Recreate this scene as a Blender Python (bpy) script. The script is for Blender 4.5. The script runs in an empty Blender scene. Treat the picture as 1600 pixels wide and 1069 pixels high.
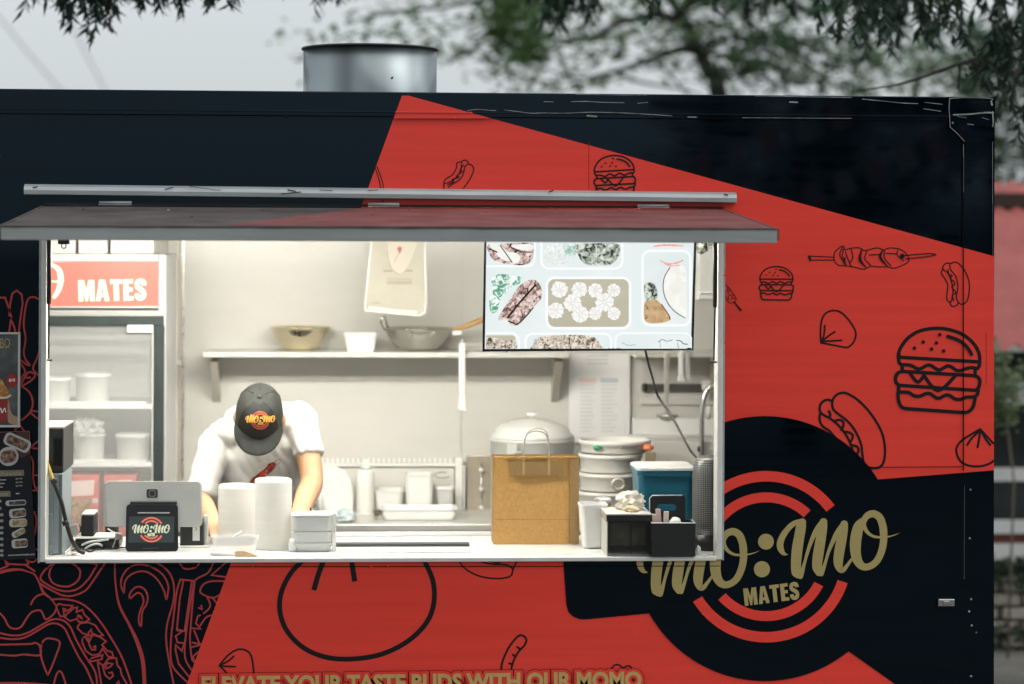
import bpy, bmesh, math, random
import numpy as np
from mathutils import Vector, Matrix
from mathutils.bvhtree import BVHTree

random.seed(7)
SC = bpy.context.scene
COL = SC.collection
V = Vector

# ------------------------------------------------------------------ camera
FPX, PX0, PY0 = 3777.8, 800.0, 370.0          # 85 mm lens on a 1600 px wide frame, horizon row
DIST, CZ = 8.3, 2.36                           # metres from the truck's side, eye height
PSI, ROLL = math.radians(3.6), math.radians(0.27)
_r = V((math.cos(PSI), -math.sin(PSI), 0)); _f = V((math.sin(PSI), math.cos(PSI), 0)); _u = V((0, 0, 1))
CR = _r * math.cos(ROLL) + _u * math.sin(ROLL)
CU = _u * math.cos(ROLL) - _r * math.sin(ROLL)
CF = _f
CAM = V((0, -DIST, CZ))
cd = bpy.data.cameras.new('camera'); cam = bpy.data.objects.new('camera', cd); COL.objects.link(cam)
cam.matrix_world = Matrix(((CR.x, CU.x, -CF.x, CAM.x), (CR.y, CU.y, -CF.y, CAM.y), (CR.z, CU.z, -CF.z, CAM.z), (0, 0, 0, 1)))
cd.sensor_width = 36; cd.lens = 85; cd.sensor_fit = 'HORIZONTAL'
cd.shift_y = (PY0 - 534.5) / 1600
cd.clip_start = 0.1; cd.clip_end = 2000
cd.dof.use_dof = True; cd.dof.focus_distance = DIST + 0.03; cd.dof.aperture_fstop = 1.7; cd.dof.aperture_blades = 9
SC.camera = cam

# ------------------------------------------------------------------ sky, sun, exposure
W = bpy.data.worlds.new('World'); SC.world = W; W.use_nodes = True
nt = W.node_tree; nt.nodes.clear()
wo = nt.nodes.new('ShaderNodeOutputWorld'); wb = nt.nodes.new('ShaderNodeBackground')
sk = nt.nodes.new('ShaderNodeTexSky'); sk.sky_type = 'NISHITA'; sk.sun_disc = False
SUN_EL, SUN_AZ = math.radians(56), math.radians(118)
sk.sun_elevation = SUN_EL; sk.sun_rotation = SUN_AZ; sk.air_density = 1.0; sk.dust_density = 3.0; sk.ozone_density = 1.0
hs = nt.nodes.new('ShaderNodeHueSaturation'); hs.inputs['Saturation'].default_value = 0.22
mx = nt.nodes.new('ShaderNodeMix'); mx.data_type = 'RGBA'; mx.inputs[0].default_value = 0.55
mx.inputs[7].default_value = (5.9, 6.45, 6.65, 1)          # even cloud cover
nt.links.new(sk.outputs[0], hs.inputs['Color']); nt.links.new(hs.outputs[0], mx.inputs[6])
nt.links.new(mx.outputs[2], wb.inputs[0]); wb.inputs[1].default_value = 0.130
nt.links.new(wb.outputs[0], wo.inputs[0])
sl = bpy.data.lights.new('sun', 'SUN'); sl.energy = 1.2; sl.angle = math.radians(80); sl.color = (1, .96, .9)
so = bpy.data.objects.new('sun', sl); COL.objects.link(so)
_sd = V((math.sin(SUN_AZ) * math.cos(SUN_EL), math.cos(SUN_AZ) * math.cos(SUN_EL), math.sin(SUN_EL)))
so.rotation_euler = (-_sd).to_track_quat('-Z', 'Y').to_euler(); so.location = _sd * 30
SC.view_settings.view_transform = 'Standard'; SC.view_settings.look = 'None'
SC.view_settings.gamma = 1; SC.view_settings.exposure = 0.12; SC.view_settings.use_curve_mapping = False
SC.cycles.use_denoising = True
SC.cycles.max_bounces = 10; SC.cycles.transparent_max_bounces = 16
SC.cycles.sample_clamp_indirect = 6

# ------------------------------------------------------------------ geometry of the view (places things where they stand)
def ray(px, py):
    return (CF + CR * ((px - PX0) / FPX) - CU * ((py - PY0) / FPX))
def at(px, py, Y):
    d = ray(px, py); return CAM + d * ((Y - CAM.y) / d.y)
def atz(px, py, z):
    d = ray(px, py); return CAM + d * ((z - CAM.z) / d.z)
class Plane:
    def __init__(s, p0, n): s.p = V(p0); s.n = V(n).normalized()
    def __call__(s, px, py, off=0.0):
        d = ray(px, py); q = s.p + s.n * off
        return CAM + d * ((q - CAM).dot(s.n) / d.dot(s.n))
SIDE = Plane((0, 0, 0), (0, -1, 0))
def mm(Y): return (DIST + Y) / FPX

# ------------------------------------------------------------------ materials
MATS = {}
def mat(name, base, rough=0.5, metal=0.0, var=0.0, vscale=8.0, bump=0.0, bscale=60.0, spec=0.5, emit=None, estr=1.0,
        trans=0.0, ior=1.45, alpha=1.0, coat=0.0, stretch=(1, 1, 1), base2=None, thr=(0.45, 0.6), sss=0.0, rvar=0.0, translucent=0.0, detail=6, tint=None):
    if name in MATS: return MATS[name]
    m = bpy.data.materials.new(name); m.use_nodes = True; n = m.node_tree; b = n.nodes['Principled BSDF']
    b.inputs['Base Color'].default_value = (*base, 1); b.inputs['Roughness'].default_value = rough
    b.inputs['Metallic'].default_value = metal; b.inputs['Specular IOR Level'].default_value = spec
    b.inputs['IOR'].default_value = ior; b.inputs['Transmission Weight'].default_value = trans
    b.inputs['Alpha'].default_value = alpha; b.inputs['Coat Weight'].default_value = coat; b.inputs['Coat Roughness'].default_value = 0.1
    if tint: b.inputs['Specular Tint'].default_value = (*tint, 1)
    if sss: b.inputs['Subsurface Weight'].default_value = sss; b.inputs['Subsurface Radius'].default_value = (.02, .01, .006)
    if emit:
        b.inputs['Emission Color'].default_value = (*emit, 1); b.inputs['Emission Strength'].default_value = estr
    if var or bump or base2 or rvar:
        tc = n.nodes.new('ShaderNodeTexCoord'); mp = n.nodes.new('ShaderNodeMapping')
        mp.inputs['Scale'].default_value = stretch
        n.links.new(tc.outputs['Object'], mp.inputs[0])
        if var or base2 or rvar:
            nz = n.nodes.new('ShaderNodeTexNoise'); nz.inputs['Scale'].default_value = vscale; nz.inputs['Detail'].default_value = detail
            nz.inputs['Roughness'].default_value = 0.6
            n.links.new(mp.outputs[0], nz.inputs['Vector'])
            if var or base2:
                rp = n.nodes.new('ShaderNodeValToRGB'); e = rp.color_ramp.elements
                e[0].position, e[1].position = (0.3, 0.7) if base2 is None else thr
                c2 = base2 if base2 is not None else tuple(min(1, c * (1 + var)) for c in base)
                c1 = base if base2 is not None else tuple(c * (1 - var) for c in base)
                e[0].color = (*c1, 1); e[1].color = (*c2, 1)
                n.links.new(nz.outputs[0], rp.inputs[0]); n.links.new(rp.outputs[0], b.inputs['Base Color'])
            if rvar:
                mr = n.nodes.new('ShaderNodeMapRange'); mr.inputs[3].default_value = max(0.02, rough - rvar); mr.inputs[4].default_value = min(1, rough + rvar)
                mr.inputs[1].default_value = .3; mr.inputs[2].default_value = .7
                n.links.new(nz.outputs[0], mr.inputs[0]); n.links.new(mr.outputs[0], b.inputs['Roughness'])
        if bump:
            nb = n.nodes.new('ShaderNodeTexNoise'); nb.inputs['Scale'].default_value = bscale; nb.inputs['Detail'].default_value = 4
            n.links.new(mp.outputs[0], nb.inputs['Vector'])
            bp = n.nodes.new('ShaderNodeBump'); bp.inputs['Strength'].default_value = bump; bp.inputs['Distance'].default_value = 0.01
            n.links.new(nb.outputs[0], bp.inputs['Height']); n.links.new(bp.outputs[0], b.inputs['Normal'])
    if translucent:
        out = [x for x in n.nodes if x.type == 'OUTPUT_MATERIAL'][0]
        tl = n.nodes.new('ShaderNodeBsdfTranslucent'); tl.inputs[0].default_value = (*base, 1)
        ms = n.nodes.new('ShaderNodeMixShader'); ms.inputs[0].default_value = translucent
        n.links.new(b.outputs[0], ms.inputs[1]); n.links.new(tl.outputs[0], ms.inputs[2]); n.links.new(ms.outputs[0], out.inputs[0])
    MATS[name] = m; return m

M_BLACK = mat('black_vinyl', (.0006, .0020, .0036), .05, spec=.36, tint=(.50, .76, 1.0), var=.4, vscale=5, bump=.003, bscale=2, rvar=.03, stretch=(.25, 1, 7))
M_RED = mat('red_vinyl', (.74, .056, .040), .18, spec=.24, var=.07, vscale=4, bump=.005, bscale=2, rvar=.06, stretch=(.25, 1, 7))
M_INK = mat('black_print', (.005, .005, .006), .4, spec=.3)
M_GOLD = mat('gold_print', (.36, .29, .115), .42, spec=.3, var=.08, vscale=5)
M_TEXTGOLD = mat('tan_print', (.50, .33, .12), .42, spec=.3, var=.06, vscale=5)
M_REDLINE = mat('red_line_print', (.42, .045, .045), .4, spec=.3)
M_ALU = mat('worn_aluminium', (.36, .39, .40), .5, .35, var=.16, vscale=10, stretch=(.4, 4, 4), bump=.03, bscale=40)
M_WHITEPAINT = mat('white_paint', (.74, .74, .70), .4, var=.06, vscale=6)
M_WALL = mat('cream_wall_panel', (.63, .62, .575), .24, .0, var=.08, vscale=1.6, bump=.03, bscale=1.6, spec=.6, stretch=(.4, 1, 1.6))
M_STEEL = mat('brushed_steel', (.60, .60, .57), .3, .9, var=.1, vscale=14, stretch=(1, 8, 8), rvar=.08)
M_COUNTER = mat('counter_steel', (.72, .73, .71), .34, .35, var=.04, vscale=9, rvar=.06, stretch=(.3, 3, 1))
M_BENCH = mat('bench_steel', (.72, .72, .69), .3, .5, var=.06, vscale=8)
M_WHITE = mat('white_plastic', (.80, .80, .77), .35, var=.03, vscale=9)
M_DIMWHITE = mat('grey_white_plastic', (.60, .61, .58), .45, var=.04, vscale=9)
M_BLACKP = mat('black_plastic', (.010, .011, .012), .42, var=.3, vscale=20)
M_BLACKG = mat('black_glass', (.004, .005, .007), .12, spec=.5)
M_SKIN = mat('skin', (.54, .32, .19), .5, var=.08, vscale=18, sss=.12)
M_SHIRT = mat('white_cotton', (.62, .62, .60), .85, var=.03, vscale=6, bump=.55, bscale=10, stretch=(1.6, 1, .8))
M_CAP = mat('charcoal_canvas', (.021, .024, .020), .8, var=.25, vscale=30, bump=.25, bscale=260)
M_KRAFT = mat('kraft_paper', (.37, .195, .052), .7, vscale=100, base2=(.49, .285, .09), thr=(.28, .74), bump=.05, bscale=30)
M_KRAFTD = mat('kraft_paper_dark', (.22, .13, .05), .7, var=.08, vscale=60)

# ------------------------------------------------------------------ object helpers
WL = {}
def reg(o, w): WL[o.name] = V(w)
def thing(name, label, cat, loc, group=None):
    o = bpy.data.objects.new(name, None); COL.objects.link(o); o.location = loc; o.empty_display_size = .05
    o['label'] = label; o['category'] = cat
    if group: o['group'] = group
    reg(o, loc); return o
def tag(o, label=None, cat=None, group=None, kind=None):
    if label: o['label'] = label
    if cat: o['category'] = cat
    if group: o['group'] = group
    if kind: o['kind'] = kind
    return o
def mesh(name, verts, faces, m, parent=None, smooth=False, label=None):
    verts = [V(v) for v in verts]
    if parent is not None: w = WL[parent.name]
    else:
        n = max(1, len(verts)); w = V((sum(v.x for v in verts) / n, sum(v.y for v in verts) / n, min(v.z for v in verts)))
    me = bpy.data.meshes.new(name); me.from_pydata([tuple(v - w) for v in verts], [], faces); me.update()
    if m: me.materials.append(m)
    if smooth: me.polygons.foreach_set('use_smooth', [True] * len(me.polygons))
    o = bpy.data.objects.new(name, me); COL.objects.link(o)
    if parent is not None: o.parent = parent
    else: o.location = w
    reg(o, w)
    if label: o['label'] = label
    return o
def bm_obj(name, bm, m, parent=None, smooth=False, label=None):
    bm.verts.ensure_lookup_table(); bm.verts.index_update()
    vs = [v.co.copy() for v in bm.verts]; fs = [[v.index for v in f.verts] for f in bm.faces]
    bm.free(); return mesh(name, vs, fs, m, parent, smooth, label)
def hexa(name, pts, m, parent=None, bev=0.0, label=None, seg=2):
    """eight points: bottom ring then top ring"""
    bm = bmesh.new(); v = [bm.verts.new(p) for p in pts]
    for f in ((0, 3, 2, 1), (4, 5, 6, 7), (0, 1, 5, 4), (1, 2, 6, 5), (2, 3, 7, 6), (3, 0, 4, 7)): bm.faces.new([v[i] for i in f])
    bmesh.ops.recalc_face_normals(bm, faces=bm.faces)
    if bev: bmesh.ops.bevel(bm, geom=list(bm.edges), offset=bev, segments=seg, affect='EDGES', profile=.5)
    return bm_obj(name, bm, m, parent, False, label)
def box(name, x0, x1, y0, y1, z0, z1, m, parent=None, bev=0.0, label=None, seg=2):
    return hexa(name, [(x0, y0, z0), (x1, y0, z0), (x1, y1, z0), (x0, y1, z0), (x0, y0, z1), (x1, y0, z1), (x1, y1, z1), (x0, y1, z1)], m, parent, bev, label, seg)
def pbox(name, a, b, c, d, Y, dep, m, parent=None, bev=0.0, label=None, z0=None):
    """box whose front face, at depth Y, spans pixels a..c by b..d"""
    p = at((a + c) / 2, b, Y); q = at((a + c) / 2, d, Y); l = at(a, (b + d) / 2, Y).x; r = at(c, (b + d) / 2, Y).x
    return box(name, l, r, Y, Y + dep, q.z if z0 is None else z0, p.z, m, parent, bev, label)
def catmull(pts, n=6, closed=False):
    pts = [tuple(p) for p in pts]; N = len(pts)
    if N < 3: return pts
    out = []
    for i in range(N if closed else N - 1):
        g = (lambda k: pts[k % N]) if closed else (lambda k: pts[max(0, min(N - 1, k))])
        p0, p1, p2, p3 = g(i - 1), g(i), g(i + 1), g(i + 2)
        for k in range(n):
            t = k / n
            out.append(tuple(.5 * (2 * b + (c - a) * t + (2 * a - 5 * b + 4 * c - d) * t * t + (3 * b - a - 3 * c + d) * t ** 3) for a, b, c, d in zip(p0, p1, p2, p3)))
    if not closed: out.append(pts[-1])
    return out
def tube_geo(pts, r, seg=8, cap=True):
    pts = [V(p) for p in pts]; n = len(pts); vs, fs = [], []
    rr = r if isinstance(r, (list, tuple)) else [r] * n
    prev = None
    for i, p in enumerate(pts):
        t = (pts[min(n - 1, i + 1)] - pts[max(0, i - 1)]).normalized()
        if prev is None:
            a = V((0, 0, 1)) if abs(t.z) < .9 else V((1, 0, 0)); nrm = t.cross(a).normalized()
        else: nrm = (prev - t * prev.dot(t)).normalized()
        prev = nrm; bi = t.cross(nrm)
        for k in range(seg):
            a = 2 * math.pi * k / seg; vs.append(p + (nrm * math.cos(a) + bi * math.sin(a)) * rr[i])
    for i in range(n - 1):
        for k in range(seg):
            k2 = (k + 1) % seg; fs.append((i * seg + k, i * seg + k2, (i + 1) * seg + k2, (i + 1) * seg + k))
    if cap:
        fs.append(tuple(range(seg - 1, -1, -1))); fs.append(tuple((n - 1) * seg + k for k in range(seg)))
    return vs, fs
def tube(name, pts, r, m, parent=None, seg=8, smooth=True, label=None):
    vs, fs = tube_geo(pts, r, seg); return mesh(name, vs, fs, m, parent, smooth, label)
def merge(geos):
    vs, fs = [], []
    for v, f in geos:
        o = len(vs); vs += list(v); fs += [tuple(i + o for i in q) for q in f]
    return vs, fs
def lathe(name, prof, c, m, parent=None, seg=36, smooth=True, label=None, axis=None):
    c = V(c); vs, fs = [], []
    q = V((0, 0, 1)).rotation_difference(V(axis).normalized()) if axis is not None else None
    for r, z in prof:
        for k in range(seg):
            a = 2 * math.pi * k / seg; p = V((r * math.cos(a), r * math.sin(a), z))
            vs.append(c + (q @ p if q else p))
    n = len(prof)
    for i in range(n - 1):
        for k in range(seg):
            k2 = (k + 1) % seg; fs.append((i * seg + k, i * seg + k2, (i + 1) * seg + k2, (i + 1) * seg + k))
    if prof[0][0] > 1e-4: fs.append(tuple(range(seg - 1, -1, -1)))
    if prof[-1][0] > 1e-4: fs.append(tuple((n - 1) * seg + k for k in range(seg)))
    return mesh(name, vs, fs, m, parent, smooth, label)
def copy_tree(o, parent=None, delta=None):
    c = o.copy(); COL.objects.link(c); c.parent = parent
    if delta is not None: c.location = V(o.location) + V(delta)
    WL[c.name] = WL[o.name] + (V(delta) if delta is not None else V((0, 0, 0)))
    for ch in [x for x in COL.objects if x.parent == o]: copy_tree(ch, c)
    return c
def rrect(x0, y0, x1, y1, r, n=5):
    out = []
    for cx, cy, a0 in ((x1 - r, y0 + r, -90), (x1 - r, y1 - r, 0), (x0 + r, y1 - r, 90), (x0 + r, y0 + r, 180)):
        for k in range(n + 1):
            a = math.radians(a0 + 90 * k / n); out.append((cx + r * math.cos(a), cy + r * math.sin(a)))
    return out

# ------------------------------------------------------------------ flat print: strokes, fills and letters on a surface
def S(txt, o=(0, 0), s=1.0):
    return [(o[0] + float(a.split(',')[0]) / s, o[1] + float(a.split(',')[1]) / s) for a in txt.split()]
def SW(txt, o=(0, 0), s=1.0):
    r = []
    for a in txt.split():
        x, y, w = (float(k) for k in a.split(',')); r.append((o[0] + x / s, o[1] + y / s, w / s))
    return r
def ribbon(pts, w, closed=False, smooth=True, cap=True):
    """2D strip of quads; pts (x,y) or (x,y,w)"""
    P = [(p[0], p[1], p[2] if len(p) > 2 else w) for p in pts]
    if smooth and len(P) > 2: P = catmull(P, 5, closed)
    Q = [P[0]]
    for p in P[1:]:
        if math.hypot(p[0] - Q[-1][0], p[1] - Q[-1][1]) > 1e-3: Q.append(p)
    P = Q; N = len(P); L, R = [], []
    for i in range(N):
        a = P[(i - 1) % N] if closed else P[max(0, i - 1)]; b = P[(i + 1) % N] if closed else P[min(N - 1, i + 1)]
        p = P[i]
        d1 = (p[0] - a[0], p[1] - a[1]); d2 = (b[0] - p[0], b[1] - p[1])
        l1 = math.hypot(*d1) or 1; l2 = math.hypot(*d2) or 1
        if l1 == 1 and d1 == (0, 0): d1, l1 = d2, l2
        if d2 == (0, 0): d2, l2 = d1, l1
        u1 = (d1[0] / l1, d1[1] / l1); u2 = (d2[0] / l2, d2[1] / l2)
        tx, ty = u1[0] + u2[0], u1[1] + u2[1]; tl = math.hypot(tx, ty)
        if tl < .2: tx, ty, tl = u2[0], u2[1], 1
        tx, ty = tx / tl, ty / tl; nx, ny = -ty, tx
        k = 1 / max(.55, abs(nx * -u1[1] + ny * u1[0])); h = p[2] / 2 * k
        L.append((p[0] + nx * h, p[1] + ny * h)); R.append((p[0] - nx * h, p[1] - ny * h))
    vs = []; fs = []
    for l, r in zip(L, R): vs += [l, r]
    for i in range(N - 1 + (1 if closed else 0)):
        j = (i + 1) % N; fs.append((2 * i, 2 * i + 1, 2 * j + 1, 2 * j))
    if cap and not closed:
        for i, s in ((0, -1), (N - 1, 1)):
            a = P[max(0, i - 1)]; b = P[min(N - 1, i + 1)]; t = math.atan2(b[1] - a[1], b[0] - a[0]); h = P[i][2] / 2
            if h < .1: continue
            base = len(vs)
            for k in range(5):
                an = t + s * 0 + (math.pi / 2 - math.pi * (k + 1) / 6) * 1 + (0 if s > 0 else math.pi)
                vs.append((P[i][0] + h * math.cos(an), P[i][1] + h * math.sin(an)))
            first, last = (2 * i, 2 * i + 1) if s > 0 else (2 * i + 1, 2 * i)
            fs.append((first, *range(base, base + 5), last))
    return vs, fs
def disc(cx, cy, r, n=20): return [(cx + r * math.cos(2 * math.pi * k / n), cy + r * math.sin(2 * math.pi * k / n)) for k in range(n)], [tuple(range(n))]
def fill(pts): return list(pts), [tuple(range(len(pts)))]
def arcband(cx, cy, r0, r1, cut_lo=None, cut_hi=None, n=64):
    """ring between two radii; arcs kept where below/above the cutting lines y = a + b*x"""
    out = []
    for k in range(n):
        pts = []
        for a in (2 * math.pi * k / n, 2 * math.pi * (k + 1) / n): pts.append(a)
        mid = (pts[0] + pts[1]) / 2; mx_, my_ = cx + (r0 + r1) / 2 * math.cos(mid), cy + (r0 + r1) / 2 * math.sin(mid)
        up = cut_lo and my_ < cut_lo[0] + cut_lo[1] * (mx_ - cx); dn = cut_hi and my_ > cut_hi[0] + cut_hi[1] * (mx_ - cx)
        if not (up or dn): continue
        q = [(cx + r * math.cos(a), cy + r * math.sin(a)) for r, a in ((r0, pts[0]), (r1, pts[0]), (r1, pts[1]), (r0, pts[1]))]
        out.append((q, [(0, 1, 2, 3)]))
    return merge(out)
_fc = {}
def text2d(s, bold=0.0, space=1.0):
    k = (s, bold, space)
    if k in _fc: return _fc[k]
    cu = bpy.data.curves.new('lettering', 'FONT'); cu.body = s; cu.offset = bold; cu.space_character = space; cu.resolution_u = 3
    o = bpy.data.objects.new('lettering', cu); COL.objects.link(o)
    dg = bpy.context.evaluated_depsgraph_get(); dg.update(); ev = o.evaluated_get(dg); me = ev.to_mesh()
    vs = [(v.co.x, v.co.y) for v in me.vertices]; fs = [tuple(p.vertices) for p in me.polygons]
    ev.to_mesh_clear(); bpy.data.objects.remove(o); bpy.data.curves.remove(cu)
    _fc[k] = (vs, fs); return _fc[k]
def text_px(s, bl, br, tl, bold=0.0, space=1.0, ref=None):
    vs, fs = text2d(s, bold, space); rv = ref or vs
    x0, x1 = min(v[0] for v in rv), max(v[0] for v in rv); y0, y1 = min(v[1] for v in rv), max(v[1] for v in rv)
    out = []
    for x, y in vs:
        u, w = (x - x0) / (x1 - x0), (y - y0) / (y1 - y0)
        out.append((bl[0] + (br[0] - bl[0]) * u + (tl[0] - bl[0]) * w, bl[1] + (br[1] - bl[1]) * u + (tl[1] - bl[1]) * w))
    return out, fs
def islands(geo):
    vs, fs = geo; par = list(range(len(vs)))
    def find(i):
        while par[i] != i: par[i] = par[par[i]]; i = par[i]
        return i
    for f in fs:
        for k in f[1:]: par[find(k)] = find(f[0])
    grp = {}
    for f in fs: grp.setdefault(find(f[0]), []).append(f)
    out = []
    for g in grp.values():
        ids = sorted({k for f in g for k in f}); mp = {k: i for i, k in enumerate(ids)}
        out.append(([vs[k] for k in ids], [tuple(mp[k] for k in f) for f in g]))
    return sorted(out, key=lambda q: min(v[0] for v in q[0]))
def clip_geos(geos, x0, y0, x1, y1):
    out = []
    for vs, fs in geos:
        V2, F2 = [], []
        for f in fs:
            p = [vs[k] for k in f]
            for ax, lim, sg in ((0, x0, 1), (0, x1, -1), (1, y0, 1), (1, y1, -1)):
                q = []
                for i in range(len(p)):
                    a, b = p[i - 1], p[i]; da, db = (a[ax] - lim) * sg, (b[ax] - lim) * sg
                    if (da >= 0) != (db >= 0): t = da / (da - db); q.append((a[0] + (b[0] - a[0]) * t, a[1] + (b[1] - a[1]) * t))
                    if db >= 0: q.append(b)
                p = q
                if len(p) < 3: break
            if len(p) >= 3: F2.append(tuple(range(len(V2), len(V2) + len(p)))); V2 += p
        if F2: out.append((V2, F2))
    return out
def flats(name, geos, plane, off, m, parent, label=None, step=0.00012):
    """the same, each piece a part of its own"""
    return [flat(name, [g], plane, off + i * step, m, parent, label) for i, g in enumerate(geos)]
def flat(name, geos, plane, off, m, parent, label=None, step=0.00012):
    vs, fs = [], []
    for i, (v, f) in enumerate(geos):
        o = len(vs); q = off + i * step
        vs += [plane(x, y, q) for x, y in v]; fs += [tuple(k + o for k in t) for t in f]
    return mesh(name, vs, fs, m, parent, False, label)
# ================================================================== ground
ZC, ZF, YB = 1.25, 0.40, 2.10        # counter top, inside floor, back wall
M_GROUND = mat('ground_gravel', (.15, .145, .13), .9, var=.3, vscale=3, bump=.3, bscale=30)
g = mesh('ground', [(-300, -300, 0), (300, -300, 0), (300, 500, 0), (-300, 500, 0)], [(0, 1, 2, 3)], M_GROUND); tag(g, kind='structure')

# ================================================================== the food truck
truck = thing('food_truck', 'black and red food truck with a long open serving hatch and cartoon food prints', 'food truck', (0, 0, 0))
XL, XR = -3.3, at(1552.5, 600, 0).x
ZT = at(800, 145.5, 0).z; ZB = .32
OX0, OX1 = at(65.5, 620, 0).x, at(1127, 620, 0).x
OZ0, OZ1 = at(600, 875.5, 0).z, at(600, 326, 0).z
ZC = OZ0 + .012
def panel_with_hole(name, X0, X1, Z0, Z1, hx0, hx1, hz0, hz1, y0, y1, m, parent):
    xs = [X0, hx0, hx1, X1]; zs = [Z0, hz0, hz1, Z1]; vs = []; fs = []
    for y in (y0, y1):
        for z in zs:
            for x in xs: vs.append((x, y, z))
    I = lambda s, j, i: s * 16 + j * 4 + i
    for j in range(3):
        for i in range(3):
            if i == 1 and j == 1: continue
            fs.append((I(0, j, i), I(0, j, i + 1), I(0, j + 1, i + 1), I(0, j + 1, i)))
            fs.append((I(1, j, i), I(1, j + 1, i), I(1, j + 1, i + 1), I(1, j, i + 1)))
    for i in range(3):
        fs += [(I(0, 0, i), I(1, 0, i), I(1, 0, i + 1), I(0, 0, i + 1)), (I(0, 3, i), I(0, 3, i + 1), I(1, 3, i + 1), I(1, 3, i))]
    for j in range(3):
        fs += [(I(0, j, 0), I(0, j + 1, 0), I(1, j + 1, 0), I(1, j, 0)), (I(0, j, 3), I(1, j, 3), I(1, j + 1, 3), I(0, j + 1, 3))]
    fs += [(I(0, 1, 1), I(0, 1, 2), I(1, 1, 2), I(1, 1, 1)), (I(0, 2, 1), I(1, 2, 1), I(1, 2, 2), I(0, 2, 2)),
           (I(0, 1, 1), I(1, 1, 1), I(1, 2, 1), I(0, 2, 1)), (I(0, 1, 2), I(0, 2, 2), I(1, 2, 2), I(1, 1, 2))]
    return mesh(name, vs, fs, m, parent)
panel_with_hole('side_panel', XL, XR, ZB, ZT, OX0, OX1, OZ0, OZ1, 0, .05, M_BLACK, truck)
# shell behind the side
box('back_wall', XL, XR, YB, YB + .05, ZB, ZT - .03, M_WALL, truck)
box('end_wall', XR - .05, XR, .052, YB - .002, ZB, ZT - .03, M_BLACK, truck)
box('end_wall', XL, XL + .05, .052, YB - .002, ZB, ZT - .03, M_BLACK, truck)
box('roof', XL, XR, .052, YB + .05, ZT - .0285, ZT - .002, mat('black_roof', (.02, .021, .023), .45), truck)
box('ceiling', XL + .052, XR - .052, .052, YB - .002, ZT - .05, ZT - .03, M_WALL, truck)
box('floor', XL + .052, XR - .052, .052, YB - .002, ZF - .05, ZF, mat('steel_floor', (.22, .22, .21), .5, .4, var=.2), truck)
box('inner_lining', OX1 + .03, XR - .06, .053, .062, ZF + .002, ZT - .052, M_WALL, truck)
M_RUB = mat('tyre_rubber', (.012, .012, .013), .8)
for wx in (-1.2, 1.0):
    for wy in (.18, YB - .18):
        w = lathe('wheel', [(.2, -.1), (.31, -.1), (.34, -.06), (.34, .06), (.31, .1), (.2, .1)], (wx, wy, .34), M_RUB, truck, 28, axis=(0, 1, 0))
        lathe('rim', [(.03, -.08), (.19, -.07), (.198, -.04), (.198, .04), (.19, .07), (.03, .08)], (wx, wy, .34), M_ALU, w, 24, axis=(0, 1, 0))

# top rail with its ridge, the corner bracket and the seams
zr = at(800, 184.5, 0).z
box('top_rail', XL, at(1481, 160, 0).x, -.012, -.001, zr, ZT - .001, M_BLACK, truck, .003)
zz0, zz1 = at(800, 178.2, 0).z, at(800, 176.0, 0).z
box('rail_ridge', XL, at(617, 177, 0).x, -.017, -.0125, zz0, zz1, M_BLACK, truck, .001)
box('rail_ridge', at(617.4, 177, 0).x, at(738, 177, 0).x, -.017, -.0145, zz0, zz1, M_RED, truck, .001)
box('rail_ridge', at(738.4, 177, 0).x, at(1481, 177, 0).x, -.017, -.0125, zz0, zz1, M_BLACK, truck, .001)
RAIL = Plane((0, -.012, 0), (0, -1, 0))
cb = [(1482, 152), (1553, 152.6), (1553.5, 216), (1509, 222), (1484, 199)]
_c = [SIDE(x, y, .016) for x, y in cb]; _b = [SIDE(x, y, .0) for x, y in cb]
mesh('corner_bracket', _c + _b, [(0, 1, 2, 3, 4), (9, 8, 7, 6, 5)] + [(i, (i + 1) % 5, (i + 1) % 5 + 5, i + 5) for i in range(5)], M_BLACK, truck)
M_SCUFF = mat('bare_metal_scuff', (.20, .21, .21), .5, .3, var=.7, vscale=25)
sc = [ribbon(S('1484,154 1510,152.5 1545,153.5 1552,156'), 1.3, cap=False), ribbon(S('1484,153 1483,170 1484,185 1484.5,199'), 1.2), ribbon(S('1485,199 1497,210 1507,221'), 1.1),
      ribbon(S('1490,179.5 1515,178.5 1540,176 1552,176.5'), 2.4), ribbon(S('1512,194 1521,195'), 1.2), ribbon(S('1549,158 1550,164'), 2.6), ribbon(S('1551,175 1552,190 1551,198'), 2.2),
      disc(1488.5, 192, 1.6), ribbon(S('1496,182 1510,184'), .8), ribbon(S('1535,184 1545,187'), .9)]
flat('bracket_scuffs', sc, SIDE, .0175, M_SCUFF, truck)
ch = ['850,159 864,159.3', '893,159 916,158.6 943,160 975,160.6', '996,161.5 1012,160', '1234,159.5 1246,160', '1348,155 1380,158 1410,161 1434,162', '1443,170 1470,174',
      '730,173 745,171 760,172 775,173', '788,172 806,174 830,177 850,176.5 880,177 920,175.5 960,176 1000,178 1050,181', '918,181 932,182', '1075,182.8 1088,183.2', '1160,184 1240,184.5 1330,185', '1445,160 1472,163', '900,147.5 960,148.5 1010,149', '1180,150 1240,151 1330,152.5']
wd = [1, 1.2, 1, 2.2, 1.3, 1, 1, 1.1, 2.8, 2.2, .7, .8, 1, .9]
flat('paint_chips', [ribbon(S(c), w) for c, w in zip(ch, wd)], RAIL, .0062, M_SCUFF, truck)
M_SEAM = mat('panel_seam', (.002, .002, .003), .6, spec=.1)
M_SEAMR = mat('panel_seam_faint', (.22, .016, .013), .5, spec=.2)
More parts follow.
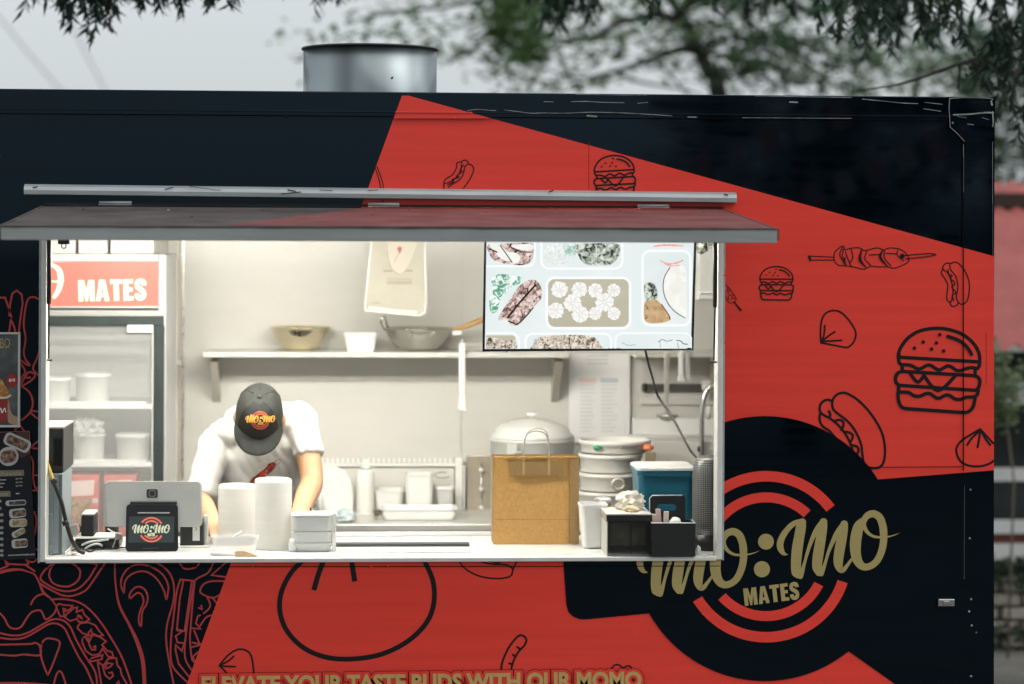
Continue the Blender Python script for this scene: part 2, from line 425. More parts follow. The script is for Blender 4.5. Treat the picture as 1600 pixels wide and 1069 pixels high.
flat('panel_seam', [ribbon([(1505, 226), (1505.3, 735)], 1.9, smooth=False), ribbon([(1130, 731.5), (1505, 729.5)], 1.2, smooth=False), ribbon([(60, 886), (1124, 884.5)], 1.3, smooth=False)], SIDE, .0088, M_SEAM, truck)
flat('panel_edge_wear', [ribbon([(1505.4, 226), (1505.4, 245)], 1.2, smooth=False), ribbon([(1506, 245), (1505.6, 300)], .6, smooth=False), ribbon([(1551, 222), (1551, 318)], 1.1, smooth=False), ribbon([(1551.3, 318), (1551.4, 405)], .6, smooth=False),
      ribbon([(1507, 760), (1506.5, 905)], .5, smooth=False)], SIDE, .0092, mat('edge_wear', (.12, .12, .11), .5), truck)
flat('panel_seam', [ribbon([(920, 222), (920, 296)], .9, smooth=False), ribbon([(1128, 487), (1131, 650)], .7, smooth=False), ribbon([(1541, 520), (1541, 600)], .8, smooth=False)], SIDE, .0023, M_SEAMR, truck)
for x, y in ((1515, 765), (1514, 841), (1516, 936), (1513, 955), (1517, 977), (1524, 988), (1516, 1056), (197, 179), (447, 182), (710, 185), (1196, 187), (1131, 430), (1132, 535), (606, 883), (395, 883), (580, 885)):
    p = SIDE(x, y, .012 if y < 190 else 0.0)
    lathe('rivet', [(.0045, 0), (.004, .003), (.002, .0045)], (p.x, p.y - (.0005 if y < 190 else .0085), p.z), M_SCUFF if y > 700 and x > 1200 else M_ALU if x > 1500 else (M_BLACK if y < 190 and x != 710 else M_RED), truck, 8, axis=(0, -1, 0))

# ---- vinyl graphics
LN = Plane((0, 0, 0), (0, -1, 0))
def xe(y): return 629 - (y - 147) * (64 / 175)
flat('red_panel_print', [fill([(xe(185.3), 185.3), (768, 185.3), (1553, 400.5), (1553, 1260), (xe(1260), 1260)])], SIDE, .0020, M_RED, truck)
flat('red_panel_print', [fill([(xe(149.4), 149.4), (637.7, 149.4), (768, 185.2), (xe(185.2), 185.2)])], RAIL, .0015, M_RED, truck)
flats('black_panel_print', [fill([(1318, 1012), (1358, 750.3), (1553, 735), (1553, 1178)]), fill([(876, 820), (885, 945), (888, 956), (895, 963), (905, 967.5), (915, 968), (1030, 957), (1030, 820)])], SIDE, .0042, M_BLACK, truck)
flat('logo_disc_print', [disc(1195, 857.3, 207, 120)], SIDE, .0052, M_BLACK, truck)
flats('logo_ring_print', [arcband(1197, 870, r0, r1, a, b, 420) for r0, r1, c in ((117.5, 134, 802), (85, 100.5, 808)) for a, b in (((c, -.075), None), (None, (923, -.125)))], SIDE, .0064, M_RED, truck)
ZO, ZS = (1200, 780), 5.941
MO = [SW('184,514,4 165,512,20 140,500,40 118,462,58 113,410,62 138,342,58 188,272,52 240,228,50 298,208,46 325,206,40', ZO, ZS),
      SW('318,214,72 306,262,92 288,360,96 272,460,100 262,560,96 260,640,92 265,690,84 276,715,44', ZO, ZS),
      SW('300,716,52 318,668,40 340,590,28 365,500,30 400,395,38 440,305,46 480,245,52 512,210,50', ZO, ZS),
      SW('515,212,72 505,265,90 488,380,94 468,500,98 457,590,94 457,645,84 470,688,52', ZO, ZS),
      SW('494,694,46 514,645,36 535,580,28 560,495,30 592,415,38 636,325,48 682,258,52 712,225,46', ZO, ZS),
      SW('708,232,70 697,290,88 680,390,94 660,500,94 652,580,88 660,632,70 680,660,52 705,652,42 738,612,32 768,570,26 790,535,14', ZO, ZS),
      SW('870,205,60 842,250,92 822,330,104 812,410,104 814,500,96 832,570,86 868,618,72 915,630,64 970,610,62 1020,560,64 1058,470,66 1074,370,68 1068,260,70', ZO, ZS),
      SW('1074,320,69 1068,260,70 1042,180,70 1000,142,68 955,138,66 912,162,60 888,208,50', ZO, ZS),
      SW('898,180,56 888,208,50 892,255,42 925,310,32 975,344,26 1030,354,22 1085,352,18 1130,346,13 1175,333,9 1222,314,1', ZO, ZS)]
def shifted(st, dx, dy, k=1.0, ox=0, oy=0): return [[((x - ox) * k + dx, (y - oy) * k + dy, w * k) for x, y, w in s] for s in st]
LOGO = MO + shifted(MO, -219, 27.8)
flat('script_lettering', [ribbon(s, 1) for s in LOGO] + [disc(1196.8, 846.5, 12.4, 28), disc(1190.5, 889.5, 12.6, 28)], SIDE, .0072, M_GOLD, truck)
# condensed heavy capitals built from bars
def letter_M(): return [fill([(0, 0), (0, 1), (.30, 1), (.42, .52), (.54, 1), (.84, 1), (.84, 0), (.60, 0), (.60, .62), (.48, 0), (.36, 0), (.24, .62), (.24, 0)])]
def letter_A():
    l = [(0, 0), (.24, 0), (.27, .19), (.29, .36), (.35, .74), (.35, 1), (.2, 1)]
    return [fill(l), fill([(.7 - x, y) for x, y in l]), fill([(.27, .19), (.43, .19), (.41, .36), (.29, .36)])]
def letter_T(): return [fill([(0, 1), (.62, 1), (.62, .80), (.44, .80), (.44, 0), (.18, 0), (.18, .80), (0, .80)])]
def letter_E(): return [fill([(0, 0), (0, 1), (.5, 1), (.5, .81), (.26, .81), (.26, .61), (.47, .61), (.47, .42), (.26, .42), (.26, .19), (.51, .19), (.51, 0)])]
def letter_S(): return [ribbon([(.50, .70), (.49, .82), (.42, .885), (.30, .90), (.18, .86), (.13, .74), (.17, .62), (.30, .53), (.43, .43), (.48, .30), (.44, .16), (.33, .10), (.20, .115), (.13, .19), (.125, .33)], .235, cap=False)]
def word(letters, bl, br, tl, gap=.07):
    xs = 0; items = []
    for fn, w in letters: items.append((fn(), xs)); xs += w + gap
    tot = xs - gap; out = []
    for gs, x0 in items:
        for vs, fs in gs:
            out.append(([(bl[0] + (br[0] - bl[0]) * (x + x0) / tot + (tl[0] - bl[0]) * y, bl[1] + (br[1] - bl[1]) * (x + x0) / tot + (tl[1] - bl[1]) * y) for x, y in vs], fs))
    return out
MATES = [(letter_M, .84), (letter_A, .70), (letter_T, .62), (letter_E, .51), (letter_S, .61)]
flat('mates_lettering', word(MATES, (1164, 947), (1250, 936), (1161, 920)), SIDE, .0074, M_GOLD, truck)

# line drawings: burgers
B = ['112,300 106,240 130,180 180,120 260,75 370,58 470,70 560,105 630,165 666,230 672,290 665,328 645,342', '110,240 108,285 118,305 135,314', '116,260 672,292',
     '125,312 160,312 195,318 240,340 270,335 300,318 330,316 365,338 390,348 420,335 450,320 480,330 510,350 540,352 580,338 620,332 655,340', '133,322 134,356', '641,345 640,385',
     '130,358 640,388', '640,490 112,455', '185,368 240,432 284,388', '282,384 382,492 502,390', '110,462 106,485 116,500',
     '115,502 175,505 210,525 240,532 270,525 300,512 330,515 365,540 390,545 420,530 445,522 470,530 500,550 540,552 580,538 630,535 655,520 662,490', '165,618 560,645', '640,388 660,398 672,418 672,446 660,478 640,490', '112,455 94,440 86,415 92,385 108,366 132,358', '104,505 107,560 124,600 140,612 165,618', '560,645 590,640 612,625 630,595 640,548', '450,115 510,135 560,165 598,208 615,240']
SHARP = {2}
BD = [(394, 103), (279, 154), (218, 196), (371, 160), (337, 203), (421, 216)]
def burger(cx, cy, s, rot, w, dr=13.0):
    a = math.radians(rot); f = lambda p: (cx + ((p[0] - 382) * math.cos(a) - (p[1] - 350) * math.sin(a)) * s, cy + ((p[0] - 382) * math.sin(a) + (p[1] - 350) * math.cos(a)) * s)
    return [ribbon([f(p) for p in S(t)], w, smooth=i not in SHARP) for i, t in enumerate(B)] + [disc(*f(p), dr * s, 10) for p in BD]
flat('burger_print', burger(1380 + 382 / 4.4556, 500 + 350 / 4.4556, 1 / 4.4556, 0, 5.5), SIDE, .0030, M_INK, truck, 'large burger line drawing at the right end')
flat('burger_print', burger(1213, 443, .0909, -3.3, 2.1), SIDE, .0030, M_INK, truck, 'small burger line drawing')
flat('burger_print', burger(960, 275, .1097, -6.7, 2.5), SIDE, .0030, M_INK, truck, 'burger line drawing above the hatch')
def lines(name, txts, o, s, w, label=None, smooth=True, m=M_INK, off=.0030, extra=()):
    return flat(name, [ribbon(S(t, o, s), w, smooth=smooth) for t in txts] + list(extra), SIDE, off, m, truck, label)
HD = ['270,180 290,140 330,105 390,92 450,112 540,170 640,270 720,380 785,500 815,620 820,740 800,830 760,870 700,880 640,865 600,820 585,740 575,650 545,560 490,460 420,380 340,320 285,270 270,220 272,180',
      '265,180 230,165 185,175 150,210 138,260 150,300 190,330 240,355 300,400 370,470 430,560 470,650 500,760 545,830', '150,300 138,340 145,400 180,450 240,490 300,560 360,640 390,690',
      '235,285 250,320 240,355', '300,385 345,375 385,395 385,440 365,480', '395,500 440,505 485,535 475,580 455,610', '480,640 530,655 545,700 520,745 500,770', '520,790 550,820 555,850', '670,880 660,930 620,962']
lines('hot_dog_print', HD, (1260, 600), 6.679, 3.9, 'large hot dog line drawing above the round logo')
lines('hot_dog_print', ['1320,240 1360,222 1400,240 1450,300 1485,390 1488,480 1470,560 1430,592 1395,580 1375,530 1388,440 1370,350 1325,290 1318,250', '1320,235 1290,232 1260,255 1258,285 1300,320 1330,390 1345,470 1335,550 1320,590 1345,612 1380,600 1390,585',
      '1255,285 1243,320 1275,370 1300,430 1290,520 1300,565 1320,575', '1300,290 1310,330 1335,340 1325,370 1355,395 1360,420 1335,440 1365,480 1365,500 1340,515 1350,560'], (1250, 370), 5.625, 1.9, 'hot dog line drawing beside the seam')
lines('hot_dog_print', ['66,318 72,250 130,210 160,160 165,120 195,112', '200,120 205,105 230,98 250,115 255,130', '225,150 245,130 275,135 292,165 275,220 245,270 215,310', '75,275 130,255 170,215 195,170 200,130', '225,145 210,210 180,250 130,280 100,304',
      '215,135 190,170 205,185 165,215 180,228 130,245 140,262 95,285'], (680, 230), 4.848, 1.7, 'small hot dog line drawing above the hatch')
lines('hot_dog_print', ['926,36 950,65 1000,90 1060,98 1105,90 1115,65 1128,38', '1000,38 1040,48 1090,50 1112,62', '1040,38 1060,44 1075,38'], (300, 860), 2.222, 2.6, 'hot dog line drawing below the counter')
lines('skewer_print', ['80,170 300,180', '90,205 300,205', '300,170 310,130 375,82 400,115 440,102 520,97 560,120 600,115 680,98 735,115 790,98 880,110 940,155 955,200 940,230 835,275 770,265 690,265 620,260 560,285 470,265 400,255 340,250 305,215 300,170',
      '375,95 350,160 400,240', '385,110 372,165 405,245', '400,130 420,190 450,255', '450,110 465,180 440,230', '590,125 570,190 620,250', '740,120 745,190 800,255', '610,160 700,155', '755,145 845,150', '860,120 855,160 910,210', '920,165 1120,148 1195,157 1110,175 930,195'], (1250, 370), 5.625, 1.6, 'skewer line drawing',
      extra=[ribbon(SW('80,172,20 90,203,22', (1250, 370), 5.625), 1), ribbon(SW('545,105,8 528,200,26 582,270,8', (1250, 370), 5.625), 1), ribbon(SW('730,115,6 706,180,24 770,262,8', (1250, 370), 5.625), 1), ribbon(SW('400,180,6 388,210,22 405,250,8', (1250, 370), 5.625), 1), disc(1250 + 900 / 5.625, 370 + 170 / 5.625, 4, 10)])
lines('skewer_print', ['105,410 140,470 190,520 250,590 320,700 310,760 240,785 190,760 100,600', '185,520 175,590 120,610', '260,640 190,680 200,735', '320,700 260,720', '215,560 190,640', '290,640 240,720'], (1120, 400), 10.69, 1.1, 'small skewer line drawing at the hatch edge', extra=[ribbon(SW('285,765,20 400,905,36', (1120, 400), 10.69), 1)])
lines('skewer_print', ['585,258 592,280 596,300', '589,260 597,282 601,305', '601,310 596,320'], (0, 0), 1, 1.4, 'stick of a skewer drawing at the red edge')
lines('dumpling_print', ['185,930 180,850 190,740 230,670 310,648 380,680 450,760 490,840 480,910 440,960 400,972 280,950 185,932', '190,925 212,860 218,780', '195,920 240,880 305,835', '200,920 290,915 365,910'], (1250, 370), 5.625, 2.8, 'dumpling line drawing in the middle of the red')
lines('dumpling_print', ['675,760 560,830 515,880 512,930 540,985 600,1015 680,1018 740,1000 766,982', '675,760 766,858', '670,775 620,820 585,870', '675,780 665,850 657,885', '685,775 715,830 745,870'], (1380, 500), 4.4556, 3.4, 'dumpling line drawing cut by the right edge')
flat('dumpling_print', [ribbon(S('410,15 350,70 312,140 305,210 330,280 390,340 470,372 560,377 660,360 750,315 815,250 840,180 835,100 795,15', (300, 860), 2.222), 7.6), ribbon(S('460,30 440,80 423,138', (300, 860), 2.222), 8, cap=False), ribbon(S('553,30 565,108', (300, 860), 2.222), 8, cap=False)], SIDE, .0030, M_INK, truck, 'huge dumpling line drawing below the counter')
lines('dumpling_print', ['95,400 130,360 170,343 205,365 216,440', '95,400 125,385 145,368', '97,402 150,404', '97,402 125,430'], (300, 860), 2.222, 2.8, 'small dumpling line drawing above the slogan')
lines('sausage_print', ['580,310 580,250 620,150 680,70 715,55 745,80 735,120 690,170 655,240 640,310', '684,134 702,148', '655,186 670,198', '630,245 648,250'], (650, 980), 4.324, 3.2, 'sausage line drawing')
lines('burger_print', ['1310,295 1340,258 1370,255 1400,275 1425,262 1450,268 1470,300'], (650, 980), 4.324, 2.4, 'top of a burger drawing above the slogan')
# slogan
SLOGAN = 'ELEVATE YOUR TASTE BUDS WITH OUR MOMO'
rv = text2d(SLOGAN, .02, 1.0)[0]
bl, br, tl = (316, 1083.5), (1002, 1077), (316, 1057.0)
br = (1002, 1075.5); tl = (315.6, 1057.5)
flat('slogan_outline', islands(text_px(SLOGAN, bl, br, tl, .19, 1.0, rv)), SIDE, .0034, mat('dark_red_outline', (.10, .006, .006), .4, spec=.3), truck)
flat('slogan_backing', islands(text_px(SLOGAN, bl, br, tl, .165, 1.0, rv)), SIDE, .0088, M_RED, truck)
flat('slogan_lettering', [text_px(SLOGAN, bl, br, tl, .042, 1.0, rv)], SIDE, .0140, M_TEXTGOLD, truck)

# red line drawing on the black left end
A_ = ['0,105 70,70 45,35', '55,60 225,65 225,30', '215,70 290,120', '260,400 280,360 320,325 365,312', '0,475 40,520 70,580 120,605 175,590 215,530 250,480 290,455 345,455 385,525 450,480 470,440', '0,640 80,658 170,658 260,625 370,560 450,525 530,535 590,590 640,700 720,840 800,970 818,1120',
      '0,680 100,692 200,680 300,630 400,570 470,560 540,600 590,700 660,840 730,950 800,1120', '430,360 520,355 640,375 730,425 830,530 930,680 1030,860 1120,1120', '430,65 370,120 340,185 400,235 480,275 570,290 660,265 740,190 790,110 810,65 740,50', '450,65 420,110 415,170 450,225 530,250 600,240 660,190 672,120 640,80 590,45',
      '335,225 430,280 530,325 620,325 720,280 790,190 850,100 892,40', '0,738 250,732 290,722 330,745 335,825 200,820 120,830 0,822', '350,730 370,700 410,685 500,715 470,830 410,975 390,970 350,860 340,790 350,730', '440,1120 470,1000 500,960 530,1000 565,1120']
A2 = ['470,420 490,395 540,405 610,410 590,440 545,460 550,440 530,435 540,500 505,500 470,420', '610,430 650,425 640,465 690,445 710,490 750,525 710,550 660,545 645,520 590,540 545,510 560,480 610,440', '655,490 680,500 690,520 650,500', '650,590 670,560 740,550 800,575 830,620 865,660 820,665 770,640 765,610 740,640 745,660 690,640 650,600',
      '690,680 740,660 800,660 850,680 890,710 855,740 900,790 940,800 950,840 910,840 860,770 830,820 770,825 720,790 690,720 690,680', '740,680 750,740 770,780 800,780 800,750 785,755', '720,680 745,720 770,670', '755,855 860,825 855,860 760,880 755,855', '820,880 860,910 880,990 920,1025 950,1000 940,970 915,975', '880,930 900,890 945,900 930,920 890,940',
      '870,910 910,855 975,850 985,910 1010,940 1020,990 1060,1060 1090,1120', '820,890 850,1069 858,1120', '965,1090 995,1045 1010,1100']
B_ = ['155,240 165,170 220,95 310,65 420,90 510,155 552,240 548,310 535,355 515,280 460,190 390,135 320,122 240,150 190,210 180,300 155,240', '435,40 530,100 585,180 603,290 590,400 545,560 535,700 560,880 610,1120', '225,360 235,300 290,252 350,270 380,330 370,400 335,460 325,580 305,540 315,460 345,380 330,320 290,305 225,360', '655,190 625,290 600,480 575,700 575,860 610,950 720,1060',
      '775,205 760,350 740,600 735,700 750,850 775,890', '705,620 690,760 700,870 755,960', '640,40 680,95 730,102 790,85 820,40', '935,40 890,130 800,180 775,205', '1020,205 920,205 850,230 820,290 860,325 930,345 985,320', '880,340 905,400 890,440 850,475', '920,490 870,510 820,580']
B2 = ['655,192 770,202 720,500 705,620', '680,200 650,350 625,610 690,625 750,210', '625,615 665,630 615,665 630,720 690,725 665,790 615,740 615,790', '615,790 640,900 730,1010', '1040,45 915,155 1035,170', '920,340 955,385', '745,600 825,605 785,560 800,500 820,490', '810,430 835,440 830,410', '770,620 820,740 745,760', '755,720 830,735', '800,800 760,840 780,890']
C_ = ['0,112 35,112 60,180 80,245 65,235 70,160 85,85 115,62 150,90 158,150 140,270 130,360', '75,265 100,320 107,365', '75,268 62,365', '285,132 235,108 195,125 175,200 165,300 178,400 165,490 180,545 208,580 180,575 138,538', '135,555 175,625 150,670 145,725', '285,455 255,540 230,610 285,662', '145,725 175,660 205,630 245,650 215,690 150,730', '180,670 210,668',
      '150,730 200,765 228,830 215,900 170,950 130,972', '215,900 285,905', '215,915 265,955 285,950', '135,990 105,1035', '140,1000 170,1045']
D_ = ['295,125 265,145 230,185 295,190', '215,235 240,290 240,400 250,460 265,480 290,458', '245,385 285,385', '240,495 295,495', '250,650 265,720 250,820', '255,920 285,930', '190,1000 240,1015 285,978', '35,1005 50,1040']
gl = [ribbon(S(t, (0, 870), 5.37), 2.9) for t in A_] + [ribbon(S(t, (0, 870), 5.37), 2.6, smooth=False) for t in A2] + [ribbon(S(t, (160, 870), 5.371), 2.7) for t in B_] + [ribbon(S(t, (160, 870), 5.371), 2.7, smooth=False) for t in B2] \
    + [ribbon(S(t, (0, 440), 4.454), 2.8, smooth=(i not in (0,))) for i, t in enumerate(C_)] + [ribbon(S(t, (0, 660), 4.65), 2.6) for t in D_]
gl += [ribbon(SW('0,132,24 80,112,26 170,108,18 240,128,12 290,150,14 330,220,16 365,300,22 430,355,14 480,430,10', (0, 870), 5.37), 1), ribbon(SW('0,1062,20 200,1060,16 420,1072,8', (0, 870), 5.37), 1), ribbon(SW('105,40,14 108,200,14 140,400,20 225,570,22 290,710,32 340,880,34 355,1120,30', (160, 870), 5.371), 1)]
flats('red_line_print', gl, SIDE, .0005, M_REDLINE, truck, None, .00001)

# the prints stop at the hatch opening
def cut_hole(o, x0, x1, z0, z1):
    w = WL[o.name]; bm = bmesh.new(); bm.from_mesh(o.data); bmesh.ops.triangulate(bm, faces=bm.faces[:])
    for co, no in (((x0, 0, 0), (1, 0, 0)), ((x1, 0, 0), (1, 0, 0)), ((0, 0, z0), (0, 0, 1)), ((0, 0, z1), (0, 0, 1))):
        bmesh.ops.bisect_plane(bm, geom=bm.verts[:] + bm.edges[:] + bm.faces[:], plane_co=V(co) - w, plane_no=no, dist=1e-6)
    dead = []
    for f in bm.faces:
        c = f.calc_center_median() + w
        if x0 < c.x < x1 and z0 < c.z < z1: dead.append(f)
    bmesh.ops.delete(bm, geom=dead, context='FACES'); bm.to_mesh(o.data); bm.free()
for o in list(COL.objects):
    if o.parent == truck and o.name.split('.')[0] in ('red_panel_print', 'black_panel_print', 'logo_disc_print', 'logo_ring_print', 'script_lettering', 'dumpling_print', 'hot_dog_print', 'skewer_print', 'red_line_print', 'panel_seam'):
        cut_hole(o, OX0, OX1, OZ0, OZ1)

# ---- window frame, sill, gutter, flap
M_FRAME = mat('window_frame_paint', (.66, .66, .62), .4, .1, var=.08, vscale=12)
wf = 0.0155
box('window_frame', OX0 - .002, OX0 + wf, -.016, .07, OZ0, OZ1, M_FRAME, truck, .002)
box('window_frame', OX1 - wf, OX1 + .003, -.016, .07, OZ0, OZ1, M_FRAME, truck, .002)
box('frame_edge', OX0 - .010, OX0 - .0025, -.0115, -.0102, OZ0 - .003, OZ1, M_ALU, truck)
box('frame_edge', OX1 + .0035, OX1 + .010, -.0115, -.0102, OZ0 - .003, OZ1, M_ALU, truck)
box('window_sill', OX0 + wf + .001, OX1 - wf - .001, -.020, .052, OZ0 - .004, ZC - .001, M_FRAME, truck, .003)
box('counter', XL + .06, XR - .06, .053, .58, ZC - .045, ZC, M_COUNTER, truck, .002)
box('counter_front', XL + .06, XR - .06, .053, .066, ZF + .002, ZC - .046, M_DIMWHITE, truck)
# aluminium rain gutter
gl0, gl1 = at(38.5, 296, -.02), at(1150, 309, -.02)
prof = [(0, .016), (-.018, .018), (-.034, .010), (-.040, -.002), (-.038, -.016), (-.020, -.019), (0, -.017)]
vs = []
for p in (gl0, gl1): vs += [V((p.x, -.001 + y, p.z + z)) for y, z in prof]
n_ = len(prof); mesh('rain_gutter', vs, [tuple(range(n_ - 1, -1, -1)), tuple(range(n_, 2 * n_))] + [(i, (i + 1) % n_, (i + 1) % n_ + n_, i + n_) for i in range(n_)], M_ALU, truck)
flats('gutter_scuffs', [ribbon(S(t), w) for t, w in (('52,293 58,292', 2), ('258,296 270,293', 1.6), ('296,291 330,296 345,297', .9), ('440,303 470,300', 1.4), ('450,297 462,299', 2), ('500,297 520,298', 1), ('858,300 864,298', 2), ('1132,304 1137,305', 2.2), ('575,298 590,297', 1))], Plane((0, -.0405, 0), (0, -1, 0)), .0012, mat('grime', (.03, .03, .03), .8), truck)
# flap
fz = lambda px, py, Y: at(px, py, Y).z
FY = -1.06
hx0, hx1 = at(70, 323, 0).x, at(1129, 326, 0).x
hz = at(600, 323.5, 0).z
f0, f1 = at(2, 364, FY), at(1213, 368, FY)
tz0, tz1 = at(2, 353.5, FY).z, at(1213, 358, FY).z
bz0, bz1 = at(2, 375, FY).z, at(1213, 380, FY).z
M_FLAPD = mat('dusty_black_flap', (.060, .052, .052), .75, spec=.2, base2=(.105, .092, .090), vscale=6, thr=(.35, .65), bump=.04, bscale=40)
M_FLAPR = mat('dusty_red_flap', (.15, .042, .042), .75, spec=.2, base2=(.21, .085, .082), vscale=6, thr=(.35, .7), bump=.04, bscale=40)
flap = hexa('serving_flap', [(hx0, -.012, hz - .03), (f0.x, FY, tz0 - .032), (f1.x, FY, tz1 - .032), (hx1, -.012, hz - .03), (hx0, -.012, hz - .004), (f0.x, FY, tz0 - .001), (f1.x, FY, tz1 - .001), (hx1, -.012, hz - .004)], M_FLAPD, truck)
P0 = V((hx0, -.012, hz - .004)); FN = (V((f0.x, FY, tz0 - .001)) - P0).cross(V((hx1, -.012, hz - .004)) - P0).normalized()
if FN.z < 0: FN = -FN
FT = Plane(P0, FN)
a_, b_ = FT(563, 325.6, .0015), FT(350, 351.8, .0015)
c_, d_ = V((f1.x - .004, FY + .004, tz1)) + FN * .0008, V((hx1 - .003, -.016, hz - .004)) + FN * .0012
mesh('flap_print', [a_, b_, c_, d_], [(0, 1, 2, 3)], M_FLAPR, flap)
hexa('flap_trim', [(f0.x, FY - .012, bz0), (f1.x, FY - .012, bz1), (f1.x, FY - .0005, bz1), (f0.x, FY - .0005, bz0), (f0.x, FY - .012, tz0), (f1.x, FY - .012, tz1), (f1.x, FY - .0005, tz1), (f0.x, FY - .0005, tz0)], mat('dull_aluminium', (.28, .305, .30), .45, .35, var=.12, vscale=9, stretch=(.3, 3, 3)), flap, .002)
tube('flap_grime', [V((f0.x + (f1.x - f0.x) * k / 60, FY - .0135 - .0012 * random.random(), tz0 + (tz1 - tz0) * k / 60 + .0005 * random.uniform(-1, 1))) for k in range(61)], [.0022 + .0016 * random.random() for _ in range(61)], mat('grime_strip', (.05, .045, .04), .9), flap, 6)
hexa('flap_side_trim', [(f1.x + .0005, FY, tz1 - .034), (f1.x + .009, FY, tz1 - .034), (hx1 + .009, -.012, hz - .034), (hx1 + .0005, -.012, hz - .034), (f1.x + .0005, FY, tz1 + .001), (f1.x + .009, FY, tz1 + .001), (hx1 + .009, -.012, hz - .002), (hx1 + .0005, -.012, hz - .002)], M_FLAPR, flap)
hexa('flap_side_trim', [(f0.x - .009, FY, tz0 - .034), (f0.x - .0005, FY, tz0 - .034), (hx0 - .0005, -.012, hz - .034), (hx0 - .009, -.012, hz - .034), (f0.x - .009, FY, tz0 + .001), (f0.x - .0005, FY, tz0 + .001), (hx0 - .0005, -.012, hz - .002), (hx0 - .009, -.012, hz - .002)], M_FLAPD, flap)
box('hinge_rail', hx0, hx1, -.016, -.003, hz + .0005, hz + .008, mat('dark_gap', (.012, .01, .01), .7), flap)
for a, b in ((155, 206), (575, 624), (996, 1045)):
    q = tube('hinge', [at(a, 322, -.024), at(b, 322, -.024)], .0055, M_ALU, flap, 10)
    q.location.z += hz + .009 - at(a, 322, -.024).z
    x = at(a, 322, 0).x; x2 = at(b, 322, 0).x
    box('hinge_leaf', x, x2, -.0245, -.0165, hz + .0012, hz + .006, M_ALU, flap)
for x, y in ((130, 328), (263, 329), (410, 330), (582, 337), (640, 330), (968, 331), (1100, 333), (300, 340), (760, 333)):
    p = FT(x, y, 0); lathe('screw', [(.005, 0), (.004, .003), (.001, .004)], p, M_ALU if x % 2 else M_BLACKP, flap, 8)
# gas struts
for xa, xb, ytop, ymid, yb in ((76.5, 76, 372, 475, 560), (1118, 1115.5, 376, 480, 563)):
    lo = at(xb, yb, .012); md = at((xa + xb) / 2 + (.4 if xa > 500 else .2), ymid, -.10); hi = at(xa, ytop - 16, -.24)
    s_ = tube('gas_strut', [md, md + (hi - md) * .02, hi], [.006, .0075, .0075], M_BLACKP, truck, 12)
    tube('strut_rod', [lo, md], .0032, mat('dark_rod', (.02, .02, .02), .25, .6), s_, 10)
    tube('strut_bracket', [lo + V((-.014, 0, -.006)), lo + V((.012, 0, -.006))], .0035, M_BLACKP, s_, 8)
lc = at(100, 380, .03)
box('window_catch', lc.x - .02, lc.x + .02, .02, .045, lc.z - .004, lc.z + .02, M_BLACKP, truck, .003)
tube('catch_ring', [lc + V((.0 + .008 * math.cos(a), -.004, -.010 + .008 * math.sin(a))) for a in [k * math.pi / 6 for k in range(13)]], .002, M_BLACKP, truck, 6)
# door latch
M_CHROME = mat('dull_chrome', (.42, .43, .43), .22, .9, var=.15, vscale=30)
l = pbox('door_latch', 1466, 936, 1492, 948, -.026, .016, M_CHROME, truck, .004)
pbox('latch_bolt', 1474, 939, 1484, 945, -.034, .0078, M_CHROME, l, .002)
# exhaust pipe on the roof
vp = at(578, 140, .55); vr = 104 * mm(.55); vz = at(578, 77, .55).z
M_GALV = mat('galvanised_steel', (.25, .285, .295), .30, .9, var=.5, vscale=3.4, stretch=(2.2, 2.2, .02), detail=1.2)  # vertical tone bands in the colour imitate reflections on the pipe
ve = lathe('exhaust_vent', [(vr - .004, ZT - .001), (vr + .004, ZT + .006), (vr, ZT + .02), (vr, vz - .006), (vr - .004, vz - .006), (vr - .004, ZT + .01)], (vp.x, .55, 0), M_GALV, truck, 72)
lathe('vent_rim', [(vr - .003, vz - .0055), (vr + .006, vz - .005), (vr + .007, vz + .001), (vr + .003, vz + .003), (vr - .003, vz + .001)], (vp.x, .55, 0), mat('dark_rim', (.06, .065, .065), .4, .6), ve, 72)
p = at(613, 121, .55 - vr); lathe('rivet', [(.004, 0), (.003, .003)], (p.x, .55 - math.sqrt(max(0, vr ** 2 - (p.x - vp.x) ** 2)) - .001, p.z), M_BLACKP, ve, 8, axis=(0, -1, 0))
# ================================================================== inside the truck
M_TUBE = mat('lamp_tube', (1, 1, 1), .5, emit=(1.0, .955, .86), estr=74)
for i, (ly, lz) in enumerate(((.14, ZT - .40), (.44, ZT - .38))):
    lb = ('strip lamp on a drop bar just inside the top of the hatch', 'strip lamp on a drop bar above the worker')[i]; lx = -.05
    t = thing('ceiling_lamp', lb, 'lamp', (lx, ly, lz), 'strip lamps inside the truck')
    box('housing', lx - 1.25, lx + 1.25, ly - .06, ly + .06, lz - .04, lz - .001, M_WHITEPAINT, t, .004)
    if True:
        for dx in (-1, 1): box('drop_bar', lx + dx - .012, lx + dx + .012, ly - .012, ly + .012, lz, ZT - .0505, M_ALU, t)
    for s_ in (-1, 1): tube('lamp_tube', [(lx - 1.22, ly + s_ * .03, lz - .056), (lx + 1.22, ly + s_ * .03, lz - .056)], .013, M_TUBE, t, 10)
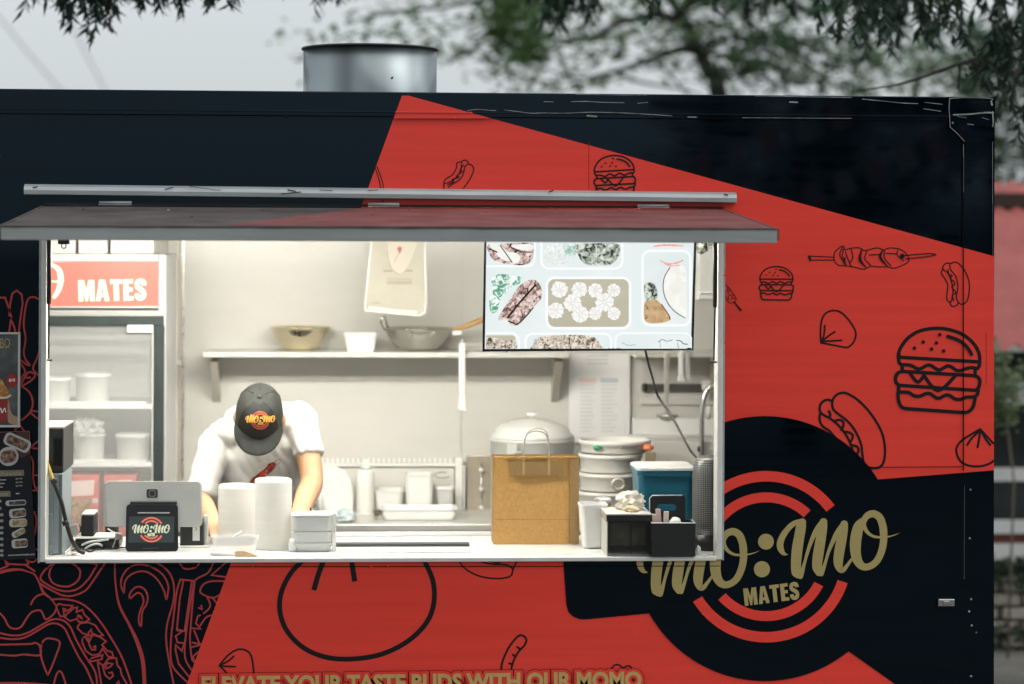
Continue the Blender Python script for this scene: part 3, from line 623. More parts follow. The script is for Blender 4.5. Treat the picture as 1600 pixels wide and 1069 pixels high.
# wall strips and panels of the back wall (parts of the truck)
M_TAN = mat('beige_trim', (.50, .45, .37), .4, .2, var=.1, vscale=6, stretch=(3, 3, .4))
pbox('wall_trim', 277, 330, 281, 900, YB - .012, .011, M_TAN, truck)
pbox('wall_trim', 284, 330, 287, 900, YB - .010, .009, M_STEEL, truck)
pbox('wall_trim', 262, 330, 277, 900, YB - .02, .019, M_WHITEPAINT, truck)
p = at(280, 567, YB - .013); lathe('trim_screw', [(.011, 0), (.009, .006), (.003, .009)], p, M_WHITE, truck, 12, axis=(0, -1, 0))
pbox('wall_panel', 288, 330, 720, 775, YB - .006, .0055, M_WALL, truck)
pbox('wall_panel', 722, 330, 984, 775, YB - .007, .0065, M_WALL, truck)
pbox('wall_panel', 986, 330, 1180, 775, YB - .005, .0045, M_WALL, truck)

# --- drinks fridge
FY0 = 1.40
fr = thing('drinks_fridge', 'tall glass door fridge with a lit red sign reading MATES', 'fridge', (at(120, 700, 1.6).x, 1.6, ZF))
fx1 = at(259, 500, FY0).x; fx0 = fx1 - .66; fzt = at(160, 397, FY0).z
M_FRW = mat('fridge_white', (.70, .71, .70), .35, var=.04, vscale=5)
hx = fr
box('cabinet_side', fx1 - .03, fx1, FY0, FY0 + .55, ZF, fzt, M_FRW, hx, .006)
box('cabinet_side', fx0, fx0 + .03, FY0, FY0 + .55, ZF, fzt, M_FRW, hx, .006)
box('cabinet_back', fx0 + .031, fx1 - .031, FY0 + .52, FY0 + .55, ZF, fzt - .03, mat('fridge_inside', (.62, .64, .60), .4), hx)
box('cabinet_top', fx0 + .031, fx1 - .031, FY0, FY0 + .55, fzt - .03, fzt, M_FRW, hx, .004)
zsg0 = at(160, 481, FY0).z; zdoor = at(160, 486, FY0).z
box('cabinet_bottom', fx0 + .031, fx1 - .031, FY0, FY0 + .55, ZF, ZF + .12, M_FRW, hx)
box('sign_backing', fx0 + .031, fx1 - .031, FY0 + .012, FY0 + .10, zsg0, fzt - .031, M_FRW, hx)
M_SIGN = mat('lit_red_sign', (.6, .08, .06), .3, emit=(.80, .30, .22), estr=.55)
FRP = Plane((0, FY0 + .010, 0), (0, -1, 0))
flat('sign_panel', [fill([(0, 411), (251.5, 407.5), (251.5, 478.5), (0, 479)])], FRP, 0, M_SIGN, hx)
M_SIGNT = mat('lit_sign_lettering', (.8, .72, .5), .3, emit=(.95, .80, .55), estr=.55)
flat('sign_lettering', word(MATES, (123, 471), (229, 469), (122, 438)), FRP, .0012, M_SIGNT, hx)
flat('sign_script', [ribbon(SW('40,470,10 60,440,9 80,410,8', (0, 0), 1), 1, cap=False), ribbon(SW('82,414,5 92,422,8 95,436,9 92,452,8 85,464,6', (0, 0), 1), 1), ribbon(SW('82,440,3 90,440,3 100,438,1', (0, 0), 1), 1)], FRP, .0012, M_SIGNT, hx)
pbox('sign_edge', 252.5, 408, 256, 480, FY0 + .002, .02, mat('sign_edge_metal', (.3, .29, .27), .4, .5), hx)
M_DOORF = mat('fridge_door_frame', (.030, .040, .040), .3, var=.2, vscale=9)
dr = pbox('door', -5, 494, 255.5, 509, FY0 - .028, .04, M_DOORF, hx, .003)
pbox('door_stile', 239.5, 509.4, 255.5, 960, FY0 - .028, .04, M_DOORF, dr, .003)
pbox('door_top_strip', -5, 485, 256, 493.6, FY0 - .022, .03, mat('door_grey_strip', (.42, .43, .40), .35, .3), dr)
pbox('inner_gasket', 236.5, 509.4, 239.2, 960, FY0 - .02, .03, mat('gasket', (.55, .56, .52), .6), dr)
M_GLASS = mat('fridge_glass', (.94, .96, .95), .02, alpha=.13, spec=.5)
pbox('glass', -5, 509.6, 236.2, 960, FY0 - .012, .004, M_GLASS, dr)
pbox('sticker', 199, 507.8, 239, 519.5, FY0 - .0305, .002, M_WHITE, dr)
for sy in (632, 723):
    Ys = FY0 + .06
    sh = pbox('shelf', 0, sy, 240, sy + 7, Ys, .42, mat('shelf_white_wire', (.78, .79, .76), .35), hx, .002)
    z = at(120, sy, Ys).z + .004
    mesh('shelf_wires', *merge([tube_geo([(fx0 + .04 + k * .0125, Ys + .002, z), (fx0 + .04 + k * .0125, Ys + .41, z)], .0022, 5) for k in range(int((fx1 - fx0 - .09) / .0125))]), M_WHITE, sh)
    pbox('price_rail', 75, sy - 4.5, 228, sy - .5, Ys - .001, .003, M_WHITE, sh)
M_ADDED_LED = mat('added_fridge_led', (1, 1, 1), .5, emit=(1, .97, .9), estr=3.5)  # unseen strips added to brighten the inside of the fridge
box('added_led_strip', fx1 - .052, fx1 - .044, FY0 + .03, FY0 + .038, ZF + .15, fzt - .26, M_ADDED_LED, fr)
box('added_led_strip', fx0 + .04, fx1 - .06, FY0 + .03, FY0 + .038, fzt - .262, fzt - .254, M_ADDED_LED, fr)
# what the fridge holds
M_TUBC = mat('cloudy_tub', (.72, .74, .71), .3, trans=.15, var=.05, vscale=7)
def tub(name, label, cat, a, b, c, d, Y, depth, m, group=None, lid=None, taper=.9, r=.02):
    """rounded tapered tub whose front spans pixels"""
    p0, p1 = at((a + c) / 2, b, Y), at((a + c) / 2, d, Y); x0, x1 = at(a, b, Y).x, at(c, b, Y).x
    cx, cy, hw, hd, h = (x0 + x1) / 2, Y + depth / 2, (x1 - x0) / 2, depth / 2, p0.z - p1.z
    t = thing(name, label, cat, (cx, cy, p1.z), group)
    rings = []
    for k, (z, s_) in enumerate(((0, taper * .96), (.012, taper), (h * .5, (1 + taper) / 2), (h * .93, .985), (h * .935, 1.03), (h, 1.04), (h, .96), (h * .93, .94), (.02, taper * .92))):
        rings.append([V((cx + x * s_, cy + y * s_, p1.z + z)) for x, y in rrect(-hw / 1.04, -hd / 1.04, hw / 1.04, hd / 1.04, min(r, hw * .6, hd * .6), 4)])
    N = len(rings[0]); vs = [v for q in rings for v in q]
    fs = [(i * N + k, i * N + (k + 1) % N, (i + 1) * N + (k + 1) % N, (i + 1) * N + k) for i in range(len(rings) - 1) for k in range(N)]
    fs += [tuple(range(N - 1, -1, -1)), tuple((len(rings) - 1) * N + k for k in range(N))]
    mesh('body', vs, fs, m, t)
    if lid:
        q = rrect(-hw * 1.01, -hd * 1.01, hw * 1.01, hd * 1.01, min(r, hw * .6, hd * .6), 4); z = p0.z + .001
        lv = [V((cx + x, cy + y, z)) for x, y in q] + [V((cx + x * 1.0, cy + y * 1.0, z + .008)) for x, y in q] + [V((cx + x * .9, cy + y * .9, z + .012)) for x, y in q]
        N = len(q); mesh('lid', lv, [(i * N + k, i * N + (k + 1) % N, (i + 1) * N + (k + 1) % N, (i + 1) * N + k) for i in range(2) for k in range(N)] + [tuple(2 * N + k for k in range(N)), tuple(range(N - 1, -1, -1))], lid, t)
    return t
def roundtub(name, label, cat, a, b, c, d, Y, m, group=None, taper=.85, lidm=None, extra=0.0):
    cx, z0, z1 = at((a + c) / 2, d, Y).x, at((a + c) / 2, d, Y).z, at((a + c) / 2, b, Y).z; r = (at(c, b, Y).x - at(a, b, Y).x) / 2; h = z1 - z0
    t = thing(name, label, cat, (cx, Y + r, z0), group)
    lathe('body', [(r * taper, 0), (r * (taper + .02), .004), (r * .95, h * .9), (r, h * .91), (r, h), (r * .93, h), (r * .9, h * .85), (r * taper * .95, .01)], (cx, Y + r, z0), m, t, 36)
    if lidm: lathe('lid', [(r * 1.02, h - .008), (r * 1.03, h + .004), (r * .95, h + .010), (r * .5, h + .012), (0, h + .012)], (cx, Y + r, z0), lidm, t, 36)
    return t
GB = 'tubs on the fridge shelves'
roundtub('plastic_bucket', 'cloudy white bucket on the upper fridge shelf, partly hidden by the hatch edge', 'bucket', 60, 594, 108, 631.5, FY0 + .10, M_TUBC, GB, .88, M_TUBC)
roundtub('plastic_bucket', 'larger cloudy white bucket in the middle of the upper fridge shelf', 'bucket', 114, 588, 170, 631.5, FY0 + .12, M_TUBC, GB, .9, M_TUBC)
roundtub('plastic_bucket', 'cloudy tub under crumpled film on the lower fridge shelf', 'bucket', 112, 680, 163, 721.5, FY0 + .12, M_TUBC, GB, .88, None)
roundtub('plastic_bucket', 'cloudy lidded tub at the right of the lower fridge shelf', 'bucket', 178, 683, 232, 721.5, FY0 + .10, M_TUBC, GB, .9, M_TUBC)
def crumple(name, label, cat, c, rx, ry, rz, m, seed=0, parent=None, amp=.25, n=3):
    bm = bmesh.new(); bmesh.ops.create_icosphere(bm, subdivisions=n, radius=1); rnd = random.Random(seed)
    for v in bm.verts:
        k = 1 + rnd.uniform(-amp, amp); v.co = V((c[0] + v.co.x * rx * k, c[1] + v.co.y * ry * k, c[2] + max(-.95, v.co.z * k) * rz))
    o = bm_obj(name, bm, m, parent)
    if cat: tag(o, label, cat)
    return o
M_FILM = mat('clear_film', (.86, .88, .86), .15, alpha=.45, spec=.6)
crumple('plastic_film', 'crumpled clear film on a tub on the lower fridge shelf', 'plastic film', at(138, 668, FY0 + .16), .06, .05, .045, M_FILM, 3)
M_REDBOX = mat('red_carton', (.55, .10, .07), .5, var=.1, vscale=6)
M_PINK = mat('pale_print', (.78, .62, .58), .5)
for i, (a, b) in enumerate(((103, 154), (161, 212))):
    t = thing('drinks_carton', ('red and white carton at the bottom of the fridge beside the grey steel box', 'red carton at the bottom of the fridge behind the silver monitor')[i], 'carton', at((a + b) / 2, 820, FY0 + .1), 'red cartons at the fridge bottom')
    pbox('body', a, 742, b, 880, FY0 + .09, .2, M_REDBOX, t, .004)
    PP = Plane((0, FY0 + .09, 0), (0, -1, 0))
    flat('printed_label', [fill([(a + 4, 752), (b - 6, 750), (b - 8, 774), (a + 2, 776)])], PP, .001, M_PINK, t)
    flat('printed_window', [fill([(a + 3, 778), (b - 12, 777), (b - 12, 818), (a + 3, 818)])], PP, .001, mat('brown_print', (.22, .12, .05), .5, base2=(.45, .25, .12), vscale=60), t)
    flat('printed_stripe', [fill([(b - 10, 779), (b - 1, 779), (b - 1, 786), (b - 10, 786)]), fill([(b - 10, 798), (b - 1, 798), (b - 1, 806), (b - 10, 806)])], PP, .001, M_PINK, t)
bz_ = pbox('carton_stand', 0, 880, 236, 884, FY0 + .05, .4, M_WHITE, hx)
# boxes on top of the fridge
for i, (a, b, c) in enumerate(((72, 376, 118), (122, 379, 168), (172, 374, 240))):
    t = thing('foam_box', ('white foam box on the fridge top beside the window catch', 'low white foam box in the middle of the fridge top', 'wide white foam box on the fridge top nearest the wall column')[i], 'box', at((a + c) / 2, 395, FY0 + .1), 'white boxes on the fridge')
    b_ = pbox('body', a, b - 8, c, 396.6, FY0 + .08, .3, M_WHITE, t, .006)

# --- wall shelf with what stands on it
SY = 1.80
def shelf(label, a, c, pxs):
    t = thing('wall_shelf', label, 'shelf', at((a + c) / 2, 553, SY + .15), 'steel shelves on the back wall')
    pbox('board', a, 550.5, c, 559, SY, YB - .01 - SY, mat('shelf_steel', (.74, .74, .70), .3, .35, var=.05), t, .003)
    for p in pxs:
        x = at(p, 590, SY + .15).x; w = .015; z = at(p, 559.5, SY).z; zl = at(p, 628, YB).z
        hexa('bracket', [(x - w, YB - .012, zl), (x + w, YB - .012, zl), (x + w, YB - .011, zl), (x - w, YB - .011, zl), (x - w, SY + .05, z - .02), (x + w, SY + .05, z - .02), (x + w, YB - .011, z), (x - w, YB - .011, z)], mat('bracket_beige', (.52, .49, .43), .45, .2), t)
    return t
shelf('long steel shelf carrying the metal bowl and the wok', 316, 890, (336, 871))
shelf('short steel shelf behind the menu screen with ladles hung from it', 992, 1126, (1120,))
sz = at(500, 550.5, SY).z + .001
def bowl(name, label, cat, a, c, top, Y, m, flatb=.45, n=10):
    cx = at((a + c) / 2, top, Y).x; r = (at(c, top, Y).x - at(a, top, Y).x) / 2; z1 = at((a + c) / 2, top, Y).z; h = z1 - sz
    pr = []
    for k in range(n + 1):
        a_ = math.pi / 2 * k / n; pr.append((r * (flatb + (1 - flatb) * (k / n) ** .62), sz + h * (k / n) ** 1.15))
    inner = [(max(.001, x - .004), z + .004) for x, z in reversed(pr)]
    t = thing(name, label, cat, (cx, Y + r, sz))
    lathe('body', [(.001, sz)] + pr + [(r + .006, z1), (r + .006, z1 + .003), (r, z1 + .003)] + inner[1:] + [(.001, sz + .004)], (cx, Y + r, 0), m, t, 48)
    return t, (cx, Y + r, z1, r)
M_GOLDSTEEL = mat('warm_polished_steel', (.84, .76, .58), .07, .95, var=.06, vscale=6)
M_POLISH = mat('polished_steel', (.60, .60, .55), .09, .95, var=.1, vscale=6)
bowl('mixing_bowl', 'round warm-toned steel mixing bowl on the long wall shelf', 'bowl', 420, 516, 513, SY - .03 + .06, M_GOLDSTEEL)
tub('food_tub', 'small white plastic tub between the bowl and the wok', 'tub', 537, 524, 590, 550, SY + .04, .12, M_WHITE, None, M_WHITE, .84, .015)
wk, (wx, wy, wz, wr) = bowl('wok', 'wide steel wok with a wooden handle on the long wall shelf', 'wok', 600, 712, 515, SY - .02 + .01, M_POLISH, .34)
tube('wok_handle', [(wx + wr - .005, wy - .05, wz - .006), (wx + wr + .05, wy - .06, wz + .012), (wx + wr + .13, wy - .07, wz + .045)], [.008, .012, .013], mat('pale_wood', (.55, .34, .15), .5, var=.2, vscale=12), wk, 12)
tube('ring_handle', [(wx - wr + .004, wy - .02, wz - .01), (wx - wr - .012, wy - .02, wz + .02), (wx - wr - .01, wy - .02, wz + .046), (wx - wr + .004, wy - .02, wz + .05), (wx - wr + .012, wy - .02, wz + .02), (wx - wr + .02, wy - .02, wz - .004)], .004, M_POLISH, wk, 8)
pbox('ladle_rest', 707, 517, 722, 524, SY + .02, .04, M_WHITE, wk, .004)
# utensils hung on the shelf edges
def utensil(name, label, px, y0, y1, Y, w, hw, m, hook=False):
    t = thing(name, label, 'utensil', at(px, y0, Y), 'utensils hung from the shelves')
    p0, p1 = at(px, y0, Y), at(px, y1, Y)
    L = p0.z - p1.z
    box('handle', p0.x - w, p0.x + w, Y - .004, Y + .004, p1.z + L * .28, p0.z, m, t, .003)
    if hook: lathe('ladle_bowl', [(.001, -hw * .62), (hw * .5, -hw * .5), (hw * .9, -hw * .15), (hw, .0), (hw - .003, 0), (hw * .8, -hw * .15), (.001, -hw * .5)], (p1.x, Y - hw * .4, p1.z + hw * .6), m, t, 24); box('neck', p0.x - w * .7, p0.x + w * .7, Y - .003, Y + .003, p1.z + hw * .5, p1.z + L * .279, m, t)
    else: hexa('blade', [(p1.x - hw, Y - .005, p1.z + .012), (p1.x + hw, Y - .005, p1.z + .004), (p1.x + hw, Y + .005, p1.z + .004), (p1.x - hw, Y + .005, p1.z + .012), (p1.x - w, Y - .004, p1.z + L * .279), (p1.x + w, Y - .004, p1.z + L * .279), (p1.x + w, Y + .004, p1.z + L * .279), (p1.x - w, Y + .004, p1.z + L * .279)], m, t, .004)
    tube('hook', [p0 + V((0, 0, -.002)), p0 + V((0, .0, .012)), p0 + V((0, .022, .016))], .003, m, t, 8)
    return t
M_CLEARW = mat('milky_plastic', (.84, .84, .82), .25)
utensil('hanging_spatula', 'white plastic spatula hung on the long shelf below the wok handle', 722, 536, 645, SY - .03, .013, .019, M_CLEARW)
utensil('soup_ladle', 'steel ladle hung in front of the black knife rack', 1042, 553, 658, SY - .03, .010, .048, mat('ladle_steel', (.66, .65, .58), .3, .6), True)
utensil('hanging_spatula', 'bright white spatula hung right of the ladle', 1064, 549, 599, SY - .035, .010, .017, M_CLEARW)
utensil('hanging_spatula', 'dull grey spatula hung rightmost under the short shelf', 1074, 553, 596, SY - .02, .009, .012, M_DIMWHITE)
# knife rack, papers, splashback, tap
kr = thing('knife_rack', 'long black magnetic knife rack on the back wall', 'knife rack', at(1050, 606, YB - .02))
pbox('rail', 1003, 600, 1102, 612, YB - .03, .022, mat('dark_magnet', (.06, .058, .05), .5, var=.2), kr, .003)
for a in (1006, 1097): pbox('rail_end', a, 599, a + 5, 613, YB - .034, .027, M_BLACKP, kr, .002)
M_PAPER = mat('white_paper', (.80, .80, .79), .7, var=.02, vscale=5)
nt_ = thing('wall_notice', 'large white paper notice with faint print on the back wall', 'notice', at(935, 690, YB - .02))
NP = Plane((0, YB - .035, 0), (0, -1, 0))
pbox('sheet', 889, 553, 984, 692, YB - .034, .006, M_PAPER, nt_)
pbox('sheet', 903, 590, 976, 686, YB - .038, .003, M_PAPER, nt_)
M_FAINT = mat('faint_grey_print', (.60, .60, .585), .7)
flats('printed_lines', [ribbon([(916 + random.uniform(-2, 2), y), (946 + random.uniform(-4, 4), y)], 2.2, smooth=False) for y in (556, 562, 568)] + [ribbon([(x0, y), (x1 - random.uniform(0, 10), y)], 1.4, smooth=False) for y in range(602, 676, 6) for x0, x1 in ((907, 932), (940, 966))], NP, .0046, M_FAINT, nt_)
flat('printed_heading', [fill([(905, 591), (932, 591), (932, 598), (905, 598)])], NP, .0046, mat('faint_pink', (.74, .58, .55), .7), nt_)
flat('printed_heading', [fill([(938, 591), (966, 591), (966, 598), (938, 598)])], NP, .0046, mat('faint_blue', (.54, .58, .63), .7), nt_)
sb = thing('splashback_unit', 'white sink unit with a raised splashback below the knife rack', 'sink', at(1060, 800, 1.8))
pbox('splashback', 988, 654, 1128, 688, YB - .04, .03, M_WHITE, sb, .004)
pbox('ledge', 985, 682, 1128, 688, YB - .14, .098, M_WHITE, sb, .004)
pbox('basin', 1018, 690, 1128, 840, YB - .36, .34, M_WALL, sb, .006)
pbox('splash_rail', 1000, 622, 1128, 633, YB - .022, .016, M_WALL, sb, .003)
tp = thing('water_tap', 'tall curved chrome tap at the right of the hatch', 'tap', at(1096, 730, 1.7))
tc_ = lambda x, y: at(x, y, 1.72)
tube('spout', [tc_(1096, 735), tc_(1096, 700), tc_(1096, 660)] + [tc_(1096 + 17 - 17 * math.cos(a) * 1.0, 655 - 52 * math.sin(a)) for a in (0, .3, .6, .9, 1.2, 1.5)] + [tc_(1121, 601), tc_(1134, 606)], .0105, mat('tap_chrome', (.72, .72, .70), .18, .8), tp, 12)
tube('lever', [tc_(1107, 655), tc_(1107, 634)], .008, M_WHITE, tp, 10)
tube('collar', [tc_(1093, 706), tc_(1093, 698)], .009, M_BLACKP, tp, 10)
lathe('flange', [(.03, 0), (.03, .006), (.014, .012)], tc_(1096, 736), M_STEEL, tp, 20)
lathe('wall_valve', [(.03, 0), (.032, .012), (.02, .02), (.018, .05), (.03, .055), (.03, .065)], at(1104, 603, YB - .012), mat('valve_white', (.66, .65, .6), .4), tp, 20, axis=(0, -1, 0))

# --- back bench and the things on it
BY = 1.50
bzt = at(620, 819.5, BY).z
bench = thing('back_bench', 'long steel work bench along the back wall', 'bench', (0, 1.8, ZF))
bx0, bx1 = at(275, 800, BY).x, XR - .07
box('bench_top', bx0, bx1, BY, YB - .013, bzt - .028, bzt, M_BENCH, bench, .003)
box('cabinet', bx0, bx1, BY + .03, YB - .02, ZF, bzt - .0285, mat('bench_cabinet', (.33, .32, .28), .4, .3, var=.15, vscale=5), bench)
box('edge_strip', at(490, 850, 1.1).x, at(766, 850, 1.1).x, BY + .012, BY + .029, bzt - .20, bzt - .032, mat('cabinet_front', (.40, .39, .34), .35, .4, var=.12, vscale=6, stretch=(6, 1, 1)), bench)
box('dark_recess', at(724, 840, BY).x, at(768, 840, BY).x, BY - .004, BY + .011, bzt - .12, bzt - .055, M_BLACKP, bench)
cs = thing('counter_slot_rail', 'steel rail with a dark slot along the rear of the counter', 'rail', (at(630, 850, .5).x, .5, ZC))
c0, c1 = atz(524, 862, ZC), atz(736, 862, ZC)
ys0, ys1 = atz(620, 855, ZC).y, atz(620, 844, ZC).y
box('slot', c0.x, c1.x, ys0 + .0, ys0 + .05, ZC + .001, ZC + .012, mat('slot_dark', (.07, .075, .075), .4, .5), cs, .002)
box('rail_bar', c0.x - .01, c1.x + .1, .555, .578, ZC + .001, ZC + .016, M_COUNTER, cs, .003)
box('rail_lip', c0.x, c1.x, ys0 - .16, ys0 - .012, ZC + .0008, ZC + .003, M_COUNTER, cs, .001)
def onb(px, py): return atz(px, py, bzt + .001)
# wire rack against the wall
wr_ = thing('plate_rack', 'white plastic rack with a comb top against the back wall', 'rack', at(610, 800, YB - .06))
pbox('back_plate', 500, 729.5, 709, 806, YB - .045, .012, mat('rack_backing', (.66, .65, .61), .4), wr_)
pbox('top_rail', 497, 724, 712, 729, YB - .06, .03, M_WHITE, wr_, .002)
for k in range(26): pbox('tooth', 502 + k * 8, 716, 505.5 + k * 8, 723.6, YB - .056, .012, M_WHITE, wr_)
pbox('end_post', 711, 716, 722, 812, YB - .075, .05, M_WHITE, wr_, .003)
pbox('side_post', 722.5, 728, 727, 812, YB - .085, .05, M_DIMWHITE, wr_, .003)
cbp = [(502, 812), (550, 812), (553, 775), (548, 750), (538, 735), (524, 727.5), (508, 727), (502, 730)]
YC = YB - .13
cbv = [at(x, y, YC) for x, y in cbp] + [at(x, y, YC) + V((0, .02, 0)) for x, y in cbp]
n_ = len(cbp); tag(mesh('cutting_board', cbv, [tuple(range(n_)), tuple(range(2 * n_ - 1, n_ - 1, -1))] + [(i, (i + 1) % n_, (i + 1) % n_ + n_, i + n_) for i in range(n_)], M_WHITE), 'white round-topped cutting board leaning behind the bench', 'cutting board')
p = at(571, 810, 1.86); rb = 13.5 * mm(1.86); hb = (810 - 735) * mm(1.86)
t = thing('squeeze_bottle', 'white squeeze bottle standing on the back bench', 'bottle', (p.x, 1.86 + rb, p.z))
lathe('body', [(rb * .9, 0), (rb, .006), (rb, hb * .92), (rb * .8, hb)], (p.x, 1.86 + rb, p.z), mat('bottle_white', (.80, .79, .74), .35), t, 24)
lathe('nozzle', [(rb * .62, hb + .001), (rb * .6, hb + .014), (rb * .32, hb + .018), (rb * .25, hb + .042), (.002, hb + .044)], (p.x, 1.86 + rb, p.z), M_WHITE, t, 20)
G2 = 'white tubs on the back bench'
tub('food_tub', 'low wide white tub right of the squeeze bottle', 'tub', 586, 768, 631, 797, 1.86, .16, M_WHITE, G2)
tub('food_tub', 'tall white square tub in front of the plate rack', 'tub', 633, 741, 678, 796, 1.84, .12, M_WHITE, G2, None, .93)
tub('food_tub', 'small white lidded tub at the right end of the plate rack', 'tub', 681, 766, 710, 796, 1.88, .12, M_DIMWHITE, G2, M_WHITE)
tub('food_tray', 'long flat white tray at the front of the back bench', 'tray', 594, 797, 716, 813, 1.62, .2, M_WHITE, None, None, .96)
t = thing('wire_loop', 'small dark wire loop on the plate rack', 'wire', at(691, 744, YB - .09))
tube('loop', [at(691 + 12 * math.cos(a), 742.5 + 4.5 * math.sin(a), YB - .10) for a in [.4 + k * .35 for k in range(15)]], .002, mat('dark_wire', (.12, .12, .11), .4, .5), t, 6)
crumple('wrapped_pack', 'pale blue plastic wrapped pack on the bench behind the white trays', 'pack', at(540, 806, 1.6), .045, .05, .03, mat('pale_blue_film', (.55, .68, .70), .25, base2=(.75, .8, .8), vscale=22, thr=(.4, .6)), 5, None, .14)
tub('black_pot', 'tiny dark pot beside the squeeze bottle', 'pot', 584, 798, 593, 806, 1.75, .025, mat('dark_olive', (.08, .075, .05), .5), None, None, .95, .005)
for i, (a, b, c) in enumerate(((489, 775, 497), (497, 770, 506), (507, 778, 514))):
    p = at((a + c) / 2, 809, 1.63); r = (c - a) / 2 * mm(1.63); h = (809 - b) * mm(1.63)
    tag(lathe('spice_jar', [(r, 0), (r, h * .75), (r * .7, h * .8), (r * .7, h), (.001, h)], p + V((0, r, 0)), (M_STEEL, mat('jar_glass', (.62, .63, .58), .2), M_CLEARW)[i], None, 18), ('narrow steel jar closest to the forearm', 'grey glass jar in the middle of the three by the forearm', 'short white jar beside the cutting board')[i], 'jar', 'jars behind the forearm')
# steel column with three knobs
kp = thing('valve_panel', 'steel upright with white knobs left of the paper bag', 'control panel', at(748, 815, YB - .1))
pbox('plate', 729, 712, 768, 812, YB - .06, .02, mat('warm_steel', (.50, .45, .36), .3, .5, var=.15, vscale=9, stretch=(1, 1, .4)), kp, .003)
for y in (734, 764, 793, 803):
    lathe('knob', [(.010, 0), (.010, .02), (.006, .024)], at(752, y, YB - .061), M_WHITE, kp, 16, axis=(0, -1, 0))
tube('pipe', [at(752, 725, YB - .07), at(752, 810, YB - .07)], .004, M_STEEL, kp, 8)
# steamer pot behind the bag
PY_ = 1.62
p = at(836, 812, PY_); R_ = 66 * mm(PY_); zt_ = at(836, 690, PY_).z
st = thing('steamer_pot', 'large aluminium pot with a stepped domed lid behind the paper bag', 'pot', (p.x, PY_ + R_, bzt))
M_POT = mat('matt_aluminium', (.74, .74, .71), .4, .15, var=.06, vscale=5)
cpos = (p.x, PY_ + R_, 0)
lathe('body', [(R_ * .97, bzt + .001), (R_, bzt + .01), (R_, zt_ - .012), (R_ * 1.03, zt_ - .01), (R_ * 1.03, zt_)], cpos, M_POT, st, 56)
lathe('lid', [(R_ * 1.0, zt_ + .001), (R_ * 1.01, zt_ + .012), (R_ * .93, zt_ + .02), (R_ * .88, zt_ + .040), (R_ * .76, zt_ + .056), (R_ * .60, zt_ + .062), (R_ * .52, zt_ + .072), (R_ * .3, zt_ + .079), (.001, zt_ + .081)], cpos, mat('lid_aluminium', (.80, .80, .77), .35, .1, var=.05), st, 56)
lathe('lid_knob', [(.012, zt_ + .081), (.012, zt_ + .09), (.026, zt_ + .094), (.026, zt_ + .104), (.002, zt_ + .106)], cpos, M_WHITE, st, 24)
tube('side_handle', [V(cpos) + V((-R_ * .62, -R_ * .80, zt_ - .05)), V(cpos) + V((-R_ * .66, -R_ * .95, zt_ - .045)), V(cpos) + V((-R_ * .36, -R_ * 1.06, zt_ - .045)), V(cpos) + V((-R_ * .34, -R_ * .95, zt_ - .05))], .006, M_POT, st, 8)
pbox('handle_plate', 792, 694, 808, 712, PY_ - .004, .006, M_DIMWHITE, st, .002)
# steamer trays, one on another
TYY = 1.35
tp0 = [(911, 691, 1022, 711), (910, 712, 1008, 741), (909, 742, 1006, 770), (908, 771, 1004, 800), (908, 801, 1003, 838)]
lab = ['topmost wide white steamer tray holding green and orange pieces', 'second white steamer tray from the top of the stack', 'white steamer tray with a loop handle in the middle of the stack', 'fourth white steamer tray down the stack', 'lowest white steamer tray of the stack behind the tubs']
M_TRAY = mat('steamer_tray', (.78, .77, .72), .4, .05, var=.05)
for i, (a, b, c, d) in enumerate(tp0):
    cx = at((a + c) / 2, d, TYY).x; r = (at(c, d, TYY).x - at(a, d, TYY).x) / 2; z1, z0 = at(950, b, TYY).z, at(950, d, TYY).z
    t = thing('steamer_tray', lab[i], 'tray', (cx, TYY + r, z0), 'stack of steamer trays')
    lathe('body', [(r * .95, z0 + .0015), (r * .96, z0 + .004), (r * .97, z1 - .02), (r * 1.03, z1 - .016), (r * 1.04, z1 - .002), (r * 1.0, z1), (r * .93, z1 - .004), (r * .92, z0 + .01)], (cx, TYY + r, 0), M_TRAY, t, 48)
    if i == 2:
        tube('loop_handle', [at(966 + 9 * math.cos(a_), 757 + 8 * math.sin(a_), TYY - .03) for a_ in [k * math.pi / 8 for k in range(17)]], .006, mat('handle_beige', (.58, .54, .46), .4, .3), t, 8)
    if i == 0:
        pbox('clip', 1008, 707, 1024, 722, TYY - .01, .02, mat('brown_clip', (.26, .2, .13), .5), t, .003)
G3 = 'food pieces on the top steamer tray'
zt3 = at(950, 691, TYY).z
for nm, lb, x, mcol, w, h in (('kitchen_sponge', 'bright green lump on the top steamer tray', 934, (.06, .33, .17), .030, .018), ('kitchen_cloth', 'pale yellow cloth in the middle of the top steamer tray', 968, (.72, .66, .42), .026, .014), ('kitchen_sponge', 'orange lump at the right of the top steamer tray', 1013, (.85, .27, .13), .036, .022)):
    crumple(nm, lb, nm.split('_')[1], at(x, 699.5, TYY + .03), w * .6, .03, h * .6, mat('lump_%d' % x, mcol, .8), 9, None, .12)
# ================================================================== on the counter
def onc(px, py): return atz(px, py, ZC + .001)
def cY(py, px=600): return onc(px, py).y
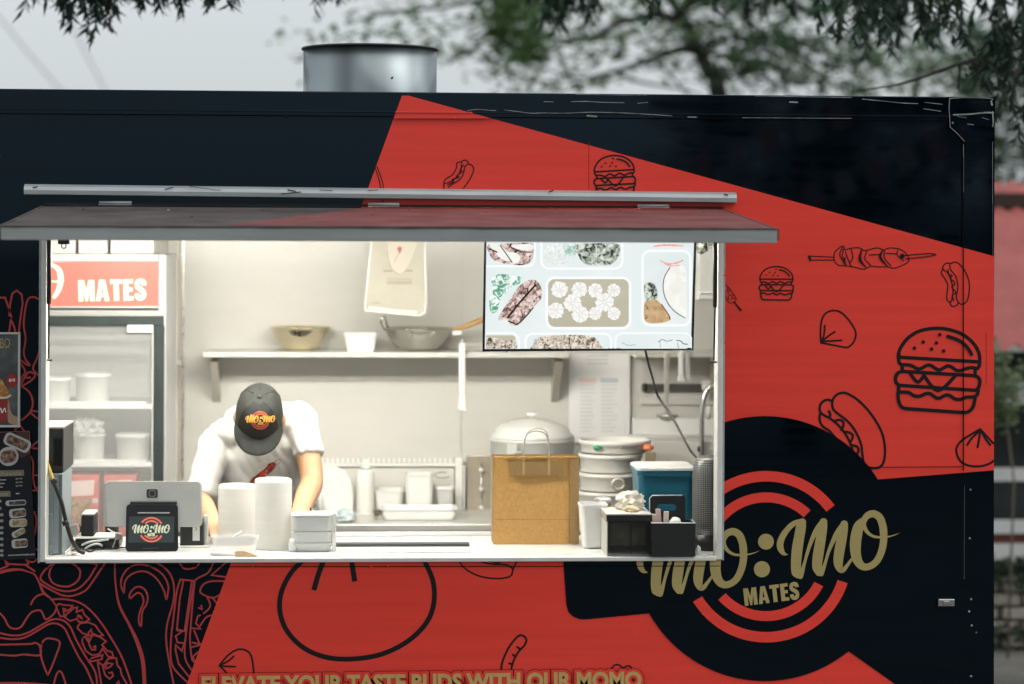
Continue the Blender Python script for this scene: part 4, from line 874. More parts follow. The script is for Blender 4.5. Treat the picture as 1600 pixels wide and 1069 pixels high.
# grey steel box and black box at the left end
YL = .085
t = thing('steel_box', 'upright grey-blue steel box at the left end of the counter', 'box', (at(78, 870, YL).x, YL + .12, ZC))
M_BLUEG = mat('grey_blue_steel', (.27, .33, .35), .4, .3, var=.1, vscale=7)
pbox('body', 56, 740, 97.5, 871, YL, .26, M_BLUEG, t, .003, None, ZC + .001)
pbox('cover_plate', 69, 744, 83, 871, YL - .005, .0045, M_BLUEG, t, .001, None, ZC + .003)
pbox('edge_angle', 92, 742, 96.5, 871, YL - .006, .0055, mat('dark_blue_steel', (.13, .16, .17), .45, .3), t, .001, None, ZC + .003)
for y in (804, 853, 866): lathe('screw', [(.005, 0), (.004, .003)], at(79, y, YL - .0052), M_ALU, t, 10, axis=(0, -1, 0))
zt4 = at(80, 740, YL).z + .0015
t = thing('till_printer', 'black boxy printer standing on the grey steel box', 'printer', (at(85, 740, YL).x, YL + .13, zt4))
pbox('body', 56, 669, 99, 740, YL + .004, .30, M_BLACKP, t, .006, None, zt4)
pbox('front_panel', 67, 684, 97, 728, YL - .002, .0055, M_BLACKG, t, .003)
pbox('top_plate', 57, 667, 99.5, 670, YL + .003, .29, mat('printer_grey_top', (.36, .36, .33), .5), t, .002)
pbox('side_grille', 98.6, 675, 99.6, 736, YL + .03, .25, M_DIMWHITE, t)
# thick cable with a yellow sleeve
t = thing('power_cable', 'thick black cable with a yellow upper sleeve in front of the steel box', 'cable', onc(128, 866))
cpts = [at(68, 706, .045), at(74, 728, .045), at(82, 750, .045)]
tube('yellow_sleeve', catmull(cpts, 5), .0085, mat('dirty_yellow', (.50, .38, .12), .55, var=.2, vscale=30), t, 10)
tube('cable', catmull([at(81, 748, .044), at(88, 764, .044), at(96, 785, .044), at(101, 806, .044), at(106, 826, .05), at(114, 848, .06), at(124, 861, .07), onc(133, 867) + V((0, 0, .008))], 5), .0072, M_BLACKP, t, 10)
for x, y in ((84.5, 752), (102.5, 818)): tube('cable_tie', [at(x - 4.5, y + 1, .043), at(x + 4.5, y - 2, .043)], .0095, M_BLACKP, t, 8)
t = thing('plug_adapter', 'small grey plug adapter hanging by the black cable', 'plug', at(116, 836, .09))
hexa('body', [at(110, 838, .08), at(124, 836, .08), at(124, 836, .11), at(110, 838, .11), at(108, 821, .08), at(121, 818, .08), at(121, 818, .11), at(108, 821, .11)], mat('adapter_grey', (.40, .40, .38), .4), t, .003)
tube('prong_ring', [at(124, 820, .085), at(126, 824, .085), at(126, 830, .085), at(124, 832, .085)], .0025, M_BLACKP, t, 8)
# hub with the small black box on it
yb = cY(858, 150)
t = thing('cable_hub', 'low black hub with grey ribs under the small black box', 'hub', onc(150, 858))
pbox('base', 116, 843, 186, 859, .22, .14, M_BLACKP, t, .008, None, ZC + .001)
pbox('top_plate', 117, 839.5, 178, 842.5, .215, .14, M_DIMWHITE, t, .003)
tube('grey_rib', catmull([at(128, 852, .212), at(140, 847, .205), at(155, 845, .205), at(170, 843, .21)], 4), .004, M_DIMWHITE, t, 8)
tube('grey_rib', catmull([at(130, 860, .206), at(140, 853, .2), at(152, 850, .2), at(160, 853, .205)], 4), .004, M_DIMWHITE, t, 8)
zz = at(140, 839.5, .215).z + .001
t = thing('black_speaker_box', 'small black box with a pale top standing on the cable hub', 'box', (at(140, 840, .23).x, .27, zz))
pbox('body', 126.5, 806, 147, 842, .235, .13, M_BLACKP, t, .005, None, zz)
pbox('top_plate', 127, 802.5, 147, 805.5, .238, .125, M_DIMWHITE, t, .003)
t = thing('black_card_reader', 'black device behind the lower left corner of the silver monitor', 'card reader', onc(172, 852))
pbox('body', 164, 806, 184, 850, .36, .05, M_BLACKP, t, .006, None, ZC + .002)
for i, (lb, pts, r, m) in enumerate((('thin black cable running along the counter to the display', [(112, 862), (128, 859), (140, 864), (150, 860), (165, 859), (198, 857)], .0028, M_BLACKP), ('thin grey cable looping behind the black hub', [(100, 866), (108, 860), (116, 853), (124, 862), (112, 868)], .0028, M_DIMWHITE), ('thin white cable below the silver monitor', [(168, 826), (178, 832), (190, 834)], .0028, M_WHITE), ('grey lead hanging from the monitor to the hub', [(181, 834), (180, 844), (176, 856)], .0026, mat('lead_grey', (.25, .25, .24), .5)))):
    if i < 2: P_ = [onc(x, y) + V((0, 0, .004)) for x, y in pts]
    else: P_ = [at(x, y, .20) for x, y in pts]
    tag(tube('thin_cable', catmull(P_, 5), r, m, None, 8), lb, 'cable', 'thin cables by the till')
tag(mesh('paper_scrap', [onc(112, 868), onc(146, 869.5), onc(150, 864), onc(118, 862)], [(0, 1, 2, 3)], mat('crumpled_receipt', (.62, .56, .50), .8, base2=(.75, .72, .68), vscale=60)), 'torn pale paper scrap under the end of the black cable', 'paper')
# the till: silver monitor with the customer display in front of it
MY = .17
t = thing('pos_terminal', 'silver till monitor seen from behind with a black customer display in front', 'till', onc(238, 862))
MON = Plane(at(238, 822, MY), (0, -1, .17))
q = rrect(164, 752.5, 313, 822.5, 6, 4)
q = [(x + (0 if y < 780 else (4 if x < 200 else (2 if x > 270 else 0))), y) for x, y in q]
fr_ = [MON(x, y, 0) for x, y in q]; mid = [MON(x, y, -.006) for x, y in rrect(163, 752, 315, 823.5, 7, 4)]; bk = [MON(x, y, -.022) for x, y in rrect(162, 752, 316, 823.5, 7, 4)]
N = len(fr_); mesh('monitor', fr_ + mid + bk, [tuple(range(N)), tuple(range(3 * N - 1, 2 * N - 1, -1))] + [(i * N + k, i * N + (k + 1) % N, (i + 1) * N + (k + 1) % N, (i + 1) * N + k) for i in range(2) for k in range(N)], mat('silver_back', (.46, .46, .43), .36, .45, var=.07, vscale=8), t)
flat('emblem', [fill(rrect(229, 764.5, 246.5, 778, 2.5, 3))], MON, .0012, M_BLACKP, t)
flat('emblem_print', [ribbon(rrect(233, 767, 242.5, 775.5, 1.5, 2), 1.3, True, False)], MON, .0018, mat('emblem_grey', (.17, .17, .16), .4), t)
pbox('hinge_arm', 203, 784, 276, 789, MY - .012, .04, M_BLACKP, t, .003)
hexa('stand', [onc(205, 861) + V((0, .02, 0)), onc(272, 861) + V((0, .02, 0)), onc(272, 861) + V((0, .15, 0)), onc(205, 861) + V((0, .15, 0)), at(214, 800, MY + .0), at(266, 800, MY), at(266, 800, MY + .03), at(214, 800, MY + .03)], M_DIMWHITE, t, .003)
DP = Plane(onc(236, 861.5), (0, -1, .10))
q = rrect(196, 788, 278.5, 862, 6, 5); q = [(x + (1.3 if y < 820 else 0) * (1 if x < 230 else -.3), y) for x, y in q]
fr_ = [DP(x, y, 0) for x, y in q]; bk = [DP(x, y, -.016) for x, y in q]; N = len(q)
dsp = mesh('customer_display', fr_ + bk, [tuple(range(N)), tuple(range(2 * N - 1, N - 1, -1))] + [(k, (k + 1) % N, (k + 1) % N + N, k + N) for k in range(N)], M_BLACKG, t)
flat('screen', [fill([(202, 807), (272.5, 807), (271.5, 847.5), (200.5, 848)])], DP, .0008, mat('screen_glow', (.01, .012, .012), .2, emit=(.022, .030, .031), estr=1), dsp)
lk = .2905; lx0, ly0 = 1197, 868
def mini(dx, dy, k, ox=1197, oy=868): return shifted(LOGO, dx, dy, k, ox, oy)
tocent = lambda gs, cx, cy, k: [([((x - 1197) * k + cx, (y - 868) * k + cy) for x, y in v], f) for v, f in gs]
rings = [arcband(1197, 870, 115, 134, (802, -.075), (930, -.125), 200), arcband(1197, 870, 82, 100.5, (808, -.075), (930, -.125), 200)]
M_SRED = mat('screen_red', (.1, .02, .02), .3, emit=(.80, .18, .11), estr=.8); M_SCREAM = mat('screen_cream', (.1, .1, .08), .3, emit=(.66, .70, .47), estr=.9)
def mini_logo(cx, cy, k, fat): return [ribbon([((x - 1197) * k + cx, (y - 868) * k * 1.0 + cy, w * k * fat) for x, y, w in s_], 1) for s_ in LOGO] + tocent([disc(1196.8, 846.5, 13), disc(1190.5, 889.5, 13)], cx, cy, k)
kk = .148
def unskew(gs, cx, cy, a=8.0):
    a = math.radians(a); c_, s_ = math.cos(a), math.sin(a)
    return [([(cx + (x - cx) * c_ - (y - cy) * s_, cy + (x - cx) * s_ + (y - cy) * c_) for x, y in v], f) for v, f in gs]
flat('screen_logo_rings', unskew(tocent(rings, 236.5, 827.4, kk), 236.5, 827.4), DP, .0014, M_SRED, dsp)
flat('screen_logo_lettering', unskew(mini_logo(236.5, 827.0, kk, 1.0), 236.5, 827.0, 7), DP, .0020, M_SCREAM, dsp)
flat('screen_logo_lettering', [text_px('MATES', (230.5, 838.5), (242, 838), (230.5, 833), .06)], DP, .0020, M_SCREAM, dsp)
flat('speaker_slot', [ribbon([(223, 857), (247, 856.5)], 1.6, smooth=False)], DP, .0008, mat('slot_grey', (.02, .022, .025), .5), dsp)
# receipt printer right of the till
t = thing('receipt_printer', 'black receipt printer with a white label right of the till', 'printer', onc(300, 854))
pbox('body', 281, 816, 318, 853, .26, .12, M_BLACKP, t, .006, None, ZC + .001)
pbox('label', 301, 820, 312, 845, .2585, .001, M_DIMWHITE, t); pbox('side_lever', 318.5, 805, 325, 850, .3, .03, M_DIMWHITE, t, .004)
flat('label_print', [ribbon([(305, 824), (307.5, 827), (305.5, 829)], .9, smooth=False)], Plane((0, .2585, 0), (0, -1, 0)), .0012, M_BLACKP, t)
box('base_rail', at(262, 858, .22).x, at(328, 858, .22).x, .245, .256, ZC + .001, ZC + .008, M_DIMWHITE, t, .002)
# two tall translucent stacks of containers
M_MILK = mat('milky_container', (.86, .86, .83), .3, alpha=.82, translucent=.4, var=.03, vscale=4, stretch=(1, 1, 6))
def cstack(label, a, b, c, d, Yf, m):
    r = (at(c, b, Yf).x - at(a, b, Yf).x) / 2; cx = at((a + c) / 2, d, Yf).x; z1 = at((a + c) / 2, b, Yf).z
    t = thing('container_stack', label, 'container stack', (cx, Yf + r, ZC), 'stacks of round containers on the counter')
    pr = [(r * .95, ZC + .001), (r * .98, ZC + .004)]; n = 5; h = (z1 - ZC - .014) / n
    for k in range(n): z = ZC + .006 + k * h; pr += [(r * .992, z), (r, z + h * .25), (r, z + h * .9), (r * .996, z + h * .97)]
    pr += [(r * .985, z1 - .008), (r * .955, z1 - .002), (r * .90, z1), (r * .3, z1 - .001)]
    lathe('body', pr, (cx, Yf + r, 0), m, t, 48)
    return t
cstack('shorter left stack of milky round containers in front of the worker', 338.5, 760, 399, 858, .30, M_MILK)
cstack('taller right stack of milky round containers in front of the worker', 396, 750.5, 455, 862, .165, M_MILK)
# low clear tray with a plastic spoon, a paper wrapper and a brown scrap before it
M_CLR = mat('clear_plastic', (.88, .89, .88), .08, alpha=.34, spec=.6)
tub('clear_tray', 'low clear plastic tray in front of the milky containers', 'tray', 328, 840, 404, 866, .075, .09, M_CLR, None, None, .94)
t = thing('plastic_spoon', 'translucent plastic spoon sticking out of the clear tray', 'spoon', at(360, 845, .10))
tube('handle', [at(356, 846, .10), at(366, 838, .11), at(378, 831, .12)], [.003, .003, .006], mat('spoon_grey', (.55, .54, .50), .3), t, 8)
tag(mesh('paper_wrapper', *tube_geo([onc(329, 867) + V((0, 0, .006)), onc(345, 868) + V((0, 0, .007)), onc(365, 869) + V((0, 0, .005))], [.006, .008, .005], 8), M_WHITE, None, True), 'rolled white paper wrapper lying before the clear tray', 'wrapper')
bs = [onc(367, 869.5), onc(403, 869.5), onc(400, 866.5), onc(368, 865.5)]
tag(mesh('brown_paper_scrap', bs + [bs[0] + V((0, .01, .016)), bs[0].lerp(bs[1], .35) + V((0, .01, .018)), bs[0].lerp(bs[1], .7) + V((0, .01, .009))], [(0, 1, 6, 5, 4), (0, 4, 3), (3, 4, 5, 6, 2), (1, 2, 6), (0, 3, 2, 1)], mat('brown_paper', (.30, .21, .12), .8, var=.2, vscale=60)), 'folded brown paper scrap on the front edge of the counter', 'paper')
# white takeaway trays
lab = ['lowest white takeaway tray of the stack beside the worker', 'middle white takeaway tray of the stack beside the worker', 'deep topmost white takeaway tray with a lid beside the worker']
M_FOAM = mat('white_foam_tray', (.64, .65, .63), .5, var=.03, vscale=8)
TY_ = .125
zA, zB, zCc, zD = ZC + .001, at(488, 849, TY_).z, at(488, 831.5, TY_).z, at(488, 808, TY_).z
xa, xb = at(455, 830, TY_).x, at(521, 830, TY_).x
for i, (z0, z1, tp_) in enumerate(((zA, zB, .80), (zB + .001, zCc, .955), (zCc + .001, zD, .97))):
    cx, hw, hd = (xa + xb) / 2, (xb - xa) / 2, .052
    t = thing('takeaway_tray', lab[i], 'takeaway tray', (cx, TY_ + hd, z0), 'white takeaway trays in a stack')
    rings_ = []
    for z, s_ in ((z0, tp_ - .03), (z0 + .004, tp_), (z1 - .006, .98), (z1 - .005, 1.0), (z1, 1.0)):
        rings_.append([V((cx + x * s_, TY_ + hd + y * s_, z)) for x, y in rrect(-hw, -hd, hw, hd, .022, 5)])
    N = len(rings_[0]); mesh('tray_body', [v for r_ in rings_ for v in r_], [(j * N + k, j * N + (k + 1) % N, (j + 1) * N + (k + 1) % N, (j + 1) * N + k) for j in range(4) for k in range(N)] + [tuple(range(N - 1, -1, -1)), tuple(4 * N + k for k in range(N))], M_FOAM, t)
    if i == 2:
        r2 = [[V((cx + x * s_, TY_ + hd + y * s_, zD + dz)) for x, y in rrect(-hw, -hd, hw, hd, .022, 5)] for dz, s_ in ((.001, 1.01), (.006, 1.01), (.010, .95))]
        mesh('lid', [v for r_ in r2 for v in r_], [(j * N + k, j * N + (k + 1) % N, (j + 1) * N + (k + 1) % N, (j + 1) * N + k) for j in range(2) for k in range(N)] + [tuple(range(N - 1, -1, -1)), tuple(2 * N + k for k in range(N))], M_WHITE, t)
t = thing('clear_lid_stand', 'thin clear plastic sheet standing right of the white takeaway trays', 'plastic sheet', onc(521, 866))
box('sheet', at(519, 830, .12).x, at(525, 830, .12).x, .13, .20, ZC + .001, at(521, 802, .12).z, M_FILM, t, .002)
crumple('tissue_scrap', 'small crumpled tissue between the container stack and the trays', 'tissue', onc(456, 862) + V((0, 0, .02)), .012, .012, .028, M_PAPER, 4, None, .3, 2)
# paper bag
BGY = cY(850.5, 838)
t = thing('paper_bag', 'brown kraft paper bag with twisted handles in the middle of the counter', 'paper bag', onc(838, 850))
bx = [at(a, 780, BGY).x for a in (771.5, 890.5, 905.5)]
zb1 = at(838, 715, BGY).z; D1 = .14
def bagpanel(name, P_, m, nx_=7, nz_=7, amp=.0030, seed=1):
    rnd = random.Random(seed); a, b, c, d = [V(p) for p in P_]; nn = (b - a).cross(d - a).normalized(); vs = []
    for j in range(nz_ + 1):
        for i in range(nx_ + 1):
            u, v = i / nx_, j / nz_; q_ = a.lerp(b, u).lerp(d.lerp(c, u), v)
            k = 0 if i in (0, nx_) or j == 0 else rnd.uniform(-1, 1) * amp * (1.6 if j > nz_ - 2 else 1)
            vs.append(q_ + nn * k)
    return mesh(name, vs, [(j * (nx_ + 1) + i, j * (nx_ + 1) + i + 1, (j + 1) * (nx_ + 1) + i + 1, (j + 1) * (nx_ + 1) + i) for j in range(nz_) for i in range(nx_)], m, t, True)
z0 = ZC + .001; kx = .012
fl, frr = bx[0], bx[1] + .032
bagpanel('front_panel', [(fl, BGY, z0), (frr, BGY, z0), (frr - .001, BGY + .008, zb1), (fl + .001, BGY + .008, zb1)], M_KRAFT)
bagpanel('back_panel', [(fl, BGY + D1, z0), (frr, BGY + D1, z0), (frr - .001, BGY + D1 - .008, zb1), (fl + .001, BGY + D1 - .008, zb1)], M_KRAFT, seed=2)
for x, s_ in ((fl, 1), (frr, -1)):
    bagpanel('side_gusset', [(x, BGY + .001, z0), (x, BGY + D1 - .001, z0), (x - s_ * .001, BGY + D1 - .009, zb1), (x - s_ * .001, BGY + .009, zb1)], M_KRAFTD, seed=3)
box('bottom', fl + .001, frr - .001, BGY + .002, BGY + D1 - .002, z0, z0 + .002, M_KRAFTD, t)
BP = Plane((0, BGY, z0), (0, -1, .008 / (zb1 - z0)))
flat('fold_line', [ribbon([(772, 812), (905, 812)], .8, smooth=False), ribbon([(889.5, 716), (889.5, 849)], .9, smooth=False)], BP, .0056, M_KRAFTD, t)
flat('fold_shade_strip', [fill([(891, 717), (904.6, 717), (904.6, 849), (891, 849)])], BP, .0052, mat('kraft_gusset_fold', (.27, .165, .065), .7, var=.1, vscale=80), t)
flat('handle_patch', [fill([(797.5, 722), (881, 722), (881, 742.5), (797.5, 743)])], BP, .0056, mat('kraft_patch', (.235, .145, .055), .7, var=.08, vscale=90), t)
flat('handle_strip', [fill([(816.5, 714), (820, 714), (820, 743), (816.5, 743)]), fill([(856, 714), (859.5, 714), (859.5, 743), (856, 743)])], BP, .0062, mat('kraft_strip', (.42, .27, .11), .7), t)
tube('rim_fold', [(fl + (frr - fl) * k / 14, BGY + .0065 + .004 * math.sin(k * 1.9), zb1 + .001 + .0018 * math.sin(k * 2.7)) for k in range(15)], .002, mat('kraft_rim', (.50, .30, .10), .7), t, 6)
M_TWINE = mat('paper_twine', (.30, .29, .26), .7)
tube('handle', catmull([at(818, 716, BGY + .004), at(819, 695, BGY + .004), at(823, 680, BGY + .004), at(832, 674.5, BGY + .004), at(843, 674, BGY + .004), at(852, 678, BGY + .004), at(857, 690, BGY + .004), at(858, 716, BGY + .004)], 6), .0024, M_TWINE, t, 8)
tube('handle', catmull([at(816, 709, BGY + D1), at(819, 690, BGY + D1), at(826, 675, BGY + D1), at(838, 670, BGY + D1), at(850, 672, BGY + D1), at(856, 682, BGY + D1), at(856.5, 709, BGY + D1)], 6), .0024, M_TWINE, t, 8)
# right end of the counter
t = thing('napkin_dispenser', 'clear-fronted dispenser box with a black band and crumpled paper on its lid', 'dispenser', onc(980, 868))
DY = cY(868.5, 980); zl = at(980, 805, DY).z
x0, x1 = at(948, 830, DY).x, at(1017, 830, DY).x
M_SMOKE = mat('smoky_clear', (.05, .05, .045), .10, alpha=.25, spec=.6)
box('side_wall', x0, x0 + .004, DY, DY + .21, ZC + .001, zl - .001, mat('frosted_side', (.46, .45, .41), .35, var=.08, vscale=18), t)
box('side_wall', x1 - .004, x1, DY, DY + .21, ZC + .001, zl - .001, M_BLACKP, t)
box('front_pane', x0 + .0045, x1 - .0045, DY, DY + .003, ZC + .001, zl - .021, M_SMOKE, t)
box('back_wall', x0 + .0045, x1 - .0045, DY + .205, DY + .21, ZC + .001, zl - .001, M_BLACKP, t)
box('base', x0 + .0045, x1 - .0045, DY + .0035, DY + .2045, ZC + .001, ZC + .005, M_DIMWHITE, t)
box('dark_load', x0 + .012, x0 + .085, DY + .03, DY + .19, ZC + .03, zl - .03, mat('dark_cartons', (.05, .045, .04), .6, base2=(.13, .12, .10), vscale=14), t, .006)
box('dark_load', x0 + .09, x1 - .012, DY + .04, DY + .19, ZC + .028, zl - .045, mat('dark_cartons', (.05, .045, .04)), t, .006)
box('front_band', x0, x1, DY - .001, DY + .0035, zl - .0205, zl - .0005, M_BLACKP, t, .001)
box('divider', x0 + .0865, x0 + .0885, DY + .004, DY + .2, ZC + .006, zl - .022, M_SMOKE, t)
box('lid', x0 - .002, x1 + .002, DY - .002, DY + .212, zl, zl + .005, mat('lid_grey_white', (.62, .60, .56), .3), t, .001)
box('side_band', x0 - .0015, x0 - .0003, DY, DY + .2, zl - .024, zl - .001, mat('brown_band', (.36, .28, .20), .5, base2=(.12, .1, .08), vscale=40), t)
crumple('crumpled_napkin', 'crumpled cream napkin on the lid of the dispenser box', 'napkin', V((at(980, 790, DY + .12).x + .012, DY + .12, zl + .032)), .050, .04, .036, mat('cream_napkin', (.70, .66, .56), .8, var=.1, vscale=30), 11, None, .26, 3)
crumple('crumpled_napkin', 'small tan napkin wad on the front of the dispenser lid', 'napkin', V((at(987, 797, DY + .05).x, DY + .055, zl + .014)), .026, .02, .014, mat('tan_napkin', (.55, .46, .30), .8), 12, None, .2, 2)
t = tub('plastic_tub', 'tall white plastic tub squeezed in left of the dispenser box', 'tub', 907, 790, 951, 857, cY(857, 930) - .02, .13, M_WHITE, None, None, .78, .02)
t = roundtub('sauce_cup', 'white cup with an orange rim peeping over the dispenser box', 'cup', 929, 784, 956, 850, .36, mat('orange_cup', (.72, .36, .14), .4), None, .8, M_WHITE)
UY = .335
t = tub('storage_tub', 'teal blue plastic tub with a pale lid behind the cutlery caddy', 'tub', 984 + 12, 736, 1088, 862, UY, .24, mat('teal_plastic', (.012, .105, .165), .3, var=.1, vscale=6), None, mat('pale_lid', (.72, .73, .72), .3), .90, .02)
t = thing('cutlery_caddy', 'black cutlery caddy with a tall back plate and a hand hole', 'caddy', onc(1052, 870))
KY = cY(870, 1052); xk0, xk1 = at(1018, 840, KY).x, at(1087, 840, KY).x; zk = at(1050, 818, KY).z
for nm, a in (('front_wall', (xk0, xk1, KY, KY + .005)), ('back_wall', (xk0, xk1, KY + .115, KY + .12)), ('side_wall', (xk0, xk0 + .005, KY + .0055, KY + .1145)), ('side_wall', (xk1 - .005, xk1, KY + .0055, KY + .1145))):
    box(nm, *a, ZC + .001, zk, M_BLACKP, t, .0015)
box('base', xk0 + .0055, xk1 - .0055, KY + .0055, KY + .1145, ZC + .001, ZC + .006, M_BLACKP, t)
tube('pale_rim', [(xk0 + .002, KY + .11, zk + .001), (xk0 + .002, KY + .002, zk + .001), (xk1 - .002, KY + .002, zk + .001), (xk1 - .002, KY + .08, zk + .002)], .0022, M_DIMWHITE, t, 6)
KP = Plane((0, KY + .1, 0), (0, -1, 0)); out = rrect(1015, 774, 1071, 830, 5, 4); hol = rrect(1026.5, 788, 1057, 798.5, 5, 4)
N = len(out); vs = [KP(*p_) for p_ in out] + [KP(*p_) for p_ in hol] + [KP(*p_, -.006) for p_ in out] + [KP(*p_, -.006) for p_ in hol]
fs = []
for k in range(N):
    k2 = (k + 1) % N; fs += [(k, k2, N + k2, N + k), (2 * N + k, 3 * N + k, 3 * N + k2, 2 * N + k2), (k, 2 * N + k, 2 * N + k2, k2), (N + k, N + k2, 3 * N + k2, 3 * N + k)]
mesh('back_plate', vs, fs, M_BLACKP, t)
tube('plate_edge', [KP(1015, 812, .001), KP(1015, 779, .001), KP(1019, 774.4, .001), KP(1066, 773.8, .001)], .0018, M_DIMWHITE, t, 6)
M_PINKISH = mat('pinkish_wrappers', (.58, .45, .40), .7, var=.12, vscale=30)
for i, (a, b, c, lean, m, lb) in enumerate(((1020, 803, 1027, 1.5, M_PINKISH, 'pinkish paper sleeve leaning at the left in the caddy'), (1027, 795, 1035, 3, M_PINKISH, 'tallest pinkish paper sleeve in the caddy'), (1036, 799, 1044, -1, mat('pale_sleeve', (.70, .58, .53), .7), 'paler pinkish paper sleeve right of the tallest one'))):
    y_ = KY + .03 + .015 * i
    tag(hexa('paper_sleeve', [at(a, 835, y_), at(c, 835, y_), at(c, 835, y_ + .012), at(a, 835, y_ + .012), at(a - lean, b, y_), at(c - lean, b, y_), at(c - lean, b, y_ + .012), at(a - lean, b, y_ + .012)], m, None, .002), lb, 'paper sleeve', 'paper sleeves in the caddy')
lathe_c = at(1055, 816, KY + .05); tag(lathe('cup_lid', [(.020, 0), (.022, .004), (.018, .008), (.016, .016), (.001, .018)], lathe_c + V((0, 0, -.004)), M_DIMWHITE, None, 24, axis=(.1, -.5, 1)), 'round grey-white cup lid in the cutlery caddy', 'lid')
crumple('tissue_scrap', 'small white tissue scrap on the counter by the black speaker', 'tissue', onc(1091, 866) + V((.002, .01, .014)), .008, .008, .016, M_PAPER, 8, None, .2, 2)
# mesh speaker
SPY = .10; sr = 27 * mm(SPY); spx = at(1112, 800, SPY).x; sz1 = at(1112, 713, SPY).z; sz0 = ZC + .001
t = thing('mesh_speaker', 'tall black speaker with a rounded metal mesh at the right end of the counter', 'speaker', (spx, SPY + sr, sz0))
mm_ = bpy.data.materials.new('speaker_mesh'); mm_.use_nodes = True; nn = mm_.node_tree; b = nn.nodes['Principled BSDF']
tc2 = nn.nodes.new('ShaderNodeTexCoord'); mp2 = nn.nodes.new('ShaderNodeMapping'); mp2.inputs['Rotation'].default_value = (0, math.radians(45), 0)
vo = nn.nodes.new('ShaderNodeTexVoronoi'); vo.voronoi_dimensions = '2D'; vo.inputs['Scale'].default_value = 150; vo.inputs['Randomness'].default_value = 0
rp2 = nn.nodes.new('ShaderNodeValToRGB'); rp2.color_ramp.elements[0].position = .28; rp2.color_ramp.elements[1].position = .40
rp2.color_ramp.elements[0].color = (.006, .006, .006, 1); rp2.color_ramp.elements[1].color = (.22, .225, .215, 1)
nn.links.new(tc2.outputs['UV'], vo.inputs['Vector']); nn.links.new(vo.outputs['Distance'], rp2.inputs[0]); nn.links.new(rp2.outputs[0], b.inputs['Base Color'])
b.inputs['Roughness'].default_value = .42; b.inputs['Metallic'].default_value = .4
H_ = sz1 - sz0
grl = lathe('grille', [(sr * .93, H_ * .17), (sr * .985, H_ * .3), (sr, H_ * .5), (sr, H_ * .78), (sr * .95, H_ * .88), (sr * .82, H_ * .95), (sr * .6, H_ * .985), (.001, H_)], (spx, SPY + sr, sz0), mm_, t, 48)
uvl = grl.data.uv_layers.new(name='UVMap')
for pg in grl.data.polygons:
    ks = [grl.data.vertices[vi].co for vi in pg.vertices]
    an = [math.atan2(c.y, c.x) % (2 * math.pi) for c in ks]; mxa = max(an)
    for li, c, a_ in zip(pg.loop_indices, ks, an):
        if mxa - a_ > math.pi: a_ += 2 * math.pi
        uvl.data[li].uv = (a_ * sr, c.z + .5 * math.hypot(c.x, c.y) * (c.z > H_ * .8))
lathe('base', [(sr * .8, 0), (sr * .86, .006), (sr * .93, H_ * .168), (sr * .5, H_ * .169)], (spx, SPY + sr, sz0), M_BLACKP, t, 40)

# ================================================================== menu screen and its cable
TVP = Plane(at(920, 548, .40), (.17, -.97, -.13))
t = thing('menu_screen', 'large lit menu screen showing trays of dumplings and grilled food', 'screen', at(920, 548, .42))
q = [(753.6, 549.6), (1083.5, 547.2), (1089, 352), (757, 352)]
fr_ = [TVP(x, y, 0) for x, y in q]; bk = [TVP(x, y, -.045) for x, y in q]
mesh('body', fr_ + bk, [(0, 1, 2, 3), (7, 6, 5, 4)] + [(k, (k + 1) % 4, (k + 1) % 4 + 4, k + 4) for k in range(4)], M_BLACKG, t)
def emat(name, cols, scale=40, thr=None, strength=1.0, vor=True):
    if name in MATS: return MATS[name]
    m = bpy.data.materials.new(name); m.use_nodes = True; n = m.node_tree; n.nodes.clear()
    o = n.nodes.new('ShaderNodeOutputMaterial'); e = n.nodes.new('ShaderNodeEmission'); e.inputs[1].default_value = strength; n.links.new(e.outputs[0], o.inputs[0])
    if len(cols) == 1: e.inputs[0].default_value = (*cols[0], 1)
    else:
        tc = n.nodes.new('ShaderNodeTexCoord'); nz = n.nodes.new('ShaderNodeTexNoise'); nz.inputs['Scale'].default_value = scale; nz.inputs['Detail'].default_value = 2.5; nz.inputs['Distortion'].default_value = 1.0
        rp = n.nodes.new('ShaderNodeValToRGB'); rp.color_ramp.interpolation = 'LINEAR'; el = rp.color_ramp.elements
        while len(el) < len(cols): el.new(.5)
        ps = thr or [.33 + .34 * i / (len(cols) - 1) for i in range(len(cols))]
        for i, c in enumerate(cols): el[i].position = ps[i]; el[i].color = (*c, 1)
        n.links.new(tc.outputs['Object'], nz.inputs['Vector']); n.links.new(nz.outputs[0], rp.inputs[0]); n.links.new(rp.outputs[0], e.inputs[0])
    MATS[name] = m; return m
scr = flat('screen', [fill([(757.5, 545.5), (1079.5, 543.5), (1085, 354), (760.5, 354)])], TVP, .0006, emat('screen_base', [(.72, .80, .80), (.82, .87, .85)], 3), t)
def sflat(name, geos, plane, off, m, parent):
    return flats(name, clip_geos(geos, 759.5, 354, 1081, 545), plane, off, m, parent) if len(geos) < 12 else flat(name, clip_geos(geos, 759.5, 354, 1081, 545), plane, off, m, parent)
E_RIM = emat('picture_tray_rim', [(.90, .93, .94)]); E_POOL = emat('picture_tray_base', [(.48, .45, .34), (.53, .50, .39)], 8); E_PALE = emat('picture_tray_pale', [(.70, .78, .78), (.78, .83, .82)], 6)
E_MOMO = emat('picture_dumpling', [(.95, .95, .93), (.80, .79, .75)], 90); E_MEAT = emat('picture_meat', [(.03, .025, .02), (.42, .27, .24), (.72, .58, .53), (.88, .80, .77)], 50, [.34, .44, .56, .70])
E_GREEN = emat('picture_greens', [(.10, .33, .22), (.50, .70, .58), (.88, .93, .9)], 60, [.42, .52, .6]); E_RICE = emat('picture_rice', [(.60, .66, .62), (.93, .94, .92)], 150)
